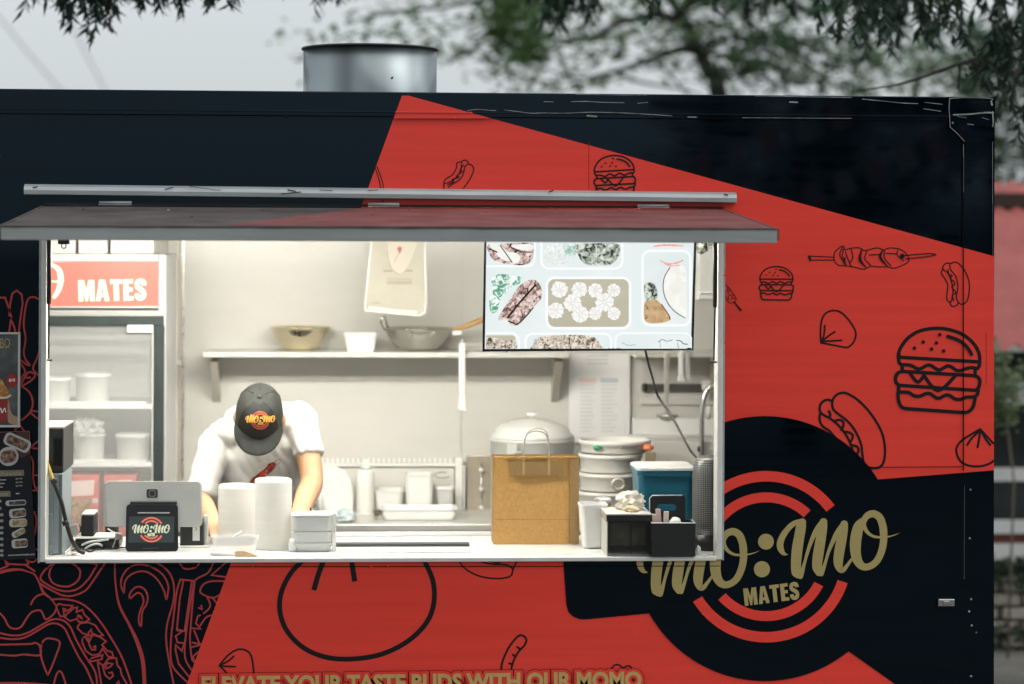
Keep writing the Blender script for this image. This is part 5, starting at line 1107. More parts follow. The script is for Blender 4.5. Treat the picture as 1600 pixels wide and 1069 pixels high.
E_DARK = emat('picture_stirfry', [(.02, .025, .02), (.30, .36, .30), (.72, .74, .66)], 55, [.36, .48, .64]); E_MINCE = emat('picture_fried_rice', [(.05, .04, .03), (.50, .41, .32), (.80, .75, .67)], 80, [.34, .46, .62])
E_INK = emat('picture_ink', [(.015, .015, .015)]); E_TAN = emat('picture_sauce', [(.46, .28, .12), (.62, .44, .26)], 40); E_RED = emat('picture_red', [(.80, .22, .18), (.9, .5, .45)], 60); E_CREAM = emat('picture_cream', [(.80, .80, .74), (.90, .90, .86)], 20)
def frr_(x0, y0, x1, y1, r, w): return ribbon(rrect(x0, y0, x1, y1, r, 6), w, True, False)
SC6 = lambda x, y: (720 + x / 3.81, 360 + y / 3.81)
def R6(x0, y0, x1, y1, r): a, b = SC6(x0, y0); c, d = SC6(x1, y1); return rrect(a, b, c, d, r / 3.81, 6)
def blob(pts, n=5): return fill(catmull([SC6(*p_) for p_ in pts], n, True))
sflat('picture_tray_base', [fill(R6(520, 290, 1000, 575, 40)), fill(R6(140, 625, 325, 712, 20)[:])], TVP, .0012, E_POOL, scr)
sflat('picture_tray_base', [fill(R6(1090, 130, 1360, 560, 40)), fill(R6(490, 20, 955, 218, 40)), fill(R6(1005, 40, 1385, 100, 20)), fill(R6(395, 625, 890, 710, 30)), fill(R6(930, 625, 1362, 706, 30))], TVP, .0012, E_PALE, scr)
sflat('picture_tray_rim', [frr_(*SC6(512, 283), *SC6(1008, 583), 12, 4), frr_(*SC6(1082, 122), *SC6(1366, 566), 12, 3.5), frr_(*SC6(480, 0), *SC6(962, 228), 12, 3.5), frr_(*SC6(100, -10), *SC6(440, 214), 12, 3), frr_(*SC6(385, 615), *SC6(895, 780), 12, 3), frr_(*SC6(920, 612), *SC6(1375, 780), 12, 2.5), frr_(*SC6(60, 612), *SC6(345, 780), 12, 3)], TVP, .0018, E_RIM, scr)
def star(cx, cy, r, seed, n=22):
    rnd = random.Random(seed); c_ = SC6(cx, cy); return fill([(c_[0] + r / 3.81 * (.92 + (.05 if k % 2 else -.05) + rnd.uniform(-.07, .07)) * math.cos(2 * math.pi * k / n), c_[1] + r / 3.81 * (.92 + (.05 if k % 2 else -.05) + rnd.uniform(-.07, .07)) * math.sin(2 * math.pi * k / n)) for k in range(n)])
DUMP = [(588, 352, 52), (706, 352, 50), (800, 358, 46), (912, 358, 42), (566, 478, 52), (666, 434, 56), (856, 428, 58), (712, 500, 54), (800, 495, 42), (912, 496, 42)]
sflat('picture_dumplings', [star(x, y, r, i) for i, (x, y, r) in enumerate(DUMP)], TVP, .0024, E_MOMO, scr)
E_FOLD = emat('picture_fold', [(.50, .49, .43)])
pl_ = []
for i, (x, y, r) in enumerate(DUMP):
    for k in range(7):
        a = 2 * math.pi * k / 7 + i; pl_.append(ribbon([SC6(x + r * .12 * math.cos(a), y + r * .12 * math.sin(a)), SC6(x + r * .55 * math.cos(a + .25), y + r * .55 * math.sin(a + .25)), SC6(x + r * .92 * math.cos(a + .3), y + r * .92 * math.sin(a + .3))], .55))
sflat('picture_dumpling_folds', pl_, TVP, .0030, E_FOLD, scr)
sflat('picture_greens', [blob([(215, 265), (270, 262), (310, 270), (360, 280), (350, 315), (290, 345), (255, 385), (230, 430), (215, 480), (180, 490), (170, 420), (190, 360), (180, 300)]), blob([(610, 85), (690, 78), (720, 110), (690, 150), (640, 165), (610, 140)])], TVP, .0012, E_GREEN, scr)
sflat('picture_meat', [blob([(410, 295), (450, 300), (478, 340), (480, 400), (450, 440), (400, 500), (350, 560), (300, 565), (270, 530), (225, 535), (240, 490), (300, 400), (350, 330)]), blob([(160, 90), (220, 80), (430, 80), (425, 170), (380, 205), (300, 205), (200, 180), (165, 130)])], TVP, .0012, E_MEAT, scr)
sflat('picture_meat_char', [ribbon([SC6(445, 325), SC6(400, 375), SC6(355, 425), SC6(310, 480), SC6(280, 520)], 3.0), ribbon([SC6(430, 460), SC6(390, 510), SC6(335, 560)], 2.0), ribbon([SC6(285, 540), SC6(330, 560)], 2.2), ribbon([SC6(235, 90), SC6(270, 140), SC6(305, 190)], 1.6), ribbon([SC6(300, 100), SC6(350, 125), SC6(420, 130)], 1.6), ribbon([SC6(170, 110), SC6(215, 130)], 2.2)], TVP, .0020, E_INK, scr)
sflat('picture_pale_pieces', [blob([(170, 85), (230, 78), (290, 160), (280, 185), (230, 160)]), blob([(300, 90), (420, 82), (425, 115), (350, 115)]), blob([(270, 130), (340, 140), (350, 180), (310, 195)])], TVP, .0017, E_CREAM, scr)
sflat('picture_rice', [blob([(500, 85), (600, 80), (620, 140), (640, 200), (560, 208), (505, 180)])], TVP, .0016, E_RICE, scr)
sflat('picture_stirfry', [blob([(690, 85), (780, 78), (930, 80), (945, 140), (900, 200), (820, 210), (740, 200), (700, 150)]), blob([(1095, 320), (1140, 312), (1168, 350), (1165, 405), (1110, 415), (1092, 380)])], TVP, .0020, E_DARK, scr)
sflat('picture_fried_rice', [blob([(440, 650), (520, 628), (700, 622), (800, 640), (835, 690), (830, 712), (440, 714), (435, 680)]), blob([(150, 640), (250, 645), (320, 660), (322, 705), (150, 712)])], TVP, .0018, E_MINCE, scr)
sflat('picture_sauce', [blob([(1095, 430), (1140, 405), (1180, 425), (1240, 500), (1245, 535), (1180, 552), (1110, 548), (1090, 510)])], TVP, .0018, E_TAN, scr)
sflat('picture_red_garnish', [ribbon([SC6(1190, 180), SC6(1230, 200), SC6(1280, 195), SC6(1320, 180)], 2.2), ribbon([SC6(1210, 195), SC6(1250, 212), SC6(1300, 208)], 1.8), ribbon([SC6(1150, 95), SC6(1220, 88), SC6(1320, 92)], 2.6)], TVP, .0018, E_RED, scr)
sflat('picture_cream_wrap', [blob([(1245, 225), (1330, 215), (1345, 350), (1340, 520), (1300, 500), (1240, 430), (1205, 350), (1215, 270)])], TVP, .0016, E_CREAM, scr)
sflat('picture_wrap_edge', [ribbon([SC6(1245, 222), SC6(1212, 280), SC6(1205, 350), SC6(1225, 420), SC6(1270, 480), SC6(1335, 522)], 1.3), ribbon([SC6(1100, 440), SC6(1115, 465), SC6(1100, 470)], .8, smooth=False), ribbon([SC6(1095, 500), SC6(1110, 520), SC6(1095, 525)], .8, smooth=False), ribbon([SC6(1195, 440), SC6(1235, 500), SC6(1245, 530)], 1.2)] + [ribbon([SC6(1175, 665), SC6(1200, 650), SC6(1225, 660), SC6(1260, 652)], .9), ribbon([SC6(1285, 655), SC6(1310, 660), SC6(1325, 675), SC6(1350, 678)], 1.3), ribbon([SC6(960, 670), SC6(1000, 685), SC6(1040, 680)], .5), ribbon([SC6(1185, 660), SC6(1188, 700)], .5), ribbon([SC6(1290, 670), SC6(1296, 700)], .8)], TVP, .0022, E_INK, scr)
pbox('wall_arm', 900, 365, 960, 440, .47, .20, M_BLACKP, t)
crumple('dark_bracket_foam', 'dark lump of foam beside the upper right of the menu screen', 'foam', at(1098, 386, .55), .022, .02, .03, mat('dark_foam', (.07, .07, .065), .9, base2=(.3, .3, .28), vscale=60), 21, None, .3, 2)
sp = thing('switch_box', 'white plastic box on the wall right of the menu screen', 'box', at(1105, 440, 1.0)); pbox('body', 1090, 384, 1118, 470, 1.0, .1, M_DIMWHITE, sp, .01); pbox('cover', 1093, 456, 1114, 459, .992, .0075, M_WHITE, sp, .002)
tag(tube('screen_cable', catmull([at(1008, 546, .46), at(1013, 568, .46), at(1020, 592, .45), at(1025, 612, .44), at(1032, 625, .43), at(1044, 642, .40), at(1056, 662, .36), at(1070, 688, .31), at(1080, 706, .26), at(1093, 720, .20)], 5), .0042, M_BLACKP, None, 8), 'thin black cable hanging from the menu screen to the speaker', 'cable')

# hanging carrier bag
HY = 1.62
t = thing('hanging_carrier_bag', 'cream carrier bag hanging flat from above between the fridge and the screen', 'bag', at(618, 490, HY))
o_ = [(581, 340), (665, 340), (664, 400), (666, 470), (664, 488), (655, 493.5), (618, 490), (572, 485), (570, 478), (575, 430), (578, 400), (580, 382)]
HP = Plane((0, HY, 0), (0, -1, 0)); N = len(o_)
M_CREAMBAG = mat('cream_bag', (.42, .40, .33), .55, var=.07, vscale=7, bump=.05, bscale=14)
mesh('body', [HP(*p_, .012) for p_ in o_] + [HP(618 + (x - 618) * 1.012, 430 + (y - 430) * 1.008, 0) for x, y in o_] + [HP(*p_, -.012) for p_ in o_], [tuple(range(N)), tuple(range(3 * N - 1, 2 * N - 1, -1))] + [(j * N + k, j * N + (k + 1) % N, (j + 1) * N + (k + 1) % N, (j + 1) * N + k) for j in range(2) for k in range(N)], M_CREAMBAG, t)
flat('white_edge', [ribbon(o_[1:], 1.8, smooth=False), ribbon([(581, 340), (580, 382)], 1.8, smooth=False)], HP, .0135, M_WHITE, t)
flat('pale_bottom', [ribbon([(578, 481), (618, 486), (650, 488)], 5)], HP, .0130, mat('pale_cream', (.62, .60, .54), .6), t)
flat('folded_flap', [fill([(602, 378), (606, 405), (612, 420), (624, 429), (634, 422), (645, 400), (652, 380), (640, 372), (610, 372)])], HP, .0145, mat('flap_cream', (.52, .485, .41), .6), t)
flat('flap_fold_line', [ribbon([(604, 380), (607, 405), (613, 421), (624, 429)], 1), ribbon([(616, 410), (624, 394)], .9)], HP, .0152, mat('fold_brown', (.30, .25, .18), .7), t)
flat('printed_dot', [disc(624.5, 389, 3.6, 16), fill([(621.5, 391), (627.5, 391), (624.5, 397)])], HP, .0152, mat('brick_red_print', (.40, .12, .08), .6), t)
M_FADE = mat('faded_brown_print', (.30, .23, .15), .7)
flat('faded_print', [ribbon([(600, 423.5), (612, 423.5)], 2.0, smooth=False), ribbon([(632, 423), (644, 423)], 2.0, smooth=False), ribbon([(604, 435.5), (643, 436.5)], .8, smooth=False)] + [ribbon([(606 + k * 3.6, 438.8), (606 + k * 3.6, 444.5)], 1.5, smooth=False, cap=False) for k in range(11)] + [ribbon([(582, 473), (594, 473.5)], 1.2, smooth=False)], HP, .0142, M_FADE, t)

# ================================================================== posters outside, left of the hatch
M_POSTERF = mat('poster_frame', (.50, .50, .50), .35, .4)
t = thing('framed_poster', 'silver framed food poster with a red price burst, left of the hatch', 'poster', at(0, 665, -.02))
PX = Plane((0, -.013, 0), (0, -1, 0))
a0 = -95
pbox('backing', a0, 521, 30, 667, -.013, .012, mat('poster_grey', (.045, .05, .052), .4, base2=(.15, .17, .17), vscale=9, thr=(.42, .75)), t)
for nm, (a, b, c, d) in (('frame', (a0 - 3, 519.5, 31.5, 522.5)), ('frame', (a0 - 3, 664.5, 31.5, 668))): pbox(nm, a, b, c, d, -.019, .018, M_POSTERF, t, .001)
for a in (a0 - 3, 27.8): pbox('frame', a, 522.8, a + 3.5, 664.2, -.019, .018, M_POSTERF, t, .001)
flat('lettering', [text_px('BO', (.5, 543.5), (15.5, 543), (.5, 529), -.01)], PX, .0016, mat('poster_gold', (.42, .33, .13), .4), t)
flat('lettering', [ribbon([(-60, 544.5), (16, 543.5)], .6, smooth=False)], PX, .0016, mat('poster_gold', (.4, .3, .1)), t)
nb = 18; flat('price_burst', [fill([(18.5 + (9.6 if k % 2 else 7.6) * math.cos(math.pi * k / nb), 594.5 + (11.5 if k % 2 else 9.2) * math.sin(math.pi * k / nb)) for k in range(2 * nb)])], PX, .0022, mat('burst_red', (.30, .012, .014), .4), t)
flat('price', [text_px('$15', (13.8, 597), (23.6, 596.6), (13.8, 592), .03)], PX, .0028, M_WHITE, t)
flat('printed_food', [fill(catmull([(-30, 620), (-20, 596), (0, 592), (8, 603), (14, 612), (10, 620)], 4, True))], PX, .0014, mat('fried_food', (.32, .12, .03), .5, base2=(.55, .30, .09), vscale=60), t)
flat('printed_tray', [ribbon([(-40, 624), (0, 622), (11, 621), (16, 618)], 3)], PX, .0018, mat('tray_cream', (.62, .55, .45), .5), t)
flat('printed_cup', [fill([(-40, 626), (12, 624), (11, 659), (-40, 660)])], PX, .0016, mat('cup_red', (.25, .02, .018), .45, var=.2, vscale=20), t)
flat('printed_script', [ribbon(S('-12,645 -6,640 -4,648 1,638 3,645 7,638 9,644'), 1.3)], PX, .0022, M_WHITE, t)
flat('printed_hand', [fill(catmull([(12.5, 624), (16, 640), (20, 648), (28, 653), (28, 664), (16, 662), (12, 655)], 4, True))], PX, .0019, mat('printed_skin', (.36, .22, .16), .5), t)
t = thing('menu_board', 'black menu board with pictures of food trays and prices, left of the hatch', 'menu board', at(0, 880, -.02))
q = [(-150, 681), (46, 673.5), (56, 873), (-150, 882)]
f_ = [SIDE(x, y, .014) for x, y in q]; k_ = [SIDE(x, y, .0095) for x, y in q]
mesh('board', f_ + k_, [(0, 1, 2, 3), (7, 6, 5, 4)] + [(i, (i + 1) % 4, (i + 1) % 4 + 4, i + 4) for i in range(4)], mat('menu_black', (.006, .008, .012), .35, spec=.3), t)
MP = Plane((0, -.014, 0), (0, -1, 0))
ZM = lambda x, y: (x / 4.65, 660 + y / 4.65)
flat('top_edge', [ribbon([(-150, 681), (46, 673.7), (47.5, 700)], .8, smooth=False)], MP, .0010, mat('menu_edge', (.30, .06, .08), .4), t)
flat('maroon_print', [fill([ZM(120, 70), ZM(217, 66), ZM(222, 225), ZM(160, 260), ZM(120, 230)])], MP, .0008, mat('maroon', (.055, .012, .016), .4), t)
M_TRAYW = mat('printed_tray_white', (.40, .40, .385), .45); M_FOOD = mat('printed_brown_food', (.05, .022, .014), .5, base2=(.28, .17, .12), vscale=85, thr=(.4, .62)); M_FOODT = mat('printed_tan_food', (.20, .15, .06), .5, base2=(.42, .34, .18), vscale=85)
def rot_rr(cx, cy, w, h, r, ang):
    a = math.radians(ang); return [ZM(cx + x * math.cos(a) - y * math.sin(a), cy + x * math.sin(a) + y * math.cos(a)) for x, y in rrect(-w / 2, -h / 2, w / 2, h / 2, r, 4)]
items = [(125, 147, 200, 96, 34, 24, M_FOOD), (62, 248, 145, 138, 68, -12, M_FOOD), (115, 585, 150, 40, 18, -3, mat('printed_dark_food', (.02, .02, .018), .5, base2=(.2, .19, .17), vscale=80)), (128, 660, 122, 66, 22, -7, M_FOOD), (132, 730, 130, 60, 22, -3, M_FOODT), (135, 802, 105, 46, 20, -28, M_FOODT), (143, 880, 116, 66, 20, -5, M_FOOD)]
flats('printed_tray', [fill(rot_rr(x, y, w, h, r, a)) for x, y, w, h, r, a, m in items], MP, .0012, M_TRAYW, t)
for x, y, w, h, r, a, m in items: flat('printed_dish', [fill(rot_rr(x + (10 if h < 80 else 0), y, w * .80, h * .66, r * .6, a))], MP, .0026, m, t)
M_TANBAR = mat('menu_tan_bar', (.155, .135, .085), .45)
flats('heading_bar', [fill([ZM(-120, 352), ZM(174, 345), ZM(176, 388), ZM(-120, 398)]), fill([ZM(-160, 506), ZM(76, 498), ZM(78, 540), ZM(-160, 548)])], MP, .0012, M_TANBAR, t)
flat('heading', [text_px('Shavale', ZM(-16, 391), ZM(158, 385), ZM(-16, 357), .0), text_px('ASSI', ZM(-2, 536), ZM(56, 533), ZM(-2, 516), .02)], MP, .0018, mat('menu_letter', (.30, .285, .23), .45), t)
M_MW = mat('menu_white', (.42, .42, .42), .45)
ml = []
for y in (412, 438, 464): ml += [text_px('$9.90', ZM(114, y + 5), ZM(162, y + 3), ZM(114, y - 7), .01), ribbon([ZM(-60, y + 8), ZM(50 - (y - 400) * .5, y + 6)], 1.3, smooth=False)]
ml += [ribbon([ZM(118, 518), ZM(138, 517)], 1.8, smooth=False)]
for y in (575, 628, 674, 718, 768, 806, 850, 894, 936, 968): ml.append(text_px('90' if y > 840 else '00', ZM(-10, y + 9), ZM(24 if y > 660 else 10, y + 8), ZM(-10, y - 12), .02))
ml.append(text_px('www.momomates.com', ZM(58, 972), ZM(252, 964), ZM(58, 960), .02))
flat('menu_text', ml, MP, .0018, M_MW, t)
# ================================================================== the worker
def ring(c, u, v, a, b, n=20, p=2.0):
    c, u, v = V(c), V(u).normalized(), V(v).normalized(); out = []
    for k in range(n):
        t = 2 * math.pi * k / n; ct, st_ = math.cos(t), math.sin(t)
        out.append(c + u * (a * math.copysign(abs(ct) ** (2 / p), ct)) + v * (b * math.copysign(abs(st_) ** (2 / p), st_)))
    return out
def loft(rings):
    N = len(rings[0]); vs = [v for r in rings for v in r]
    fs = [(i * N + k, i * N + (k + 1) % N, (i + 1) * N + (k + 1) % N, (i + 1) * N + k) for i in range(len(rings) - 1) for k in range(N)]
    fs += [tuple(range(N - 1, -1, -1)), tuple((len(rings) - 1) * N + k for k in range(N))]
    return vs, fs
def limb(pts, rad, seg=14):
    """tapered limb along smooth joints"""
    q = catmull([(*p, r) for p, r in zip([tuple(V(x)) for x in pts], rad)], 5)
    return tube_geo([p[:3] for p in q], [p[3] for p in q], seg)
def ellipsoid(c, rx, ry, rz, M=None, n=14):
    vs, fs = [], []; c = V(c)
    for i in range(n + 1):
        th = math.pi * i / n
        for k in range(n * 2):
            ph = math.pi * k / n; p = V((rx * math.sin(th) * math.cos(ph), ry * math.sin(th) * math.sin(ph), rz * math.cos(th)))
            vs.append(c + (M @ p if M else p))
    m = n * 2
    for i in range(n):
        for k in range(m): fs.append((i * m + k, i * m + (k + 1) % m, (i + 1) * m + (k + 1) % m, (i + 1) * m + k))
    return vs, fs
def fuse(name, geos, m, parent, voxel=.008, smooth=6, fac=.5):
    """union of closed shapes as one continuous skin"""
    vs, fs = merge(geos); me = bpy.data.meshes.new('fuse'); me.from_pydata([tuple(v) for v in vs], [], fs); me.update()
    bm = bmesh.new(); bm.from_mesh(me); bmesh.ops.remove_doubles(bm, verts=bm.verts, dist=1e-5); bmesh.ops.recalc_face_normals(bm, faces=bm.faces); bm.to_mesh(me); bm.free()
    o = bpy.data.objects.new('fuse', me); COL.objects.link(o)
    r = o.modifiers.new('r', 'REMESH'); r.mode = 'VOXEL'; r.voxel_size = voxel; r.adaptivity = 0
    s = o.modifiers.new('s', 'SMOOTH'); s.factor = fac; s.iterations = smooth
    dg = bpy.context.evaluated_depsgraph_get(); dg.update(); ev = o.evaluated_get(dg); e = ev.to_mesh()
    V_ = [v.co.copy() for v in e.vertices]; F_ = [tuple(p.vertices) for p in e.polygons]; ev.to_mesh_clear(); bpy.data.objects.remove(o)
    return mesh(name, V_, F_, m, parent, True)
def bvh_of(o):
    w = WL[o.name]; me = o.data
    return BVHTree.FromPolygons([v.co + w for v in me.vertices], [tuple(p.vertices) for p in me.polygons])
class Wrap:
    """print that lies on a curved surface: found by looking along one direction onto it"""
    def __init__(s, bvh, plane, d): s.b, s.pl, s.d = bvh, plane, V(d).normalized()
    def __call__(s, px, py, off=0.0):
        o = s.pl(px, py); h = s.b.ray_cast(o - s.d * .4, s.d, 1.2)
        return (h[0] + h[1] * off * (1 if h[1].dot(s.d) < 0 else -1)) if h[0] is not None else o

HC = at(405, 652.5, .74)                                   # head centre
TH = math.radians(50)
hu, hf, hr = V((0, -math.sin(TH), math.cos(TH))), V((0, -math.cos(TH), -math.sin(TH))), V((1, 0, 0))
hr = V((math.cos(.05), 0, -math.sin(.05))); hu = (hu - hr * hu.dot(hr)).normalized(); hf = hr.cross(hu) * -1
if hf.y > 0: hf = -hf
HM = Matrix((hr, hf, hu)).transposed()                    # local x right, y forward, z up of the head
HL = lambda x, y, z: HC + HM @ V((x, y, z))
man = thing('person', 'worker in a white printed t-shirt and charcoal cap bending over the counter', 'person', (HC.x, 1.3, ZF))
shL, shR = at(338, 690, .98), at(474, 652, .92)
elL, elR = at(312, 778, .86), at(487, 752, .80)
wrL, wrR = onc(330, 845) + V((0, 0, .05)), at(462, 812, .56)
wrL = V((at(333, 830, .5).x, .50, ZC + .06)); wrR = V((at(462, 825, .46).x, .46, ZC + .055))
chest = (shL + shR) / 2 + V((0, .02, -.03)); pel = V((at(405, 700, 1.2).x, 1.27, ZF + .90))
nk = HL(0, -.035, -.09)
shax = (shR - shL).normalized()
sp_ = (chest - pel).normalized(); bkv = shax.cross(sp_).normalized()
hipx = V((1, 0, 0))
geo = []
# head: skull, face, jaw, nose, ears, neck
geo += [ellipsoid(HL(0, -.005, .02), .076, .095, .095, HM), ellipsoid(HL(0, .025, -.045), .060, .070, .080, HM), ellipsoid(HL(0, .062, -.098), .030, .026, .024, HM),
        limb([HL(0, .086, -.005), HL(0, .104, -.038), HL(0, .092, -.048)], [.009, .014, .010], 10), ellipsoid(HL(-.020, .080, -.078), .016, .012, .006, HM), ellipsoid(HL(.012, .082, -.078), .020, .012, .006, HM),
        ellipsoid(HL(-.086, -.012, -.022), .014, .024, .034, HM), ellipsoid(HL(.086, -.012, -.022), .014, .024, .034, HM), ellipsoid(HL(-.034, .078, -.008), .014, .010, .006, HM), ellipsoid(HL(.034, .078, -.008), .014, .010, .006, HM),
        limb([HL(0, -.02, -.05), nk, chest + V((0, 0, .05))], [.058, .058, .075])]
# trunk under the shirt
geo += [loft([ring(pel - sp_ * .06, hipx, bkv, .15, .10), ring(pel + sp_ * .08, hipx, bkv, .145, .095), ring(pel.lerp(chest, .5), shax, bkv, .145, .10), ring(pel.lerp(chest, .85), shax, bkv, .165, .105), ring(chest + sp_ * .03, shax, bkv, .15, .085)])]
geo += [limb([shL, shL.lerp(elL, .5), elL, elL.lerp(wrL, .35), wrL], [.056, .048, .040, .040, .027]), limb([shR, shR.lerp(elR, .5), elR, elR.lerp(wrR, .35), wrR], [.056, .050, .044, .042, .028])]
def hand(w, d, side):
    d = V(d).normalized(); s = V((side, 0, 0)); s = (s - d * s.dot(d)).normalized(); n = d.cross(s) * side
    out = [loft([ring(w - d * .015, s, n, .026, .019, 12), ring(w + d * .03, s, n, .036, .016, 12), ring(w + d * .085, s, n, .040, .013, 12), ring(w + d * .092, s, n, .036, .010, 12)])]
    for k, L in enumerate((.068, .078, .073, .055)):
        b = w + d * .083 + s * (-.030 + .020 * k); out.append(limb([b, b + d * L * .45 - V((0, 0, .008)), b + d * L * .8 - V((0, 0, .024)), b + d * L * .95 - V((0, 0, .036))], [.0095, .009, .008, .006], 9))
    out.append(limb([w + d * .02 - s * .028, w + d * .055 - s * .052, w + d * .085 - s * .056 - V((0, 0, .012))], [.014, .011, .008], 9)); return out
geo += hand(wrL, (.25, -.9, -.15), -1) + hand(wrR, (-.25, -.9, -.15), 1)
# legs and feet
ftz = ZF
for sx in (-1, 1):
    h = pel + V((sx * .085, .0, -.03)); k = V((h.x + sx * .02, 1.21, ZF + .48)); a = V((h.x + sx * .03, 1.27, ZF + .09))
    geo += [limb([h, h.lerp(k, .5), k, k.lerp(a, .35), a], [.092, .078, .056, .054, .038])]
    geo += [limb([a + V((0, .04, -.045)), a + V((0, -.06, -.05)), a + V((0, -.17, -.062))], [.038, .040, .026])]
body = fuse('body', geo, M_SKIN, man, .0075, 4)
# t-shirt: trunk and two short sleeves
slL, slR = shL.lerp(elL, 1.0), shR.lerp(elR, .62)
axL, axR = (elL - shL).normalized(), (elR - shR).normalized()
def perp(ax):
    u = ax.cross(V((0, 1, 0))).normalized(); return u, ax.cross(u).normalized()
uL, vL = perp(axL); uR, vR = perp(axR)
low = pel - sp_ * .10
front = -bkv if bkv.y > 0 else bkv
sg = [loft([ring(low + front * .03, hipx, bkv, .185, .125, 24), ring(pel.lerp(chest, .2) + front * .04, hipx, bkv, .185, .135, 24), ring(pel.lerp(chest, .5) + front * .045, shax, bkv, .190, .145, 24), ring(pel.lerp(chest, .82) + front * .015, shax, bkv, .205, .132, 24, 2.3), ring(chest + sp_ * .02, shax, bkv, .185, .105, 24, 2.3), ring(chest + sp_ * .07, shax, bkv, .10, .06, 24)]),
      ellipsoid(nk.lerp(shR, .5) + V((0, .05, .005)), .105, .085, .062, None, 10), ellipsoid(nk.lerp(shL, .5) + V((0, .06, .0)), .105, .085, .060, None, 10), ellipsoid(chest + V((0, .07, .06)), .15, .10, .07, None, 10),
      loft([ring(shL - axL * .05 + shax * .02, uL, vL, .05, .06), ring(shL, uL, vL, .062, .066), ring(shL.lerp(slL, .5), uL, vL, .060, .062), ring(slL, uL, vL, .062, .060)]),
      loft([ring(shR - axR * .05 - shax * .02, uR, vR, .05, .06), ring(shR, uR, vR, .060, .066), ring(shR.lerp(slR, .5), uR, vR, .058, .062), ring(slR, uR, vR, .062, .060)])]
shirt = fuse('t_shirt', sg, M_SHIRT, man, .0085, 12)
# soft folds in the cloth
me = shirt.data; w0 = WL[shirt.name]
from mathutils import noise
nv = [v.normal.copy() for v in me.vertices]
for v, nrm in zip(me.vertices, nv):
    p = v.co + w0; k = noise.noise(V((p.x * 9, p.y * 6, p.z * 5))) * .006 + (abs(noise.noise(V((p.x * 24 + p.z * 14, p.y * 12, p.z * 9 + 4)))) ** .7) * .008 - .002
    v.co += nrm * k
me.update()
tube('collar', [nk + V((0, .02, -.035)) + hr * (.075 * math.cos(a)) + V((0, .066 * math.sin(a), .02 * math.sin(a))) for a in [2 * math.pi * k / 24 for k in range(25)]], .009, M_SHIRT, shirt, 8)
for sx in (-1, 1):
    h = pel + V((sx * .085, 0, -.02)); k = V((h.x + sx * .02, 1.21, ZF + .48)); a = V((h.x + sx * .03, 1.27, ZF + .07))
    mesh('trouser_leg', *limb([h + V((0, 0, .10)), h, h.lerp(k, .5), k, k.lerp(a, .4), a], [.108, .112, .094, .074, .070, .062], 18), mat('dark_trousers', (.02, .021, .025), .85), man, True)
    mesh('shoe', *limb([a + V((0, .055, -.030)), a + V((0, -.03, -.026)), a + V((0, -.14, -.034)), a + V((0, -.20, -.040))], [.036, .050, .045, .024], 16), mat('black_shoe', (.012, .012, .012), .5), man, True)
# cap: crown of panels, brim, button, seams
def capsurf(az, el):
    """az around the head (0 = front), el 0 rim .. 1 top"""
    a = az; ca, sa = math.cos(a), math.sin(a); r = math.cos(el * math.pi / 2) ** .62
    hgt = .110 * math.sin(el * math.pi / 2) ** .95
    return HL(.0885 * r * sa, -.006 + .103 * r * ca + .012 * math.sin(el * math.pi / 2) * (1 if ca > 0 else 0) * ca, .012 + hgt - .012 * (1 - el) * (ca))
vs, fs = [], []; NA, NE = 48, 14
for j in range(NE):
    for i in range(NA): vs.append(capsurf(2 * math.pi * i / NA, j / NE))
vs.append(HL(0, -.006, .122))
for j in range(NE - 1):
    for i in range(NA): fs.append((j * NA + i, j * NA + (i + 1) % NA, (j + 1) * NA + (i + 1) % NA, (j + 1) * NA + i))
for i in range(NA): fs.append(((NE - 1) * NA + i, (NE - 1) * NA + (i + 1) % NA, len(vs) - 1))
cap_ = mesh('cap', vs, fs, M_CAP, man, True)
M_CAPF = mat('shaded_cap_front', (.009, .011, .010), .8, var=.25, vscale=30, bump=.2, bscale=260)  # darker front cloth, partly standing in for light falling on the crown behind
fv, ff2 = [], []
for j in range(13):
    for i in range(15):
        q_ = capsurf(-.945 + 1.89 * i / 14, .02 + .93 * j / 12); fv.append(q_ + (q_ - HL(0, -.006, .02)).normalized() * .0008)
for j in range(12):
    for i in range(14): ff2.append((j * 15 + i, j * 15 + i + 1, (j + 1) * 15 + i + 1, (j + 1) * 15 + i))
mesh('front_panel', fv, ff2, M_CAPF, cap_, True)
M_CAPS = mat('cap_seam', (.016, .018, .015), .9)
for az in (0.0, .95, -.95, 2.1, -2.1, math.pi):
    tube('cap_seam', [capsurf(az, e / 12) + (capsurf(az, e / 12) - HL(0, 0, .03)).normalized() * .0006 for e in range(0, 12)], .0016, M_CAPS, cap_, 5)
lathe('cap_button', [(.009, 0), (.009, .004), (.004, .007), (.001, .007)], HL(0, -.006, .120), M_BLACKP, cap_, 14, axis=hu)
bv, bf = [], []; NB = 22
for t_ in range(2):
    for j in range(8):
        for i in range(NB + 1):
            a = -1.40 + 2.80 * i / NB; k = j / 7
            p0_ = V((.0872 * math.sin(a), -.006 + .0995 * math.cos(a), .0)); ext = .064 * math.cos(a) ** .34
            q_ = V((p0_.x * (1 + .06 * k), p0_.y + ext * k, 0)); z_ = .0165 - .012 * math.cos(a) - .014 * k * k - .93 * (q_.x ** 2) * k - .010 * k
            bv.append(HL(q_.x, q_.y, z_ - .004 * t_))
o_n = 8 * (NB + 1)
for t_ in range(2):
    for j in range(7):
        for i in range(NB):
            a = t_ * o_n + j * (NB + 1) + i; f_q = (a, a + 1, a + NB + 2, a + NB + 1); bf.append(f_q if t_ == 0 else f_q[::-1])
for j in range(7):
    for i in (0, NB): a = j * (NB + 1) + i; bf.append((a, a + NB + 1, o_n + a + NB + 1, o_n + a))
for i in range(NB): a = 7 * (NB + 1) + i; bf.append((a, a + 1, o_n + a + 1, o_n + a))
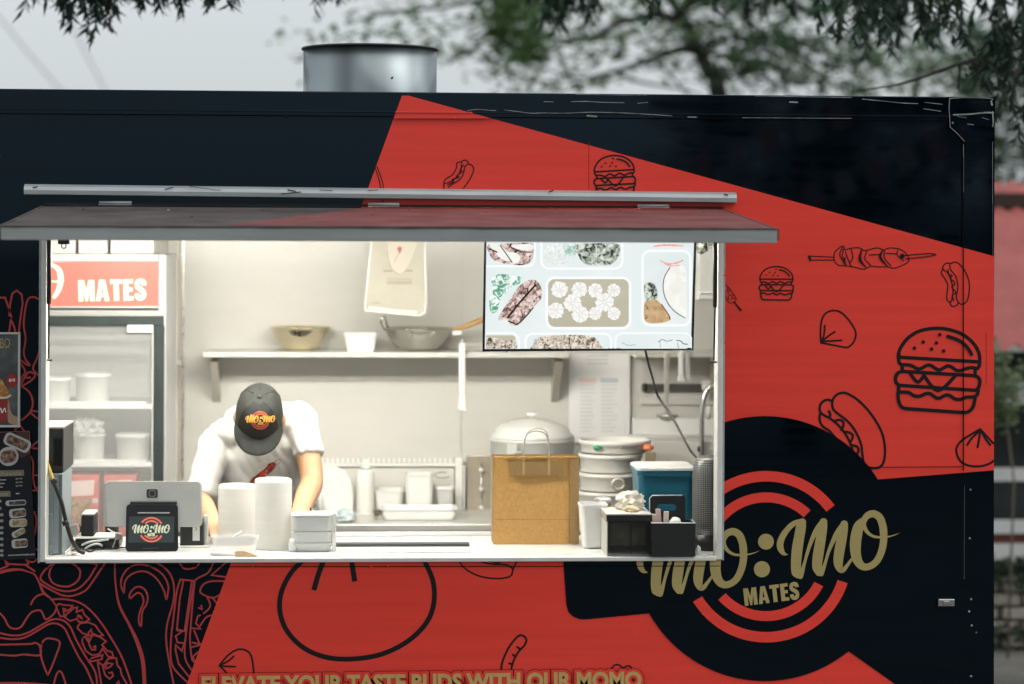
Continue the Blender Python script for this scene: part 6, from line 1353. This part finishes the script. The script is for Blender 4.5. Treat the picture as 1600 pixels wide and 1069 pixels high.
mesh('brim', bv, bf, M_CAP, cap_, True)
CW = Wrap(bvh_of(cap_), Plane(HC + V((0, -.3, 0)), (0, -1, 0)), ray(407, 657))
M_CAPY = mat('cap_embroidery', (.85, .46, .08), .7); M_CAPR = mat('cap_embroidery_red', (.55, .09, .04), .7)
kc = .112
flat('cap_logo_rings', unskew(tocent([arcband(1197, 870, 118, 134, None, (300, 0), 100), arcband(1197, 870, 84, 102, None, (300, 0), 100)], 406.5, 656.5, .104), 406.5, 656.5, 0), CW, .0026, M_CAPR, cap_, None, .0002)
flat('cap_logo_lettering', unskew(mini_logo(406.8, 654.6, kc, 1.12), 406.8, 656.6, 6), CW, .0036, M_CAPY, cap_, None, .0002)
flat('cap_logo_lettering', [text_px('MATES', (403, 663.5), (411, 663), (403, 659.5), .05)], CW, .0038, M_CAPY, cap_)
flat('cap_logo_patch', [fill([(391.5, 647.5), (397.5, 648.5), (397, 651.5), (391, 650.5)])], CW, .0032, mat('cap_patch_pink', (.60, .25, .16), .7), cap_)
# shirt print: red skewer with lettering
SWP = Wrap(bvh_of(shirt), Plane(at(405, 730, .4), (0, -1, 0)), ray(415, 735))
def sub(pts, n=4):
    out = []
    for i in range(len(pts) - 1):
        for k in range(n): out.append(tuple(a + (b - a) * k / n for a, b in zip(pts[i], pts[i + 1])))
    return out + [pts[-1]]
flat('shirt_print', [ribbon(sub([(390, 758, 5), (398, 750, 10), (405, 744, 9), (412, 739, 11), (419, 733, 10), (424, 728, 12), (429, 724, 6)]), 1, smooth=False)], SWP, .003, mat('shirt_print_red', (.42, .05, .035), .7), shirt)
flat('shirt_print_outline', [ribbon(sub(S('389,755 394,748 402,744 405,739 412,735 416,730 422,724 427,721 431,727 427,733 420,739 414,744 406,750 398,756 391,760 389,755')), 1.1, smooth=False), ribbon(sub(S('399,747 402,752 404,747 407,751')), .9, smooth=False), ribbon(sub(S('408,744 411,741 414,743 412,747 409,747')), .9, smooth=False), ribbon(sub(S('419,737 421,732 424,735 426,729')), .9, smooth=False)], SWP, .0038, M_INK, shirt)
flat('shirt_print_loop', [ribbon(sub(S('430,727 438,722 441,719 439,716 434,718 428,723')), 1.3, smooth=False)], SWP, .0034, mat('shirt_print_ochre', (.36, .27, .10), .7), shirt)
flat('shirt_print_shade', [fill(catmull([(396, 735), (404, 724), (414, 720), (421, 722), (412, 733), (403, 741), (396, 743)], 3, True))], SWP, .0026, mat('shirt_print_grey', (.62, .61, .56), .8), shirt)
flat('shirt_print_dots', [disc(416.3, 735, 1.3, 8), disc(414.8, 741.2, 1.3, 8)], SWP, .0044, mat('shirt_print_cream', (.75, .5, .4), .7), shirt)
tag(tube('wrist_band', [wrR + (elR - wrR) * .3 + V((.036 * math.cos(a), .018 * math.sin(a), .028 * math.sin(a))) for a in [2 * math.pi * k / 20 for k in range(21)]], .005, M_BLACKP, man, 8))

# ================================================================== behind the truck
# red-roofed shed at the right
sh = thing('market_shed', 'low shed with a faded red corrugated roof and white beams right of the truck', 'shed', (at(1640, 700, 6).x, 8, 0))
M_RROOF = mat('faded_red_roof', (.42, .125, .11), .6, var=.15, vscale=3)
ez, rz = at(1580, 550, 5.6).z, at(1580, 292, 9.5).z
xA, xB_ = at(1500, 500, 5.6).x, at(1500, 500, 5.6).x + 6.0
n = 90; vs, fs = [], []
for i in range(n + 1):
    x = xA + (xB_ - xA) * i / n; dz = .022 * math.sin(i * math.pi)  # crest / trough alternate
    k = .05 if i % 2 else -.0
    vs += [(x, 5.6, ez + k), (x - 1.1, 9.5, rz + k)]
for i in range(n): fs.append((2 * i, 2 * i + 2, 2 * i + 3, 2 * i + 1))
mesh('corrugated_roof', vs, fs, M_RROOF, sh)
box('ridge_beam', xA - 1.2, xB_ - 1.1, 8.72, 8.85, rz - .17, rz - .06, mat('dark_beam', (.03, .02, .015), .8), sh)
M_BEAM = mat('pale_beam', (.62, .62, .61), .7, var=.1, vscale=2)
zz = lambda y, Y=5.9: at(1580, y, Y).z
for a, b in ((598, 632), (733, 752), (815, 834), (850, 876)): box('beam', xA + .1, xB_, 5.9, 6.0, zz(b), zz(a), M_BEAM, sh)
box('rust_rail', xA + .1, xB_, 5.92, 6.0, zz(849), zz(835), mat('rust_red', (.12, .035, .03), .8), sh)
box('dark_inside', xA + .1, xB_, 6.6, 6.7, 0, ez - .05, mat('shed_dark', (.06, .07, .07), .9, var=.5, vscale=2), sh)
for i in range(5): box('post', xA + 1.5 + i * 1.1, xA + 1.6 + i * 1.1, 6.02, 6.12, 0, ez + .02, M_BEAM, sh)
wl = thing('stone_wall', 'low grey-brown stone wall in front of the shed right of the truck', 'wall', (at(1640, 900, 5.5).x, 5.5, 0))
M_STONE = [mat('stone_%s' % nm, c, .9, var=.3, vscale=12, bump=.4, bscale=40) for nm, c in (('grey', (.42, .39, .34)), ('tan', (.45, .38, .30)), ('dark', (.32, .29, .25)))]
zt0 = at(1580, 905, 5.4).z; rowh = zt0 / 5; smesh = {}
box('mortar_core', xA - .6, xB_, 5.46, 5.7, 0, zt0 - .02, mat('mortar', (.16, .15, .14), .95, bump=.3), wl)
for r_ in range(5):
    x = xA - .6 + (r_ % 2) * -.15
    for c_ in range(11):
        w_ = .27; key = c_ % 3
        if key not in smesh:
            ob = box('stone', x, x + w_ - .02, 5.40 + .012 * key, 5.455, r_ * rowh + .008, (r_ + 1) * rowh - .008, M_STONE[key], wl, .012, None, 1); smesh[key] = ob
        else:
            s0 = smesh[key]; ob = s0.copy(); COL.objects.link(ob); w0_ = s0.data.vertices[0].co
            bx = min(v.co.x for v in s0.data.vertices) + WL[wl.name].x; bz0 = min(v.co.z for v in s0.data.vertices) + WL[wl.name].z
            ob.location = V(s0.location) + V((x - bx, 0, r_ * rowh + .008 - bz0)); WL[ob.name] = WL[s0.name]
        x += w_
gs = bpy.data.meshes.new('weeds')
rnd = random.Random(3); vv, ff = [], []
for i in range(5200):
    x, y, z = rnd.uniform(xA - .8, xB_ - 2), rnd.uniform(5.30, 5.42), zt0 + rnd.uniform(-.03, .11) if rnd.random() < .7 else rnd.uniform(.0, .14)
    a = rnd.uniform(0, 6.28); L = rnd.uniform(.03, .08); d = V((math.cos(a) * L, math.sin(a) * L, rnd.uniform(-.5, 1) * L)); s_ = d.cross(V((rnd.uniform(-1, 1), rnd.uniform(-1, 1), .3))).normalized() * L * .2
    p_ = V((x, y, z)); b = len(vv); vv += [p_, p_ + d * .5 + s_, p_ + d, p_ + d * .5 - s_]; ff.append((b, b + 1, b + 2, b + 3))
tag(mesh('weeds', vv, ff, mat('weed_green', (.035, .060, .030), .8, var=.4, vscale=9)), 'dark weeds growing along the stone wall', 'weeds', None, 'stuff')

# trees
def leafmat(name, c1, c2, tr=.35):
    m = mat(name, c1, .55, base2=c2, vscale=1.7, thr=(.35, .68), spec=.3, translucent=tr); return m
def leaf(vv, ff, p, d, w, droop=.0):
    d = V(d); L = d.length; s_ = d.cross(V((.3, .2, 1))); s_ = s_.normalized() * w if s_.length > 1e-5 else V((w, 0, 0)); n = d.cross(s_).normalized() * w * .5
    b = len(vv); vv += [p, p + d * .38 + s_ + n, p + d, p + d * .38 - s_ + n, p + d * .45]
    ff += [(b, b + 1, b + 4), (b + 1, b + 2, b + 4), (b, b + 4, b + 3), (b + 4, b + 2, b + 3)]
def strand(vv, ff, tw, p0, length, rnd, lean=(0, 0), nleaf=24, lsize=.075, lw=.0085):
    """one hanging twig with narrow drooping leaves"""
    pts = []; p = V(p0); d = V((lean[0] + rnd.uniform(-.3, .3), lean[1] + rnd.uniform(-.3, .3), -1)).normalized(); n = 7
    for i in range(n + 1):
        pts.append(p.copy()); d = (d + V((rnd.uniform(-.22, .22), rnd.uniform(-.2, .2), -.06))).normalized(); p = p + d * (length / n)
    tw.append(tube_geo(pts, [.0035 - .0025 * i / n for i in range(n + 1)], 5))
    for k in range(nleaf):
        u = (k + rnd.random()) / nleaf * n; i = min(n - 1, int(u)); q = pts[i].lerp(pts[i + 1], u - i)
        a = rnd.uniform(0, 6.28); s_ = rnd.uniform(.15, 1.5); L = lsize * rnd.uniform(.6, 1.25)
        leaf(vv, ff, q, V((math.cos(a) * s_, math.sin(a) * s_ * .8, -1 + rnd.uniform(-.1, .35))).normalized() * L, lw * rnd.uniform(.7, 1.2))
M_BARK = mat('dark_bark', (.030, .026, .022), .9, var=.35, vscale=14, stretch=(3, 3, .5), bump=.4, bscale=30)
M_LEAFN = leafmat('dark_gum_leaf', (.014, .036, .026), (.045, .085, .055), .25)
def wtree(name, label, trunk, limbs, strands, lm, lsize, lw, seed, group=None):
    rnd = random.Random(seed); root = thing(name, label, 'tree', V(trunk[0][:3]), group)
    q = catmull(trunk, 4); v_, f_ = tube_geo([p[:3] for p in q], [p[3] for p in q], 12); mesh('trunk', v_, f_, M_BARK, root, True)
    g_ = []
    for l in limbs:
        q = catmull(l, 4); g_.append(tube_geo([p[:3] for p in q], [p[3] for p in q], 8))
    if g_: mesh('branch', *merge(g_), M_BARK, root, True)
    vv, ff, tw = [], [], []
    for s_ in strands: strand(vv, ff, tw, *s_[:2], rnd, *s_[2:], lsize=lsize, lw=lw)
    tag(mesh('twigs', *merge(tw), M_BARK, root), kind='stuff'); mesh('crown', vv, ff, lm, root)
    return root
# left tree: trunk left of the frame, one limb reaching above the truck
Yt = 2.6
T = lambda x, y, Y=Yt: at(x, y, Y)
rnd = random.Random(21); stl = []
prof_ = [(45, 20), (70, 38), (92, 55), (110, 45), (128, 62), (145, 58), (160, 82), (176, 66), (190, 40), (207, 18), (225, 36), (242, 34), (262, 20), (272, 48), (285, 30), (300, 18), (318, 16), (338, 34), (352, 45), (368, 32), (386, 24), (402, 10), (425, 4), (438, 6)]
for x, ytip in prof_:
    for k in range(4):
        Y = Yt + rnd.uniform(-.25, .25); y0 = -70 + rnd.uniform(-25, 25); p = at(x + rnd.uniform(-9, 9) - 8, y0, Y); L = (ytip - y0) * mm(Y) * rnd.uniform(.60, 1.0) - .05
        stl.append((p, max(.1, L), (.05, 0), int(max(8, L / .0095))))
for x, ytip in ((512, 30), (520, 24), (545, 12), (552, 20)):
    Y = Yt + .6; p = at(x, -70, Y); stl.append((p, (ytip + 70) * mm(Y) - .05, (0, 0), 24))
def P4(x, y, Y, r): p = at(x, y, Y); return (p.x, p.y, p.z, r)
bx_ = at(-330, 0, 3.4).x
wtree('gum_tree', 'dark drooping tree reaching over the truck from the left', [(bx_, 3.4, 0, .2), (bx_ + .1, 3.3, 2.2, .16), P4(-250, -60, 3.1, .12), P4(-120, -260, 2.9, .09)],
      [[P4(-250, -60, 3.1, .08), P4(-80, -130, 2.8, .05), P4(150, -120, 2.6, .035), P4(380, -100, 2.65, .02), P4(560, -90, 3.1, .012)], [P4(-80, -130, 2.8, .04), P4(100, -80, 2.5, .02), P4(260, -85, 2.4, .012)]], stl, M_LEAFN, .072, .0105, 5)
# right tree: hanging strands at the upper right
stl = []
prof_ = [(1025, 30), (1042, 60), (1295, 62), (1308, 90), (1325, 104), (1340, 84), (1366, 96), (1380, 100), (1395, 108), (1412, 90), (1428, 70), (1444, 100), (1460, 92), (1478, 108), (1495, 128), (1510, 120), (1526, 118), (1540, 160), (1552, 186), (1562, 200), (1572, 215), (1582, 240), (1592, 230), (1600, 262), (1610, 240)]
for x, ytip in prof_:
    for k in range(2):
        Y = rnd.uniform(2.3, 3.0); y0 = rnd.uniform(-90, 0) if x < 1500 else rnd.uniform(-90, 90); p = at(x + rnd.uniform(-12, 12), y0, Y); L = (ytip - y0) * mm(Y) * rnd.uniform(.62, 1.0) - .05
        if L > .12: stl.append((p, L, (rnd.uniform(-.1, .1), 0), int(max(7, L / .0145))))
for k in range(26):                                  # dense middle clump
    Y = rnd.uniform(4.2, 5.4); p = at(rnd.uniform(1360, 1425), rnd.uniform(-120, -40), Y); stl.append((p, rnd.uniform(.3, .5), (0, 0), 46))
for k in range(34):                                  # softer clump left of it
    Y = rnd.uniform(4.6, 5.6); x = rnd.uniform(836, 925); p = at(x, rnd.uniform(-110, -50), Y); stl.append((p, rnd.uniform(.25, .42), (0, 0), 34))
for k in range(24):
    Y = rnd.uniform(4.4, 5.4); x = rnd.uniform(1090, 1290); p = at(x, rnd.uniform(-120, -60), Y); stl.append((p, rnd.uniform(.18, .36), (0, 0), 28))
tx = at(1700, 0, 4.2).x
wtree('gum_tree', 'dark drooping tree hanging over the right end of the truck', [(tx, 4.2, 0, .22), (tx - .05, 4.2, 2.0, .17), P4(1690, 0, 4.1, .13), P4(1640, -200, 4.0, .10)],
      [[P4(1690, 20, 4.1, .08), P4(1600, -60, 3.6, .05), P4(1450, -110, 3.0, .03), P4(1280, -100, 2.8, .015)], [P4(1650, -120, 4.0, .06), P4(1400, -130, 4.2, .04), P4(1100, -120, 5.0, .03), P4(860, -95, 5.2, .012)],
       [P4(1640, 60, 3.2, .02), P4(1500, 100, 2.7, .010), P4(1420, 128, 2.6, .006), P4(1340, 142, 2.6, .003)], [P4(1500, 100, 2.7, .008), P4(1497, 140, 2.65, .004)], [P4(1640, 70, 3.0, .02), P4(1590, 110, 2.7, .01), P4(1560, 170, 2.6, .005)]], stl, M_LEAFN, .088, .0125, 6)
# seed cluster and the leaf sprig resting above the corner
cl = []
rs = random.Random(8)
for k in range(70):
    p = at(1525 + rs.gauss(0, 9), 100 + rs.gauss(0, 9), 2.5 + rs.uniform(-.05, .05)); cl.append(ellipsoid(p, .006, .006, .006, None, 4))
tag(mesh('seed_cluster', *merge(cl), M_BARK, bpy.data.objects['gum_tree.001']), kind='stuff')
# far tree with a dark leaning trunk and flat sprays
FYY = 16.0
M_LEAFF = leafmat('far_green_leaf', (.10, .17, .09), (.24, .33, .17), .6)
M_LEAFD = leafmat('far_dark_leaf', (.05, .10, .06), (.13, .20, .11), .5)
def P4f(x, y, r, dy=0): p = at(x, y, FYY + dy); return (p.x, p.y, p.z, r * 2.0)
root = thing('shade_tree', 'spreading tree with a dark leaning trunk behind the truck', 'tree', (P4f(1140, 300, 0)[0] + .2, FYY, 0))
b0 = P4f(1150, 300, 0)
tr = [(b0[0] + .15, FYY, 0, .14), (b0[0] + .05, FYY, 1.5, .11), P4f(1123, 152, .075), P4f(1108, 115, .062), P4f(1092, 78, .055), P4f(1078, 45, .05), P4f(1058, 15, .04), P4f(1030, -30, .03)]
q = catmull(tr, 4); mesh('trunk', *tube_geo([p[:3] for p in q], [p[3] * .62 for p in q], 12), M_BARK, root, True)
lb_ = [[P4f(1092, 78, .03), P4f(1060, 78, .024), P4f(1020, 92, .018), P4f(960, 112, .012), P4f(900, 122, .008), P4f(840, 100, .004)], [P4f(1078, 45, .03), P4f(1040, 25, .022), P4f(980, 32, .018), P4f(920, 60, .012), P4f(860, 60, .007)], [P4f(960, 112, .01), P4f(1000, 128, .008), P4f(1060, 138, .006), P4f(1100, 150, .004)],
       [P4f(1040, 25, .02), P4f(960, -20, .018), P4f(820, -10, .014), P4f(700, 10, .01), P4f(600, 20, .006), P4f(540, 40, .004)], [P4f(820, -10, .012), P4f(760, 60, .008), P4f(700, 100, .004)], [P4f(1058, 15, .03), P4f(1150, -20, .022), P4f(1260, 20, .014), P4f(1340, 70, .008)], [P4f(1092, 78, .02), P4f(1140, 60, .014), P4f(1220, 70, .01), P4f(1300, 110, .006)],
       [P4f(900, 122, .007), P4f(850, 128, .005), P4f(790, 110, .003)], [P4f(1020, 92, .012), P4f(1050, 120, .008), P4f(1075, 150, .005)]]
mesh('branch', *merge([tube_geo([p[:3] for p in catmull(l, 4)], [p[3] for p in catmull(l, 4)], 7) for l in lb_]), M_BARK, root, True)
def sprays(n, xr, yr, seed, per, w, h, lsz, Yr, dens=None):
    rs = random.Random(seed); vv, ff = [], []
    for i in range(n):
        x, y = rs.uniform(*xr), rs.uniform(*yr)
        if dens and rs.random() > dens(x, y): continue
        c = at(x, y, rs.uniform(*Yr)); sl = rs.uniform(-.35, .35); ww, hh = w * rs.uniform(.5, 1.3), h * rs.uniform(.5, 1.4)
        for k in range(per):
            u, v = rs.gauss(0, .5), rs.gauss(0, .5); p = c + V((u * ww, rs.gauss(0, .4) * ww, v * hh - sl * u * ww))
            a = rs.uniform(0, 6.28); L = lsz * rs.uniform(.6, 1.3); leaf(vv, ff, p, V((math.cos(a), math.sin(a), rs.uniform(-.8, .4))).normalized() * L, L * .28)
    return vv, ff
def dl(x, y):
    d = 1.0
    if x < 560: d = .35
    if y > 85 and 520 < x < 720: d = .35
    if y > 100: d *= .55
    if x > 1180: d *= .8
    return d
mesh('crown', *sprays(150, (515, 1330), (-60, 142), 31, 26, .80, .055, .12, (FYY - 1.2, FYY + 1.6), dl), M_LEAFF, root)
mesh('crown', *sprays(40, (775, 850), (-40, 92), 32, 26, .20, .22, .13, (FYY - .6, FYY + 1.2)), leafmat('bright_green_leaf', (.10, .20, .07), (.22, .34, .13), .55), root)
mesh('crown', *sprays(95, (1090, 1340), (-60, 138), 33, 24, .5, .09, .12, (FYY - 1.0, FYY + 1.4)), M_LEAFD, root)
# bushy trees beyond the shed
for i, (lb, x, Y, seed, xr, yr, m) in enumerate((('dense dark green tree behind the red-roofed shed', 1640, 16, 41, (1490, 1780), (40, 300), M_LEAFD), ('lighter green tree far behind the right end of the truck', 1420, 19, 42, (1290, 1560), (60, 215), M_LEAFF))):
    rt = thing('bushy_tree', lb, 'tree', (at(x, 400, Y).x, Y, 0), 'trees beyond the truck')
    xx = at(x, 400, Y).x; tp_ = [(xx, Y, 0, .16), (xx + .1, Y, 1.8, .12), (xx, Y, 3.2, .07), (xx + .1, Y, 4.4, .03)]
    q = catmull(tp_, 4); mesh('trunk', *tube_geo([p[:3] for p in q], [p[3] for p in q], 10), M_BARK, rt, True)
    mesh('crown', *sprays(130 if i == 0 else 45, xr, yr, seed, 46, .34, .26, .11, (Y - 1, Y + 1)), m, rt)
rt = thing('leafy_shrub', 'pale green shrub between the truck and the shed', 'shrub', at(1568, 900, 5.2))
mesh('foliage', *sprays(26, (1545, 1585), (535, 665), 51, 26, .07, .09, .05, (4.9, 5.3)), leafmat('pale_shrub_leaf', (.16, .21, .11), (.30, .34, .20), .5), rt)
_b = at(1568, 900, 5.2); mesh('stem', *tube_geo([(_b.x, 5.1, 0), (_b.x + .03, 5.1, 1.0), at(1566, 600, 5.1)], [.008, .006, .003], 8), mat('pale_stem', (.16, .15, .10), .8), rt, True)
# faint overhead wires
for i, (a, b) in enumerate((((-20, 5), (150, 205)), ((90, -5), (190, 190)))):
    tag(tube('overhead_wire', [at(*a, 30), at((a[0] + b[0]) / 2, (a[1] + b[1]) / 2 + 2, 33), at(*b, 36)], .012, mat('pale_wire', (.30, .32, .32), .6), None, 6), ('faint overhead wire at the far left of the sky', 'faint overhead wire right of the other one in the left sky')[i], 'wire', 'overhead wires')

# bunting reflected in the truck's glossy side; unseen trees added to darken its reflections
def mir(px, py, Y): p = at(px, py, Y); return V((p.x, -p.y, p.z))
M_FLAG = mat('bunting_red', (.88, .52, .46), .8, translucent=.4); M_FLAGW = mat('bunting_pale', (.88, .72, .68), .8, translucent=.4)
for i, (a, b) in enumerate((((1010, 268), (1330, 150)), ((1190, 318), (1480, 195)))):
    t = thing('bunting', ('lower string of red flags across the lane', 'upper string of red flags across the lane')[i], 'bunting', mir(*a, 3.8), 'bunting across the lane')
    tube('string', [mir(*a, 3.8), mir((a[0] + b[0]) / 2, (a[1] + b[1]) / 2 + 5, 3.8), mir(*b, 3.8)], .004, M_FLAG, t, 6)
    for k in range(6):
        u = (k + .3) / 6; x, y = a[0] + (b[0] - a[0]) * u, a[1] + (b[1] - a[1]) * u; w_ = 25
        sl_ = (b[1] - a[1]) / (b[0] - a[0])
        q = [mir(x, y + 4, 3.8), mir(x + w_, y + 4 + sl_ * w_, 3.8), mir(x + w_ + 14, y + 40 + sl_ * w_, 3.8), mir(x + 10, y + 44, 3.8)]
        mesh('flag', q + [p + V((0, .004, 0)) for p in q], [(0, 1, 2, 3), (7, 6, 5, 4), (0, 4, 5, 1), (1, 5, 6, 2), (2, 6, 7, 3), (3, 7, 4, 0)], M_FLAG if k % 2 else M_FLAGW, t)
for i, (px, Y) in enumerate(((1250, 19), (1560, 17))):
    c = mir(px, 400, Y); rt = thing('added_lane_tree', ('dense unseen tree added to darken reflections, nearer the hatch', 'dense unseen tree added to darken reflections, nearer the right end')[i], 'tree', (c.x, c.y, 0), 'trees added across the lane')
    q = catmull([(c.x, c.y, 0, .2), (c.x + .1, c.y, 1.6, .15), (c.x, c.y, 3.4, .1), (c.x, c.y, 5.2, .04)], 4); mesh('trunk', *tube_geo([p[:3] for p in q], [p[3] for p in q], 10), M_BARK, rt, True)
    vv, ff = sprays(120, (px - 270, px + 270), (-330, 430), 61 + i, 34, .5, .4, .22, (Y - 1.2, Y + 1.2)); mesh('crown', [V((p.x, -p.y, p.z)) for p in vv], ff, M_LEAFD, rt)
